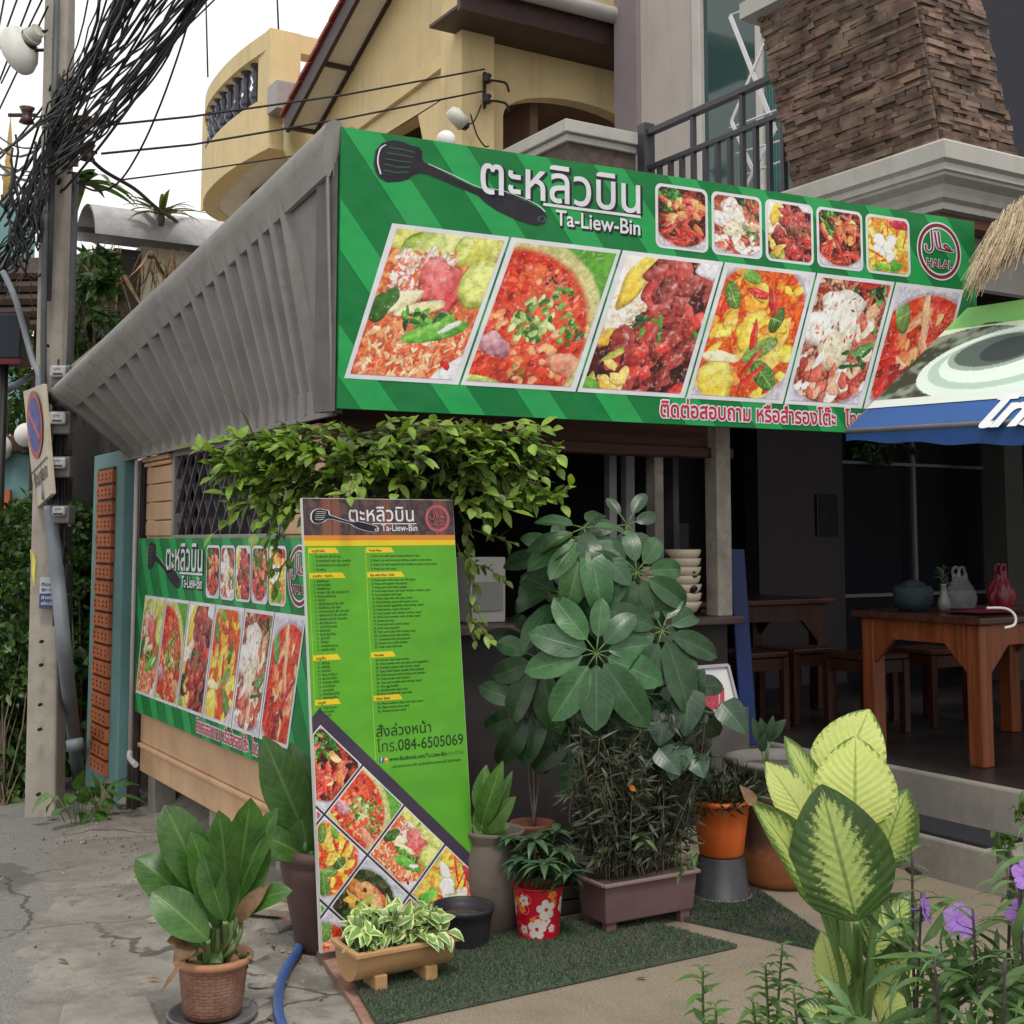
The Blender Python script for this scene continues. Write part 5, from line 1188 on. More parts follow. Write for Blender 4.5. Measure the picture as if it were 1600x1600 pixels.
# stickers and ribbon on the pole
st = thing('pole_sticker', on_pole(76, 930), 'small blue and white advert sticker pasted low on the concrete pole', 'sticker')
bl = flat('sticker_blue', (.035, .055, .17)); o = PD(61, 951, 8.225)
mb = MB(); wv, hv_ = RT * .115, V3(0, 0, .20); mb.quad(o, o + wv, o + wv + hv_ * .48, o + hv_ * .48, 0); mb.quad(o + hv_ * .485, o + wv + hv_ * .485, o + wv + hv_, o + hv_, 1); mb.build('sticker_sheet', [bl, flat('sticker_white', (.42, .43, .44))], st)
mb = MB(); 
for k, tx in enumerate(('ติดต่อ', '081-193-')): text_mb(mb, tx, o + hv_ * (.72 - .17 * k) + wv * .1 - FW * .002, RT, V3(0, 0, 1), .028, width=.09, m=0, bold=.03)
for k, tx in enumerate(('สำหรับ', 'พร้อมโอน')): text_mb(mb, tx, o + hv_ * (.30 - .18 * k) + wv * .1 - FW * .002, RT, V3(0, 0, 1), .028, width=.09, m=1, bold=.03)
mb.build('sticker_lettering', [bl, flat('sticker_white', (.42, .43, .44))], st)
mb = MB(); y_ = [PD(47, 858, 8.3), PD(55, 866, 8.27), PD(52, 905, 8.28), PD(50, 905, 8.28)]; mb.quad(*y_); mb.quad(PD(50, 862, 8.26), PD(56, 875, 8.26), PD(53, 920, 8.26), PD(49, 890, 8.26)); tag(mb.build('yellow_ribbon', flat('ribbon_yellow', (.65, .58, .12))), 'faded yellow ribbon tied round the concrete pole', 'ribbon')
# street lamp
lamp = thing('street_lamp', PD(40, 70, 8.35), 'white street lamp head turned away on short arms from the concrete pole', 'street lamp')
wl = plain('lamp_shade_white', (.62, .62, .58), .35, .05, 4, 0)
c = PD(28, 80, 8.3); axl = (RT * .72 + V3(0, 0, .42) - FW * .45).normalized()
u_ = axl.cross(V3(0, 0, 1)).normalized(); v_ = u_.cross(axl)
mb = MB(); prof = [(.0, -.06), (.06, -.055), (.115, -.03), (.125, .0), (.115, .05), (.085, .10), (.055, .125)]
N = 20; rings = []
for r_, z in prof: rings.append([mb.v(c + axl * (z) + (u_ * math.cos(2 * math.pi * k / N) * 1.0 + v_ * math.sin(2 * math.pi * k / N) * 1.55) * max(r_, .001)) for k in range(N)])
for i in range(len(prof) - 1):
    for k in range(N): mb.f((rings[i][k], rings[i][(k + 1) % N], rings[i + 1][(k + 1) % N], rings[i + 1][k]), 0, True)
mb.build('lamp_shade', wl, lamp)
mb = MB(); e = c + axl * .12; mb.tube([e, e + axl * .11], [.058, .05], 14); mb.tube([e + axl * .03, e + axl * .05], .066, 14); mb.build('lamp_neck', plain('lamp_cap_grey', (.5, .49, .44), .4, .1, 10, 0), lamp)
mb = MB(); q = PD(88, 45, 8.25); mb.tube([e + axl * .07, q], .013, 8); mb.tube([c + axl * .12 - V3(0, 0, .07), PD(86, 78, 8.25)], .012, 8); mb.build('lamp_arm', ins, lamp)
# ---------------- cables
def cable(a, b, sag, r, name='overhead_cable', lab=None, n=10, wig=0, group='cables strung from the concrete pole'):
    pts = []
    for i in range(n + 1):
        t_ = i / n; p = a.lerp(b, t_) - V3(0, 0, sag * 4 * t_ * (1 - t_))
        if wig: p = p + RT * wig * math.sin(t_ * 23 + a.x * 50) + V3(0, 0, wig * math.sin(t_ * 17 + b.x * 9))
        pts.append(p)
    mb = MB(); mb.tube(pts, r, 6); return tag(mb.build(name, black), lab, 'cable', group)
rnd.seed(3)
UPR = 'thin black cable fanning up from the concrete pole to the upper right'
for i in range(34):
    f = i / 33; sx = rnd.uniform(62, 128); sy = 330 - f * 40 - rnd.uniform(0, 210) * (1 - f * .3); ex_ = 150 + f * 205 + rnd.uniform(-14, 14); a = PD(sx, sy, 8.25 - rnd.uniform(0, .1)); b = PD(ex_, -25, rnd.uniform(5.2, 6.4)); b2 = a + (b - a) * 1.35
    cable(a, b2, rnd.uniform(.0, .12), rnd.choice((.0045, .0055, .007, .009)), lab=UPR, wig=rnd.choice((0, 0, .006, .012)))
def bundle(a, b, nm, lab, r=.013, k=7, spread=.03, sag=.08):
    root = thing('cable_bundle', a, lab, 'cables')
    for j in range(k):
        pts = []; ph = rnd.random() * 6.3; fr = rnd.uniform(1.5, 4.5); j8 = [Vector((rnd.uniform(.4, 1.5), 0)) for _ in range(9)]; jj = [v.x for v in spline(j8, 3)]
        for i in range(25):
            t_ = i / 24; p = a.lerp(b, t_) - V3(0, 0, sag * 4 * t_ * (1 - t_)); w_ = spread * jj[i]; pts.append(p + RT * w_ * math.cos(ph + fr * t_) + V3(0, 0, w_ * math.sin(ph + fr * t_)))
        mb = MB(); mb.tube(pts, r, 6); mb.build('strand', black, root)
bundle(PD(70, 190, 8.1), PD(215, -30, 6.0), '', 'thick twisted black cable bundle rising steeply just right of the pole', .006, 14, .050)
bundle(PD(85, 260, 8.1), PD(320, -30, 5.6), '', 'thick lumpy black cable bundle on the outer right side of the fan', .006, 14, .050)
bundle(PD(100, 205, 8.12), PD(-30, 455, 9.5), '', 'thick black cable bundle drooping down to the left edge', .006, 18, .075, .12)
bundle(PD(115, 130, 8.12), PD(46, 330, 8.1), '', 'short knot of black cables wrapped round the pole', .006, 18, .075, .02)
LWL = 'thin black cable running down from the pole toward the lower left'
for i in range(14):
    a = PD(rnd.uniform(66, 118), rnd.uniform(110, 300), 8.2); b = PD(rnd.uniform(-60, -20), rnd.uniform(150, 470), rnd.uniform(9.5, 12)); cable(a, b, rnd.uniform(.05, .35), rnd.choice((.007, .009, .012)), lab=LWL)
LTP = 'thin cable crossing the white sky left of the concrete pole'
for (x0, y0_, x1, y1_) in ((8, -10, -5, 60), (52, -10, -10, 150), (68, -5, 2, 130), (75, 10, -10, 190), (30, -10, -8, 95)): cable(PD(x0, y0_, 8), PD(x1, y1_, 9.5), .0, .007, lab=LTP)
DP = 'loose black wire hanging in the tangle on the pole'
for i in range(16):
    a = PD(rnd.uniform(0, 90), rnd.uniform(210, 380), 8.1); b = PD(rnd.uniform(-5, 75), rnd.uniform(300, 440), 8.15); cable(a, b, rnd.uniform(.05, .3), .008, lab=DP, wig=.02)
for pts, lab in ((((162, 196), (300, 182), (540, 148), (757, 108)), 'upper taut service wire from the pole to the yellow house bracket'), (((159, 240), (300, 226), (540, 185), (757, 142)), 'lower taut service wire from the pole to the yellow house bracket')):
    D_ = [8.1, 8.8, 9.9, 10.6]; mb = MB(); mb.tube([PD(p[0], p[1], d) for p, d in zip(pts, D_)], .009, 6); tag(mb.build('service_wire', black), lab, 'wire')
mb = MB(); mb.tube([PD(190, 281, 8.6), PD(330, 263, 9.4), PD(465, 243, 10.3)], .007, 6); tag(mb.build('service_wire', black), 'faint wire passing below the round yellow balcony', 'wire')
mb = MB(); mb.tube(spline([PD(302, 5, 7.5), PD(282, 75, 7.6), PD(252, 160, 7.7), (PD(220, 232, 7.8)), PD(185, 285, 7.9), PD(150, 298, 8), PD(120, 285, 8.1)]), .007, 6); tag(mb.build('hanging_loop_wire', black), 'long slack wire looping across the white sky right of the pole', 'wire')
mb = MB(); mb.tube(spline([PD(125, 230, 8.1), PD(160, 265, 8.3), PD(210, 295, 8.7), PD(245, 325, 9.2), PD(276, 346, 9.8)]), .013, 6); tag(mb.build('drop_wire', black), 'thick drop wire going from the pole to the grey cement roof edge', 'wire')
brk = thing('insulator_rack', PD(132, 215, 8.1), 'dark spool insulators bracketed to the right side of the pole', 'insulator', None)
for (px, py) in ((132, 195), (137, 238), (42, 180)):
    c = PD(px, py, 8.1); mb = MB(); mb.lathe([(.02, -.06), (.05, -.05), (.035, -.02), (.03, 0), (.035, .02), (.05, .05), (.02, .06)], c, 12); mb.build('spool', plain('brown_glaze', (.06, .025, .025), .3, .3, 8, 0), brk)
    mb = MB(); mb.bar(c - RT * .12, c + RT * .06, .02, .02); mb.build('bracket_arm', ins, brk)
# ---------------- no parking sign
ns = thing('no_parking_sign', PD(58, 800, 8.1), 'weathered no parking sign seen edge on, blue disc with red ring, on the pole', 'sign')
A, Bq, Cq, Dq = PD(36, 612, 8.36), PD(66, 600, 7.95), PD(80, 772, 7.92), PD(55, 796, 8.33)
nrm = (Bq - A).cross(Dq - A).normalized(); nrm = -nrm if nrm.dot(-FW) < 0 else nrm
mb = MB(); mb.slab(Dq, Cq, Bq, A, nrm, .03); mb.build('sign_panel', plain('sign_beige', (.47, .42, .33), .55, .08, 6, .05, dirt=(.24, .21, .17), dscale=4), ns, bevel=.004)
ev = (A - Dq); eu_ = (Cq - Dq); cen = Dq + ev * .64 + eu_ * .48; eu1 = eu_.normalized(); ev1 = ev.normalized(); r0 = eu_.length * .44
def disc(mb, r, lf, m, ri=0):
    N = 40; o_ = [mb.v(cen + nrm * lf + (eu1 * math.cos(t) + ev1 * math.sin(t)) * r) for t in np.linspace(0, 6.2832, N, endpoint=False)]
    mb.f(o_ if (mb.V and True) else o_, m)
mb = MB(); disc(mb, r0, .002, 0); disc(mb, r0 * .80, .003, 1); mb.bar(cen + nrm * .004 + (eu1 * -.56 + ev1 * .56) * r0, cen + nrm * .004 + (eu1 * .56 - ev1 * .56) * r0, r0 * .18, .002, up=nrm, m=0)
mb.build('no_parking_symbol', [flat('sign_red', (.36, .06, .05)), flat('sign_blue', (.02, .035, .24))], ns)
mb = MB(); text_mb(mb, 'ห้ามจอด', Dq + ev * .16 + eu_ * .1 + nrm * .003, eu1, ev1, .12, width=eu_.length * .8, bold=.03); mb.bar(Dq + ev * .30 + nrm * .002, Cq + ev * .30 + nrm * .002, .008, .002, up=nrm); mb.build('sign_lettering', flat('sign_black', (.04, .04, .04)), ns)
mb = MB(); mb.tube(spline([PD(5, 425, 8.6), PD(25, 470, 8.45), PD(50, 560, 8.3), PD(62, 600, 8.2), PD(70, 780, 8.1)]), .02, 8); mb.build('sign_post', pipeg, ns)
# ---------------- folding gate and teal post
gt = thing('folding_gate', (2.3, 8.3, 0), 'dark purple folding steel gate closed beside the tan wall', 'gate')
gm = plain('gate_purple', (.05, .038, .042), .5, .2, 8)
for k in range(9):
    yy = 8.30 + k * .062; mb = MB(); mb.box(2.24 + (k % 2) * .04, 2.27 + (k % 2) * .04, yy, yy + .022, -.24, 2.02); mb.build('gate_bar', gm, gt)
mb = MB()
for k in range(14):
    z = -.1 + k * .15; mb.bar((2.30, 8.30, z), (2.30, 8.85, z + .2), .006, .02, up=(1, 0, 0)); mb.bar((2.295, 8.30, z + .2), (2.295, 8.85, z), .006, .02, up=(1, 0, 0))
mb.build('gate_lattice', gm, gt)
mb = MB(); mb.tube([PX(214, 720, 2.2), PX(203, 1175, 2.2)], .014, 8); mb.tube(spline([PX(203, 1175, 2.2), PX(203, 1185, 2.18), PX(212, 1195, 2.16)]), .018, 8); tag(mb.build('drain_pipe', plain('white_pvc', (.42, .41, .40), .4, .08, 6, 0)), 'thin pale drain pipe running down in front of the purple gate', 'pipe')
teal = plain('teal_paint', (.135, .27, .27), .7, .1, 4, .1, dirt=(.10, .16, .15), dscale=2)
gp = thing('gate_post', (2.25, 9.0, 0), 'teal gate post with a column of orange ventilation bricks', 'gate post')
ya, yb = PX(190, 900, 2.2).y, PX(142, 900, 2.2).y; zt3 = PX(180, 705, 2.2).z
mb = MB(); mb.box(2.2, 2.285, ya, yb, -.4, zt3); mb.build('post_core', teal, gp, bevel=.01)
t = NT('orange_vent_brick'); br_ = t.n('ShaderNodeTexBrick'); t.l(t.mapping(rot=(0, R(90), 0)), br_.inputs[0]) if False else None
col = t.mix(t.ramp(t.noise(7), .3, .7), (.36, .10, .04), (.50, .17, .07)); orb = t.fin(t.mix(1.0, col, t.attr(), 'MULTIPLY'), .75, .25)
mb = MB(); z = -.05; k = 0; w0, w1 = ya + (yb - ya) * .25, ya + (yb - ya) * .76
while z < zt3 - .16:
    mb.box(2.175, 2.199, w0, w1, z, z + .088)
    for j in range(4): 
        yy = w0 + (w1 - w0) * (.14 + .24 * j); [mb.box(2.172, 2.1745, yy - .011, yy + .011, zz_, zz_ + .014, 0, (.22, .18, .16)) for zz_ in (z + .022, z + .052)]
    mb.box(2.185, 2.1985, w0, w1, z + .0895, z + .106, 0, (.18, .15, .14)); z += .108; k += 1
mb.build('vent_brick_column', orb, gp)
# wall with globe lamps further back
gw = thing('teal_garden_wall', PD(20, 1000, 12.5), 'teal garden wall with orange brick inset and brown coping behind the hedge', 'wall')
a, b = PD(-140, 712, 12.5), PD(66, 706, 12.5); dn = V3(0, 0, a.z + .8)
mb = MB(); mb.slab(a - dn, b - dn, b, a, -FW, .25); mb.build('wall_panel', teal, gw)
mb = MB(); mb.slab(PD(4, 845, 12.42), PD(15, 843, 12.42), PD(15, 765, 12.42), PD(4, 767, 12.42), -FW, .06); mb.build('brick_inset', orb, gw)
mb = MB(); mb.bar(a + V3(0, 0, .08) + FW * .1, b + V3(0, 0, .08) + FW * .1, .4, .17); mb.build('coping', plain('brown_coping', (.07, .035, .03), .6, .2, 5), gw, bevel=.02)
for px, py, r_ in ((-2, 703, .13), (42, 683, .12)):
    c = PD(px, py, 12.4); t_ = thing('garden_globe_lamp', c, 'white globe lamp on the teal wall, half cut by the left edge' if px < 10 else 'white globe lamp on the teal wall beside the no parking sign', 'lamp', 'globe lamps on the garden wall'); mb = MB(); mb.sphere(c + V3(0, 0, .02), r_, 10); mb.build('globe', white, t_); mb = MB(); mb.lathe([(.05, -.17), (.05, -.13), (.03, -.11)], c, 10); mb.build('lamp_base', ins, t_)
bf = thing('slat_fence', PD(128, 850, 11.6), 'dark red slatted fence between the pole and the teal gate post', 'fence')
mb = MB()
for k in range(12): a = PD(100 + k * 4.6, 850, 11.6); mb.box8([a + RT * p * .012 + FW * q * .02 + V3(0, 0, z) for z in (-.6, .63) for p, q in ((-1, -1), (1, -1), (1, 1), (-1, 1))])
mb.build('fence_slats', plain('red_brown_slat', (.075, .032, .026), .6, .2, 8), bf)
mb = MB(); mb.bar(PD(95, 738, 11.5), PD(155, 718, 11.5), .2, .08); mb.build('fence_coping', plain('grey_coping', (.16, .12, .115), .8, .15, 5), bf)
# dark roofed shed and box on the far left
sh = thing('tiled_shed', PD(30, 470, 11), 'dark brown tiled roof of a shed behind the pole', 'shed')
mb = MB()
for k in range(5):
    y0_ = 402 + k * 20; mb.slab(PD(-60, y0_ + 26, 10.8 - k * .08), PD(68, y0_ + 24, 10.8 - k * .08), PD(68, y0_, 11.2 - k * .08), PD(-60, y0_ + 4, 11.2 - k * .08), (0, -.4, 1), .05)
mb.build('roof_tiles', plain('dark_brown_tile', (.06, .04, .034), .8, .3, 6, .3), sh)
mb = MB()
for px in (2, 66): a = PD(px, 500, 11); mb.box8([a + RT * p * .05 + FW * q * .05 + V3(0, 0, z) for z in (-3.2, .3) for p, q in ((-1, -1), (1, -1), (1, 1), (-1, 1))])
mb.build('shed_post', dkb, sh)
bx_ = thing('hanging_notice_box', PD(18, 535, 10.2), 'dark blue box with a red lower edge at the left edge behind the sign', 'box')
mb = MB(); c = PD(8, 530, 10.2); mb.box8([c + RT * p * .16 + FW * q * .1 + V3(0, 0, z) for z in (-.17, .19) for p, q in ((-1, -1), (1, -1), (1, 1), (-1, 1))]); mb.build('box_body', plain('dark_navy_box', (.012, .015, .028), .5, .2, 5), bx_, bevel=.01)
mb = MB(); mb.box8([c + RT * p * .17 + FW * q * .11 + V3(0, 0, z) for z in (-.215, -.172) for p, q in ((-1, -1), (1, -1), (1, 1), (-1, 1))]); mb.build('box_base', plain('dark_red_edge', (.12, .012, .014), .5, .2, 5), bx_)
mb = MB(); mb.tube([c - V3(0, 0, .2), c - V3(0, 0, 3.1)], .035, 8); mb.build('box_post', ins, bx_)
mb = MB(); a, b = PD(-20, 628, 10.4), PD(48, 588, 10.8); mb.tube([a, b], .03, 8); tag(mb.build('grey_rail', pipeg), 'sloping grey rail above the hedge at the left edge', 'rail')
# ================================================================== plants
def rdir(up=0.0, r=rnd):
    while True:
        v = Vector((r.uniform(-1, 1), r.uniform(-1, 1), r.uniform(-1, 1)))
        if .1 < v.length < 1: v.normalize(); v.z += up; return v.normalized()
def tint(k, r=rnd, warm=0): 
    b = k * r.uniform(.75, 1.25); return (b * (1 + warm * r.uniform(0, .5)), b, b * r.uniform(.7, 1.0))
def leaf2(mb, A, B, nrm, W, bend=.5, m=0, col=(1, 1, 1), nu=3, nv=10, fold=.18, a=.8, wav=0.0, twist=0, blunt=.85):
    """leaf whose base is A and tip is B, arched by bend radians"""
    A, B, nrm = Vector(A), Vector(B), Vector(nrm); ch = B - A; L = ch.length; d = ch.normalized(); n = (nrm - d * nrm.dot(d)).normalized()
    h = bend / 2; d0 = d * math.cos(h) + n * math.sin(h); n0 = n * math.cos(h) - d * math.sin(h)
    Ls = L * (h / math.sin(h)) if h > .02 else L
    mb.leaf(A, d0, n0, Ls, W, bend=bend, fold=fold, nu=nu, nv=nv, a=a, col=col, wav=wav, m=m, twist=twist, blunt=blunt)
BARK = plain('plant_bark', (.13, .10, .07), .85, .25, 14, .4)
GRN = plain('green_stem', (.10, .16, .05), .5, .2, 14, .05)
def bush(name, c, rad, n, L, W, mat, label, cat='bush', group=None, seed=1, gaps=.35, stems=5, up=.25, base=None):
    """leaf clumps spread through an uneven volume, with woody stems"""
    r = random.Random(seed); c = Vector(c); base = Vector(base) if base else Vector((c.x, c.y, c.z - rad[2])); t_ = thing(name, base, label, cat, group)
    cl = []
    for _ in range(max(6, n // 26)):
        v = rdir(0, r) * r.uniform(.35, 1.0) ** .6; cl.append((c + Vector((v.x * rad[0], v.y * rad[1], v.z * rad[2])), r.uniform(.6, 1.35), v))
    mb = MB()
    for _ in range(n):
        p0, k, v = r.choice(cl); p = p0 + rdir(0, r) * min(rad) * gaps * r.random() ** .5
        d = (rdir(0, r) + v * .7 + Vector((0, 0, -.25))).normalized(); nn = rdir(.8, r)
        mb.leaf(p, d, nn, L * r.uniform(.65, 1.25), W * r.uniform(.7, 1.2), bend=r.uniform(.2, .9), nv=3, col=tint(k, r))
    mb.build('foliage', mat, t_)
    mb = MB()
    for p, k, v in cl[:stems + 4]: mb.tube(spline([base + rdir(0, r) * .04, base.lerp(p, .5) + rdir(0, r) * .08 * rad[2], p], 4), [.02 * rad[2] + .004] * 5 + [.01] * 3 + [.005], 5) if False else mb.tube([base, base.lerp(p, .5) + rdir(0, r) * .06, p], [.006 + .006 * rad[2], .004 + .004 * rad[2], .002], 6)
    mb.build('stems', BARK, t_); return t_
hedge_m = leafmat('hedge_leaf', (.062, .135, .03), (.032, .075, .018), .42, .25)
tree_m = leafmat('far_tree_leaf', (.10, .18, .04), (.05, .095, .025), .5, .3)
lt_m = leafmat('light_leaf', (.10, .19, .035), (.05, .11, .02), .42, .25)
lb = ['dense dark green hedge bush at the left edge behind the pole', 'leafy hedge bush between the pole and the teal gate post', 'low shaded hedge bush at the foot of the pole on the left', 'bright green shrub showing between pole and gate post above the hedge']
bush('hedge_bush', PD(18, 930, 10.2), (.62, .5, .68), 4400, .075, .042, hedge_m, lb[0], seed=1, base=PG(25, 1215))
bush('hedge_bush', PD(128, 905, 10.4), (.30, .5, .62), 2600, .075, .042, hedge_m, lb[1], seed=2, base=PG(128, 1200))
bush('hedge_bush', PD(15, 1100, 9.7), (.45, .4, .50), 2000, .11, .07, hedge_m, lb[2], seed=3, base=PG(30, 1240))
bush('hedge_bush', PD(120, 1090, 9.9), (.34, .3, .5), 900, .13, .085, hedge_m, 'broad leaved dark creeper on the hedge between the pole and conduit pipe', seed=8, base=PG(118, 1215))
bush('hedge_bush', PD(70, 850, 10.6), (.5, .4, .40), 2400, .07, .04, lt_m, 'fresh lighter green hedge top behind the pole below the red slatted fence', seed=14, base=PG(75, 1200))
bush('hedge_bush', PD(5, 1000, 9.4), (.35, .3, .5), 1500, .085, .05, hedge_m, 'tall leafy hedge plant cut by the left edge in front of the others', seed=15, base=PG(5, 1260))
bush('hedge_bush', PD(12, 1195, 9.3), (.42, .3, .24), 1100, .09, .05, hedge_m, 'low leafy ground bush at the left edge by the foot of the hedge', seed=16, base=PG(8, 1262))
bush('garden_tree', PD(20, 600, 14), (.75, .6, .75), 2600, .11, .06, tree_m, 'small tree behind the teal garden wall at the left edge', 'tree', seed=4, base=PD(20, 1100, 14))
bush('garden_tree', PD(135, 600, 13.5), (.35, .6, .85), 2200, .11, .06, tree_m, 'dense tree seen in the gap right of the pole under the eave', 'tree', seed=5, base=PD(135, 1100, 13.5))
bush('flowering_shrub', PD(142, 660, 11.9), (.16, .3, .5), 700, .08, .045, lt_m, 'light green shrub just left of the teal gate post top', 'shrub', seed=6, base=PD(145, 960, 11.9))
bush('climbing_plant', PD(140, 480, 9.6), (.24, .3, .75), 800, .16, .05, hedge_m, 'dark climbing plant hanging beside the pole under the cement roof edge', 'plant', seed=9, base=PD(150, 600, 9.6))
# strap-leaved plants
def strap(name, c, n, L, W, mat, label, cat='plant', seed=1, up=.6, droop=1.2, spread=1.0):
    r = random.Random(seed); c = Vector(c); t_ = thing(name, c, label, cat); mb = MB()
    for k in range(n):
        an = 2.4 * k + r.uniform(-.3, .3); el = up * r.uniform(.5, 1.5); d = Vector((math.cos(an) * spread, math.sin(an) * spread, el)).normalized()
        mb.leaf(c, d, Vector((0, 0, 1)) if d.z < .9 else Vector((1, 0, 0)), L * r.uniform(.6, 1.2), W, bend=droop * r.uniform(.5, 1.2), nv=7, a=.55, col=tint(1, r), fold=.3)
    mb.build('foliage', mat, t_); mb = MB(); mb.lathe([(.02, -.08), (.035, -.02), (.02, .03)], c, 8); mb.build('crown_base', BARK, t_); return t_
brom_m = leafmat('bromeliad_leaf', (.10, .16, .06), (.22, .17, .06), .45, .2); dry_m = leafmat('dry_leaf', (.25, .15, .08), (.13, .075, .04), .7, .25)
strap('roof_bromeliad', PD(252, 338, 10.15), 22, .42, .05, brom_m, 'spiky bromeliad growing on the grey cement roof edge', seed=3, up=1.0)
strap('roadside_strap_plant', PD(125, 290, 11), 16, .55, .12, hedge_m, 'dark strap leaved plant behind the pole against the white sky', seed=5, up=.5)
def dry(name, pts, label, seed, n=26, L=.38):
    r = random.Random(seed); c = PD(*pts[0]); t_ = thing(name, c, label, 'dead leaves'); mb = MB()
    for k in range(n):
        p = PD(*r.choice(pts)) + rdir(0, r) * .11 + RT * r.uniform(-.06, .06); mb.leaf(p, Vector((r.uniform(-.35, .35), r.uniform(-.3, .3), -r.uniform(.6, 1))), rdir(0, r), L * r.uniform(.5, 1.25), r.choice((.012, .02, .035)), bend=r.uniform(-.6, .9), nv=5, a=.6, col=tint(r.choice((.7, 1, 1.3)), r), fold=.5)
    mb.build('dry_fronds', dry_m, t_); mb = MB(); mb.sphere(c, .035, 6); mb.build('root_clump', BARK, t_)
dry('dried_fern', [(155, 395, 9.9), (165, 390, 9.9), (178, 398, 9.9), (172, 420, 9.9)], 'bunch of dried brown fronds hanging under the cement roof end', 4, 60, .5)
dry('dried_fern', [(235, 398, 10.0), (250, 402, 10.0), (262, 400, 10.0)], 'reddish dried fronds hanging from the middle of the cement roof edge', 6, 44, .36)
dry('dried_fern', [(135, 470, 9.8), (128, 520, 9.8), (140, 540, 9.8), (60, 420, 9.9)], 'straggly dead fronds hanging beside the pole below the cables', 8, 44, .45)
# weeds by the pole
def tuft(name, c, n, L, W, mat, label, seed, rad=.12, h=.2, grp=None):
    r = random.Random(seed); c = Vector(c); t_ = thing(name, c, label, 'weed', grp); mb = MB(); ms = MB()
    for _ in range(n):
        b = c + Vector((r.uniform(-rad, rad), r.uniform(-rad, rad), 0)); tp = b + Vector((r.uniform(-.6, .6) * rad * 1.4, r.uniform(-.6, .6) * rad * 1.4, h * r.uniform(.4, 1.1))); ms.tube([b, tp], .003, 4)
        d = Vector((tp.x - c.x, tp.y - c.y, .02)) + rdir(0, r) * .1; mb.leaf(tp, d, Vector((0, 0, 1)) + rdir(0, r) * .35, L * r.uniform(.7, 1.2), W * r.uniform(.8, 1.2), bend=r.uniform(.3, 1.0), nv=6, nu=2, col=tint(1, r), a=.6)
    mb.build('foliage', mat, t_); ms.build('stems', GRN, t_); return t_
weed_m = leafmat('broad_weed_leaf', (.085, .19, .04), (.05, .12, .03), .4, .25, vein=(.2, .32, .1), veins=6)
tuft('broad_leaf_weed', PG(135, 1285), 24, .16, .09, weed_m, 'broad leaved green weed growing from the rubble in front of the gate', 2, .12, .19)
tuft('roadside_weed', PG(22, 1258), 12, .07, .05, lt_m, 'small light green weed at the foot of the pole', 3, .06, .12)
rockm = plain('brown_rock', (.20, .145, .10), .9, .25, 9, .6, dirt=(.1, .08, .06))
def rock(name, c, s, label, seed, mat=rockm, grp=None):
    r = random.Random(seed); ph = [r.uniform(0, 6) for _ in range(6)]; mb = MB()
    N = 12
    prof = lambda th, z: 1 + .18 * math.sin(2 * th + ph[0]) + .12 * math.sin(3 * th + ph[1] + z * 3) + .08 * math.sin(5 * th + ph[2])
    rings = []
    for i in range(N // 2 + 1):
        a = math.pi * i / (N // 2); rings.append([mb.v(Vector(c) + Vector((s[0] * math.sin(a) * math.cos(th) * prof(th, a), s[1] * math.sin(a) * math.sin(th) * prof(th, a), s[2] * (-math.cos(a)) * (1 + .1 * math.sin(3 * th + ph[3]))))) for th in np.linspace(0, 6.2832, N, endpoint=False)])
    for i in range(N // 2):
        for k in range(N): mb.f((rings[i][k], rings[i][(k + 1) % N], rings[i + 1][(k + 1) % N], rings[i + 1][k]), 0, False)
    return tag(mb.build(name, mat), label, 'rock', grp)
rock('broken_rock', PG(185, 1262) + V3(0, 0, .07), (.15, .12, .13), 'brown rock lying beside the tan wall near the purple gate', 1)
rock('broken_rock', PG(222, 1255) + V3(0, 0, .02), (.16, .10, .06), 'grey rubble piece at the foot of the tan wall corner', 2, conc)
for i, (px, py, s_) in enumerate(((425, 1455, .05), (395, 1500, .035), (415, 1540, .04), (405, 1565, .03), (262, 1418, .03), (440, 1400, .05), (395, 1575, .035), (250, 1440, .03))):
    rock('mortar_lump', PG(px, py) + V3(0, 0, s_ * .2), (s_ * 1.5, s_ * 1.1, s_ * .6), 'lump of broken mortar on the lane beside the pots', 10 + i, conc, 'lumps of broken mortar on the lane')
mb = MB(); c = PG(425, 1435); mb.prism([(-.16, -.03), (.13, -.05), (.17, .02), (-.12, .05)], c + V3(0, 0, .05), Vector((.72, -.69, 0)), Vector((.69, .72, .1)), .025); tag(mb.build('loose_plank', woodmat('pale_plank', (.33, .29, .23), 0, .7, .3)), 'pale loose plank lying beside the brick patterned pot', 'plank')
# blue hose
hose = plain('blue_hose_pvc', (.035, .085, .24), .4, .12, 10, .05)
mb = MB(); mb.tube(spline([PG(470, 1478) + V3(.02, .1, .02), PG(468, 1490) + V3(0, 0, .025), PG(447, 1525) + V3(0, 0, .025), PG(436, 1560) + V3(0, 0, .025), PG(436, 1600) + V3(0, 0, .025), PG(455, 1650) + V3(0, 0, .025)], 8), .017, 12); tag(mb.build('garden_hose', hose), 'blue garden hose curving along the lane beside the big brown pot', 'hose')

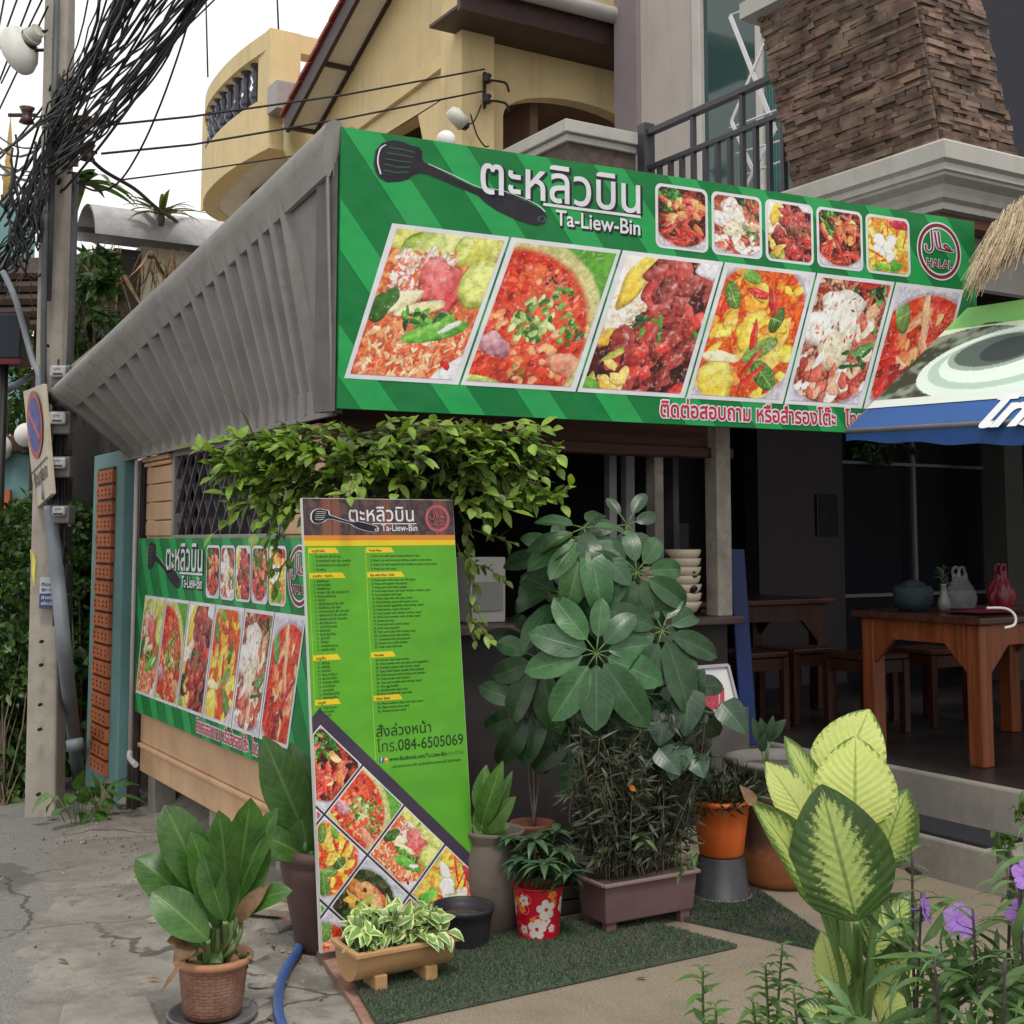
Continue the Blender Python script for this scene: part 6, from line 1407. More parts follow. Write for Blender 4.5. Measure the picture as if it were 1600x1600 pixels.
# ---------------------------------------------------------------- pots
soil = plain('potting_soil', (.055, .04, .03), .95, .3, 30, .6)
PARTS = {}
def pot(root, name, prof, mat, wall=.012, soil_z=None, n=32, sx=1, sy=1, c=None):
    """thick-walled turned pot: outer profile, rolled rim, inner wall"""
    c = Vector(c) if c is not None else root.location; p = list(prof); top = p[-1]
    inner = [(max(.01, r_ - wall), z) for r_, z in p[::-1] if z > p[0][1] + .02]
    mb = MB(); mb.lathe([(.001, p[0][1])] + p + [(top[0] - wall * .4, top[1] + wall * .35)] + inner, c, n, 0, sx=sx, sy=sy); mb.F.pop() if False else None
    o = mb.build(name, mat, root); PARTS[root] = o; sz = soil_z if soil_z is not None else top[1] - .03; rs = np.interp(sz, [z for r_, z in p], [r_ for r_, z in p]) - wall * .9
    mb = MB(); mb.lathe([(.001, sz + .008), (rs * .6, sz + .006), (rs, sz - .004)], c, n, sx=sx, sy=sy); mb.build('soil', soil, o); return sz
def brickpot_mat():
    t = NT('terracotta_brick_pot'); b = t.n('ShaderNodeTexBrick'); mp = t.n('ShaderNodeMapping'); t.l(t.tc.outputs['UV'], mp.inputs[0]); mp.inputs['Scale'].default_value = (5.5, 15, 1); t.l(mp.outputs[0], b.inputs['Vector'])
    b.inputs['Scale'].default_value = 1.6; b.inputs['Mortar Size'].default_value = .035; b.inputs['Mortar Smooth'].default_value = .6; b.inputs['Color1'].default_value = (.25, .115, .075, 1); b.inputs['Color2'].default_value = (.19, .09, .065, 1); b.inputs['Mortar'].default_value = (.13, .07, .055, 1)
    col = t.mix(t.math('MULTIPLY', t.ramp(t.noise(16, 6, .7), .42, .7), .55), b.outputs['Color'], (.30, .21, .16)); h = t.math('SUBTRACT', t.noise(60, 4, .7), t.math('MULTIPLY', b.outputs['Fac'], 2.5)); t.bump(h, .5, .006); return t.fin(col, .8, .25)
terra = plain('terracotta_rim', (.36, .175, .095), .75, .12, 8, .2, dirt=(.25, .16, .11))
bignest = leafmat('nest_leaf', (.055, .145, .025), (.032, .095, .018), .36, .25, vein=(.15, .27, .07), veins=10, vstr=.55)
def toCam(p, upk=.35): return (Vector((0, 0, CAM_H)) - Vector(p)).normalized() + Vector((0, 0, upk))
def leaf_px(mb, A, B, Wpx, bend=.5, m=0, col=(1, 1, 1), n=None, wav=.012, nu=3, fold=.18, a=.8, blunt=.8, twist=0):
    p, q = PD(*A), PD(*B); nn = Vector(n) if n else toCam(p.lerp(q, .5)); leaf2(mb, p, q, nn, Wpx * (A[2] + B[2]) / 2 / FPX, bend, m, col, nu=nu, wav=wav, fold=fold, a=a, blunt=blunt, twist=twist)
# (1) brick-patterned pot on the saucer
c = PZ(332, 1583, .02); bp = thing('potted_nest_plant', c, 'broad leaved green plant in a brick patterned terracotta pot standing on a saucer', 'potted plant')
mb = MB(); mb.lathe([(.001, -.02), (.115, -.02), (.135, -.012), (.142, .008), (.132, .008), (.12, -.006), (.001, -.006)], c, 32); tag(mb.build('pot_saucer', plain('grey_plastic_saucer', (.12, .12, .125), .5, .15, 8, .1, dirt=(.2, .19, .17))), 'dark grey saucer under the brick patterned pot', 'saucer')
pot(bp, 'pot', [(.085, 0), (.092, .02), (.097, .06), (.104, .12), (.110, .158)], brickpot_mat(), .012, .15)
mb = MB(); mb.lathe([(.109, .155), (.120, .158), (.125, .168), (.122, .18), (.108, .181), (.104, .16)], c, 32); mb.build('rim', terra, PARTS[bp])
mb = MB(); ms = MB(); d0 = 4.1
LV = [((322, 1400), (258, 1258), 62, .5), ((312, 1440), (214, 1338), 62, .9), ((325, 1470), (238, 1392), 56, .6), ((335, 1400), (330, 1290), 40, .4), ((352, 1410), (343, 1268), 44, .5), ((362, 1420), (392, 1248), 56, .3), ((352, 1440), (318, 1335), 40, .3), ((368, 1415), (432, 1262), 40, .4), ((375, 1430), (452, 1390), 34, 1.3), ((340, 1450), (300, 1300), 46, .5), ((358, 1440), (415, 1310), 48, .3), ((345, 1470), (352, 1400), 34, .3), ((330, 1480), (300, 1440), 30, .5), ((365, 1450), (380, 1330), 40, .3)]
for i, (a, b, wd_, bd) in enumerate(LV):
    dd = d0 + rnd.uniform(-.07, .09); k = rnd.uniform(.85, 1.3); ms.tube(spline([c + V3(rnd.uniform(-.04, .04), rnd.uniform(-.03, .03), .14), PD(a[0], a[1] + 30, d0), PD(*a, dd)], 4), .008, 6)
    leaf_px(mb, (*a, dd), (*b, dd + rnd.uniform(-.1, .06)), wd_ * 1.15, bd, col=(k * 1.0, k, k * .9), n=toCam(c) + RT * rnd.uniform(-.5, .5), wav=.025, a=1.15, blunt=.55)
mb.build('foliage', bignest, bp); ms.build('stems', GRN, bp)
mb = MB(); mb2 = MB(); leaf_px(mb2, (283, 1505, 4.0), (252, 1550, 3.95), 8, .2); mb2.build('withered_leaf', dry_m, bp); leaf_px(mb, (300, 1475, 4.05), (272, 1500, 3.98), 30, 1.0, wav=.05); mb.build('withered_leaf', dry_m, bp); mb = MB(); leaf_px(mb, (292, 1470, 4.05), (262, 1470, 4.0), 26, 1.2, wav=.05); mb.build('withered_leaf', dry_m, bp); mb = MB(); leaf_px(mb, (370, 1440, 4.1), (420, 1380, 4.1), 26, 1.2, wav=.05); mb.build('withered_leaf', dry_m, bp)
mb = MB()
for _ in range(26): p = c + V3(rnd.uniform(-.09, .09), rnd.uniform(-.1, .06), .16 + rnd.uniform(0, .05)); mb.leaf(p, rdir(.2), rdir(.9), .05, .04, nv=4, a=.6, col=tint(.8))
mb.build('ground_creeper', weed_m, bp)
# (2) big brown pot left of the board
c = PG(512, 1482); tp = thing('potted_dieffenbachia', c, 'large broad leaved plant in a big dark brown pot half hidden by the menu board', 'potted plant')
brownpot = plain('dark_brown_glaze', (.075, .042, .036), .45, .2, 5, .12, dirt=(.13, .09, .08))
pot(tp, 'pot', [(.105, 0), (.12, .03), (.145, .15), (.17, .26), (.18, .31), (.176, .325), (.188, .34), (.190, .365), (.18, .375)], brownpot, .015, .34)
mb = MB(); ms = MB(); d1 = 4.78
for a, b, wd_, bd in [((478, 1310), (412, 1150), 62, .5), ((488, 1330), (455, 1160), 66, .3), ((470, 1330), (418, 1325), 40, .8), ((478, 1340), (395, 1300), 44, .7), ((480, 1340), (432, 1250), 44, .5), ((484, 1345), (466, 1250), 40, .2)]:
    k = rnd.uniform(.65, 1.0); leaf_px(mb, (*a, d1), (*b, d1 + rnd.uniform(-.1, .05)), wd_ * 1.15, bd, col=(k, k, k), n=toCam(c) + RT * rnd.uniform(-.6, .3), wav=.025, a=.95); ms.tube(spline([c + V3(rnd.uniform(-.03, .03), 0, .33), PD(a[0], a[1] + 20, d1), PD(*a, d1)], 4), .011, 6)
mb.build('foliage', bignest, tp); ms.build('stems', GRN, tp)
# (3) beige half-barrel trough
beige = plain('beige_plastic', (.42, .25, .115), .5, .06, 6, .04, dirt=(.27, .17, .09)); e0 = PZ(562, 1562, .03); ux = Vector((1, 0, 0)); uy = Vector((0, 1, 0))
tr_ = thing('trough_planter', e0, 'beige half barrel trough with variegated leaves in front of the menu board', 'planter')
Lt, Wt, zt_, rad = .355, .17, .125, .094; o = e0 + V3(-.01, .0, 0)
mb = MB(); hb = [(-math.cos(t) * rad, -math.sin(t) * rad * 1.05) for t in np.linspace(0, math.pi, 15)]
oc = lambda x, y, z: o + ux * x + uy * (y + .085) + V3(0, 0, z + .135)
ring = [[mb.v(oc(x, a, b)) for a, b in hb] for x in (0, Lt)]; ringi = [[mb.v(oc(x, a * .92, b * .92)) for a, b in hb] for x in (.008, Lt - .008)]
for k in range(14): mb.f((ring[0][k], ring[0][k + 1], ring[1][k + 1], ring[1][k]), 0, True); mb.f((ringi[0][k], ringi[1][k], ringi[1][k + 1], ringi[0][k + 1]), 0, True)
mb.f(ring[0][::-1]); mb.f(ring[1]); mb.f(ringi[0]); mb.f(ringi[1][::-1]); mb.build('barrel', beige, tr_)
mb = MB(); 
for a, b in (((-.012, -.095), (Lt + .012, -.095)), ((-.012, .095), (Lt + .012, .095))): mb.bar(oc(*a, .004), oc(*b, .004), .022, .016)
for x in (-.004, Lt + .004): mb.bar(oc(x, -.084, .004), oc(x, .084, .004), .02, .016)
mb.build('rim', beige, tr_, bevel=.003)
for x in (.09, Lt - .08):
    mb = MB(); mb.box8([oc(x + a * .022, -.03 + b * .05, z) for z in (-.165, -.075) for a, b in ((-1, -1), (1, -1), (1, 1), (-1, 1))]); mb.build('foot', beige, tr_, bevel=.004)
mb = MB(); mb.box8([oc(a, b, z) for z in (-.04, -.012) for a, b in ((.01, -.075), (Lt - .01, -.075), (Lt - .01, .075), (.01, .075))]); mb.build('soil', soil, tr_)
t = NT('variegated_leaf'); sp = t.n('ShaderNodeSeparateXYZ'); t.l(t.tc.outputs['UV'], sp.inputs[0]); au = t.math('ABSOLUTE', t.math('MULTIPLY_ADD', sp.outputs[0], 2.0, -1.0)); k = t.ramp(t.math('ADD', au, t.math('MULTIPLY_ADD', t.noise(45, 3), 1.2, -.6)), .52, .68)
t.fin(t.mix(1.0, t.mix(k, (.13, .25, .06), (.46, .52, .27)), t.attr(), 'MULTIPLY'), .4, .4); varieg = t.m
mb = MB(); ms = MB(); r = random.Random(11)
for _ in range(215):
    x = r.uniform(.03, Lt - .02); y = r.uniform(-.06, .07); h = r.uniform(.0, .085) * (1 - .4 * abs(x / Lt - .5)); p = oc(x, y, h); d = Vector((r.uniform(-1, 1), r.uniform(-1.1, .5), r.uniform(-.2, .9)))
    mb.leaf(p, d, Vector((0, -.5, 1)) + rdir(0, r) * .5, r.uniform(.05, .085), r.uniform(.030, .048), bend=r.uniform(.3, 1.1), nv=4, nu=2, a=.65, col=tint(1, r))
for k in range(30): x = r.uniform(.02, Lt - .02); ms.tube([oc(x, r.uniform(-.05, .05), -.02), oc(x + r.uniform(-.03, .03), r.uniform(-.07, .05), .1)], .003, 5)
for x in (.24, .29, .34):
    for k in range(2): mb.leaf(oc(x + r.uniform(-.03, .03), -.085, .03 - .012 * k), Vector((r.uniform(-.8, .8), -.7, r.uniform(-.4, .2))), Vector((0, -.6, 1)), .065, .04, bend=.9, nv=4, nu=2, a=.65)
mb.build('foliage', varieg, tr_); ms.build('stems', GRN, tr_)
# (4) dark pot behind the trough
c = PG(722, 1492); t_ = thing('dark_flower_pot', c, 'black plastic pot behind the right foot of the menu board', 'pot')
pot(t_, 'pot', [(.085, 0), (.095, .05), (.105, .12), (.112, .155), (.118, .16), (.118, .175)], plain('black_plastic', (.022, .022, .028), .4, .2, 8, .06), .01, .14)
# (5) grey-brown urn right of the board with young plant
c = PG(772, 1462); t_ = thing('potted_urn_plant', c, 'tall grey brown urn with fresh green leaves behind the menu board', 'potted plant')
pot(t_, 'urn', [(.075, 0), (.09, .03), (.115, .13), (.125, .22), (.122, .30), (.105, .345), (.10, .36), (.118, .385), (.118, .395)], plain('grey_brown_urn', (.13, .105, .09), .7, .2, 4, .25, dirt=(.06, .05, .045)), .014, .36)
mb = MB(); ms = MB(); d1 = 4.95
for a, b, wd_, bd in [((760, 1300), (805, 1245), 34, .7), ((755, 1320), (795, 1290), 30, .5), ((752, 1290), (785, 1190), 36, .5), ((748, 1270), (760, 1195), 30, .3), ((750, 1300), (770, 1230), 30, .4), ((765, 1325), (742, 1262), 30, .3), ((760, 1310), (800, 1205), 26, .6)]:
    k = rnd.uniform(1.0, 1.5); leaf_px(mb, (*a, d1), (*b, d1 + rnd.uniform(-.1, .05)), wd_, bd, col=(k * 1.1, k, k)); ms.tube([c + V3(0, 0, .36), PD(*a, d1)], .007, 6)
mb.build('foliage', bignest, t_); ms.build('stems', GRN, t_)
# (6) red flowered pot
def flowerpot_mat():
    t = NT('red_painted_tin'); t.fin(t.mix(1.0, t.attr(), t.mix(t.ramp(t.noise(12), .3, .7), (.9, .9, .9), (1, 1, 1)), 'MULTIPLY'), .3, .5); return t.m
c = PZ(841, 1466, .03); fp = thing('flower_print_pot', c, 'red tin pot printed with white and orange flowers holding a green leafy plant', 'potted plant')
fpm = flowerpot_mat(); H_, rb, rt_ = .195, .076, .092; N_, M_ = 260, 90
U_, Vv = np.meshgrid(np.arange(N_ + 1) / N_, np.arange(M_ + 1) / M_); img = np.ones((M_ + 1, N_ + 1, 3)) * np.array(s2l('b3122a'))
XX = U_ * 2 * math.pi * .085; YY = Vv * H_; rr = np.random.RandomState(4)
def petal(x, y, R_, col, n=5, ctr='c02038', ph=0):
    dx = (XX - x + math.pi * .085) % (2 * math.pi * .085) - math.pi * .085; dy = YY - y; th = np.arctan2(dy, dx) + ph; q = np.hypot(dx, dy)
    m = q < R_ * (.55 + .45 * abs(np.cos(th * n / 2)) ** .6); img[m] = s2l(col); img[q < R_ * .2] = s2l(ctr)
def swirl(x, y, R_, col):
    dx = (XX - x + math.pi * .085) % (2 * math.pi * .085) - math.pi * .085; dy = YY - y; th = np.arctan2(dy, dx); q = np.hypot(dx, dy); img[(abs(q - R_ * (.35 + .1 * (th + 3.14))) < .0022) & (q < R_)] = s2l(col)
uc = math.atan2(-c.y, -c.x) % (2 * math.pi) * .085
for _ in range(26): swirl(rr.uniform(0, .54), rr.uniform(.02, .18), rr.uniform(.015, .028), 'e05060')
for _ in range(22): petal(rr.uniform(0, .54), rr.uniform(.01, .18), rr.uniform(.014, .02), 'd8862a', ctr='c8402a', ph=rr.uniform(0, 6))
for k, (du, y, R_) in enumerate(((.03, .125, .037), (-.005, .055, .038), (-.055, .155, .022), (-.06, .05, .018), (.055, .055, .015), (.03, .085, .02), (.12, .13, .036), (.18, .06, .037), (-.13, .12, .036), (-.2, .05, .036), (.25, .12, .03))): petal((uc + du) % .534, y, R_, 'd0c8c0', ph=rr.uniform(0, 6))
mb = MB(); I = [[mb.v(c + Vector((math.cos(u * 2 * math.pi) * (rb + (rt_ - rb) * v), math.sin(u * 2 * math.pi) * (rb + (rt_ - rb) * v), v * H_)), tuple(img[j, i])) for i, u in enumerate(np.arange(N_) / N_)] for j, v in enumerate(np.arange(M_ + 1) / M_)]
for j in range(M_):
    for i in range(N_): mb.f((I[j][i], I[j][(i + 1) % N_], I[j + 1][(i + 1) % N_], I[j + 1][i]), 0, True)
mb.build('tin', fpm, fp)
mb = MB(); mb.lathe([(rt_ - .012, H_ - .02), (rt_ - .008, H_ + .002), (rt_ + .002, H_ + .004), (rt_ + .003, H_ - .004)], c, 40, col=s2l('a81024')); mb.build('rim', fpm, fp)
mb = MB(); mb.lathe([(.001, H_ - .03), (rt_ - .006, H_ - .034)], c, 24); mb.build('soil', soil, fp)
dusty = leafmat('dusty_green_leaf', (.06, .12, .065), (.035, .075, .04), .4, .18, vein=(.13, .2, .12), veins=7)
def rosette(mb, c, n, L, W, r, tilt=.35, col=1.0, axis=None):
    ax_ = (axis or Vector((0, 0, 1))).normalized(); a = ax_.orthogonal().normalized(); b = ax_.cross(a)
    for k in range(n):
        an = 2.4 * k + r.uniform(-.3, .3); d = a * math.cos(an) + b * math.sin(an) + ax_ * tilt * r.uniform(.2, 1.8); mb.leaf(c, d, ax_, L * r.uniform(.7, 1.15), W * r.uniform(.8, 1.15), bend=r.uniform(.5, 1.3), nv=6, nu=2, a=.62, col=tint(col, r))
def stem_plant(root, c, tops, mat, r, L, W, n=11, leafy=.5, sm=GRN, sr=.005, tilt=.35):
    mb = MB(); ms = MB()
    for tp_ in tops:
        b = Vector(c) + Vector((r.uniform(-.03, .03), r.uniform(-.03, .03), 0)); mid = b.lerp(tp_, .55) + Vector((r.uniform(-.02, .02), r.uniform(-.02, .02), 0)); pts = spline([b, mid, tp_], 6); ms.tube(pts, sr, 5)
        rosette(mb, Vector(tp_), n, L, W, r, tilt)
        for q in pts[int(len(pts) * (1 - leafy)):-1]: rosette(mb, q, 3, L * .9, W * .95, r, .1, .75)
    mb.build('foliage', mat, root); ms.build('stems', sm, root)
r = random.Random(21); stem_plant(fp, c + V3(0, 0, H_ - .03), [PD(835, 1312, 4.85), PD(868, 1300, 4.9), PD(880, 1330, 4.85), PD(815, 1345, 4.8), PD(850, 1350, 4.75), PD(800, 1310, 4.9), PD(890, 1365, 4.8)], dusty, r, .10, .032, 10)
# (7) purple-brown planter box
pm = plain('mauve_brown_plastic', (.125, .072, .075), .55, .12, 5, .15, dirt=(.08, .055, .05)); p0 = PZ(946, 1448, .075); pr = thing('box_planter', p0, 'mauve brown rectangular planter crowded with thin stemmed bamboo like plants', 'planter')
Lp, Wp, Hp = .44, .19, .145; o = Vector(p0)
mb = MB(); t8 = lambda x0, x1, y0, y1, z0, z1, fl: [o + Vector(q) for q in ((x0 + fl, y0 + fl, z0), (x1 - fl, y0 + fl, z0), (x1 - fl, y1 - fl, z0), (x0 + fl, y1 - fl, z0), (x0, y0, z1), (x1, y0, z1), (x1, y1, z1), (x0, y1, z1))]
mb.box8(t8(0, Lp, 0, Wp, 0, Hp, .012)); bxo = mb.build('box', pm, pr, bevel=.006)
mb = MB()
for a, b in (((-.008, -.004, Hp), (Lp + .008, -.004, Hp)), ((-.008, Wp + .004, Hp), (Lp + .008, Wp + .004, Hp)), ((-.004, 0, Hp), (-.004, Wp, Hp)), ((Lp + .004, 0, Hp), (Lp + .004, Wp, Hp))): mb.bar(o + Vector(a), o + Vector(b), .018, .014)
mb.build('rim', plain('mauve_brown_rim', (.20, .135, .13), .5, .1, 6, .05), bxo, bevel=.004)
mb = MB(); mb.box8(t8(.012, Lp - .012, .012, Wp - .012, Hp - .0, Hp + .004, 0)); mb.build('soil', soil, pr)
for (x, y) in ((.02, .02), (Lp - .07, .02), (.02, Wp - .05), (Lp - .07, Wp - .05)):
    mb = MB(); mb.box8([o + Vector((x + a, y + b, z)) for z in (-.043, .004) for a, b in ((0, 0), (.045, 0), (.045, .03), (0, .03))]); mb.build('foot', pm, bxo)
thin_m = leafmat('thin_grey_leaf', (.068, .088, .055), (.04, .05, .035), .5, .2); cane = plain('brown_cane', (.11, .085, .062), .7, .3, 20, .1)
mb = MB(); ms = MB(); r = random.Random(5)
for k in range(96):
    b = o + Vector((r.uniform(.03, Lp - .03), r.uniform(.03, Wp - .03), Hp)); h = r.uniform(.24, .62); tp_ = b + Vector((r.uniform(-.10, .10) + (b.x - o.x - Lp / 2) * .35, r.uniform(-.14, .10), h)); pts = spline([b, b.lerp(tp_, .35) + rdir(0, r) * .03, b.lerp(tp_, .7) + rdir(0, r) * .045, tp_], 4); ms.tube(pts, .0022, 5)
    for q in pts[2:]:
        for _ in range(3): mb.leaf(q + rdir(0, r) * .008, Vector((r.uniform(-1, 1), r.uniform(-1, 1), r.uniform(-.3, .8))), rdir(.8, r), r.uniform(.045, .10), r.uniform(.007, .014), bend=r.uniform(.2, 1.3), nv=4, a=.6, col=tint(r.choice((.6, .8, 1.0, 1.35)), r))
for (px, py) in ((932, 1335), (1085, 1330), (1060, 1355), (1000, 1310)):
    for _ in range(4): mb.leaf(PD(px, py, 4.95) + rdir(0, r) * .02, Vector((r.uniform(-1, 1), -.5, r.uniform(-.6, .5))), rdir(.8, r), .08, .02, bend=.6, nv=4, a=.6, col=(1.8, 2.1, 1.2))
mb.build('foliage', thin_m, pr); ms.build('canes', cane, pr)
mb = MB(); p = PD(982, 1228, 4.9); mb.leaf(p, RT * .8 - V3(0, 0, .4), toCam(p), .04, .022, col=(1.6, 1.1, .5), nv=4); o_ = mb.build('yellowed_leaf', leafmat('orange_dead_leaf', (.42, .2, .03), (.3, .12, .02), .6, .2), pr)
# (8) upturned black pot with the orange pot on it
c = PZ(1128, 1402, .03); bpz = thing('upturned_black_pot', c, 'black plastic pot turned upside down as a stand beside the mauve planter', 'pot')
blk_p = plain('charcoal_plastic', (.035, .036, .042), .5, .2, 10, .1, dirt=(.09, .09, .09))
mb = MB(); mb.lathe([(.118, 0), (.122, .004), (.120, .018), (.112, .022), (.096, .165), (.09, .172), (.001, .172)], c, 32); mb.build('pot', blk_p, bpz)
mb = MB(); mb.lathe([(.119, .0), (.126, .004), (.126, .014), (.119, .018)], c, 32); mb.build('rim', plain('dusty_rim', (.16, .16, .17), .6, .15, 12, .1), bpz)
c2 = c + V3(0, 0, .174); op = thing('orange_pot_plant', c2, 'bright orange plastic pot of fine dark foliage standing on the upturned black pot', 'potted plant')
orp = plain('orange_plastic', (.52, .105, .018), .42, .08, 6, .04)
pot(op, 'pot', [(.085, 0), (.092, .01), (.105, .11), (.118, .205), (.128, .208), (.130, .222), (.122, .226)], orp, .008, .18)
mb = MB(); ms = MB(); r = random.Random(9)
for k in range(620):
    an = r.uniform(0, 6.28); el = r.uniform(.2, 1.4); d = Vector((math.cos(an) * math.cos(el), math.sin(an) * math.cos(el), math.sin(el))); b = c2 + Vector((math.cos(an) * .05, math.sin(an) * .05, .18)); p = b + d * r.uniform(.02, .15); mb.leaf(p, d + rdir(0, r) * .6, rdir(.6, r), r.uniform(.05, .09), .011, bend=r.uniform(.2, 1), nv=3, a=.6, col=tint(r.choice((.5, .75, 1)), r)); 
    if k % 16 == 0: ms.tube([b, p], .002, 4)
mb.build('foliage', leafmat('dark_needle', (.045, .065, .034), (.025, .038, .02), .5, .15), op); ms.build('stems', cane, op)
# (9) big glazed jar with water basin rim and seedling
c = PZ(1222, 1378, .03); jr = thing('water_jar', c, 'large orange brown clay jar with wide grey rim and small seedling', 'jar')
t = NT('ochre_glazed_jar'); n1 = t.noise(5, 6, .7); sp = t.n('ShaderNodeSeparateXYZ'); t.l(t.tc.outputs['Object'], sp.inputs[0])
edge_ = t.ramp(t.math('ADD', sp.outputs[2], t.math('MULTIPLY', n1, .22)), .22, .34); col = t.mix(t.ramp(n1, .35, .65), (.36, .135, .045), (.24, .085, .035)); col = t.mix(edge_, col, (.075, .042, .032)); jarm = t.fin(col, t.math('MULTIPLY_ADD', edge_, -.2, .6), .4)
mb = MB(); mb.lathe([(.001, 0), (.15, 0), (.19, .05), (.215, .16), (.225, .28), (.215, .38), (.19, .45), (.18, .47)], c, 40); mb.build('jar_body', jarm, jr)
mb = MB(); mb.lathe([(.18, .465), (.20, .475), (.235, .50), (.245, .515), (.24, .53), (.215, .535), (.19, .515), (.18, .49), (.165, .45)], c, 40); mb.build('jar_rim', plain('grey_clay_rim', (.135, .125, .115), .6, .18, 6, .2), jr)
mb = MB(); mb.lathe([(.001, .492), (.188, .49)], c, 32); t = NT('dark_water'); mb.build('water', t.fin((.02, .02, .014), .08, .5), jr)
mb = MB(); ms = MB(); d1 = 5.5
for a, b, w_ in (((1188, 1160), (1176, 1120), 16), ((1195, 1150), (1188, 1122), 16), ((1200, 1155), (1228, 1124), 20), ((1190, 1175), (1195, 1145), 14), ((1202, 1160), (1208, 1118), 16)): leaf_px(mb, (*a, d1), (*b, d1 - .04), w_, .5, col=(1, 1, 1)); ms.tube([PD(1198, 1205, d1), PD(*a, d1)], .0035, 5)
mb.build('foliage', dusty, jr); ms.build('stems', GRN, jr)
# (10) terracotta pot on a stand with thin stems behind the flower pot
c = PD(832, 1288, 5.25); c.z = .20; ts = thing('pot_stand', Vector((c.x, c.y, .03)), 'dark wooden crate standing behind the red flower pot', 'crate')
mb = MB()
for k in range(3): mb.box(c.x - .13, c.x + .16, c.y - .12 - .004, c.y - .105, .035 + k * .057, .085 + k * .057)
mb.box(c.x - .128, c.x + .158, c.y - .10, c.y + .1, .03, .198); mb.build('crate_boards', plain('dark_crate_wood', (.05, .042, .038), .8, .3, 8, .2), ts, bevel=.003)
mb = MB(); mb.box(c.x - .14, c.x + .17, c.y - .13, c.y + .11, .1985, .212); mb.build('crate_lid', plain('dark_crate_wood', 0), ts)
c = c + V3(0, 0, .014); tpz = thing('terracotta_pot_plant', c, 'small ringed terracotta pot with bare thin stems behind the red flower pot', 'potted plant')
tm = plain('old_terracotta', (.22, .085, .055), .75, .2, 8, .25, dirt=(.1, .06, .05)); pot(tpz, 'pot', [(.06, 0), (.065, .02), (.058, .03), (.07, .05), (.078, .09), (.074, .10), (.085, .115), (.09, .15), (.094, .16)], tm, .01, .13)
mb = MB(); 
for q in ((800, 1160), (838, 1110), (855, 1140), (845, 1080)): mb.tube(spline([c + V3(rnd.uniform(-.03, .03), 0, .13), PD(835, 1200, 5.3) + rdir(0) * .03, PD(*q, 5.3)], 4), .006, 5)
mb.build('stems', cane, tpz)
# ---------------------------------------------------------------- large umbrella-leaved schefflera
sch = leafmat('umbrella_leaf', (.036, .105, .038), (.020, .066, .023), .32, .14, vein=(.13, .21, .11), veins=9, vstr=.32, spec=.45)
c = PG(945, 1400); c = Vector((PY(945, 1200, 5.12).x, 5.12, .03)); sf = thing('umbrella_plant', c, 'large dark green plant with whorls of long drooping leaves in front of the counter', 'plant')
mb = MB(); ms = MB(); r = random.Random(31)
def umbel(px, py, d, n, Lp_, axis, a0=0, spread=6.28, droop=.5, W=.40, k=1.0, tilt=.12, petiole=.045):
    p = PD(px, py, d); ax_ = Vector(axis).normalized(); u = RT - ax_ * RT.dot(ax_); u.normalize(); v = ax_.cross(u)
    if v.z < 0: v = -v
    for i in range(n):
        an = a0 + spread * (i + r.uniform(-.18, .18)) / n; dd = (u * math.cos(an) + v * math.sin(an) + ax_ * tilt * r.uniform(-.6, 1.4)).normalized(); q = p + dd * petiole * r.uniform(.8, 1.4); ms.tube([p, q], .003, 5)
        kk = k * r.uniform(.6, 1.35); L_ = Lp_ * .92 * d / FPX * r.uniform(.8, 1.1) * (1 - .24 * math.sin(an)); mb.leaf(q, dd, ax_ + rdir(0, r) * .15, L_, L_ * W * 1.15 * r.uniform(.88, 1.1), bend=droop * r.uniform(.4, 1.8), fold=r.uniform(.08, .3), nu=3, nv=9, a=1.0, col=(kk * r.uniform(.9, 1.15), kk, kk * r.uniform(.8, 1.05)), wav=.022, blunt=.55, twist=r.uniform(-.3, .3))
    ms.tube(spline([c + V3(r.uniform(-.03, .03), 0, .05), c.lerp(p, .5) + V3(0, .06, .06), p + ax_ * -.03], 5), [.011] * 6 + [.007] * 4 + [.005], 6)
tc_ = -FW + V3(0, 0, .25)
umbel(932, 1020, 5.0, 10, 104, tc_, .30, 6.28, .35, .44, 1.25)
umbel(912, 838, 5.15, 7, 92, -FW * .8 + V3(0, 0, .7), 3.3, 2.9, .7, .40, 1.25)
umbel(912, 825, 5.2, 5, 80, V3(0, 0, 1) - FW * .6, 0, 6.28, .6, .42, .95)
umbel(995, 893, 5.12, 9, 86, -FW + V3(0, 0, .2) + RT * .2, .2, 6.28, .45, .44, 1.0)
umbel(845, 1030, 5.15, 8, 84, -FW + V3(0, 0, .35) - RT * .3, .2, 6.28, .5, .44, 1.0)
umbel(1035, 985, 5.1, 8, 96, -FW + V3(0, 0, .3) + RT * .4, .4, 6.28, .6, .42, .95)
umbel(880, 930, 5.2, 8, 86, V3(0, 0, .8) - FW * .8 - RT * .2, 0, 6.28, .7, .42, .8)
umbel(860, 1090, 5.25, 8, 90, -FW * .8 + V3(0, 0, .5), .3, 6.28, .8, .40, .75)
umbel(1010, 1085, 5.2, 8, 90, -FW * .8 + V3(0, 0, .4) + RT * .3, .1, 6.28, .7, .44, .8)
umbel(950, 960, 5.3, 8, 84, V3(0, 0, 1) - FW * .5, .2, 6.28, .7, .42, .7)
umbel(870, 870, 5.35, 7, 76, V3(0, 0, .6) - FW, .5, 6.28, .6, .44, .7)
umbel(960, 1110, 5.25, 9, 88, -FW + V3(0, 0, .1), .5, 6.28, .5, .42, .65)
umbel(905, 960, 5.4, 8, 80, -FW + V3(0, 0, .4), .2, 6.28, .6, .44, .55)  # rear whorls tinted darker to read as shade inside the plant
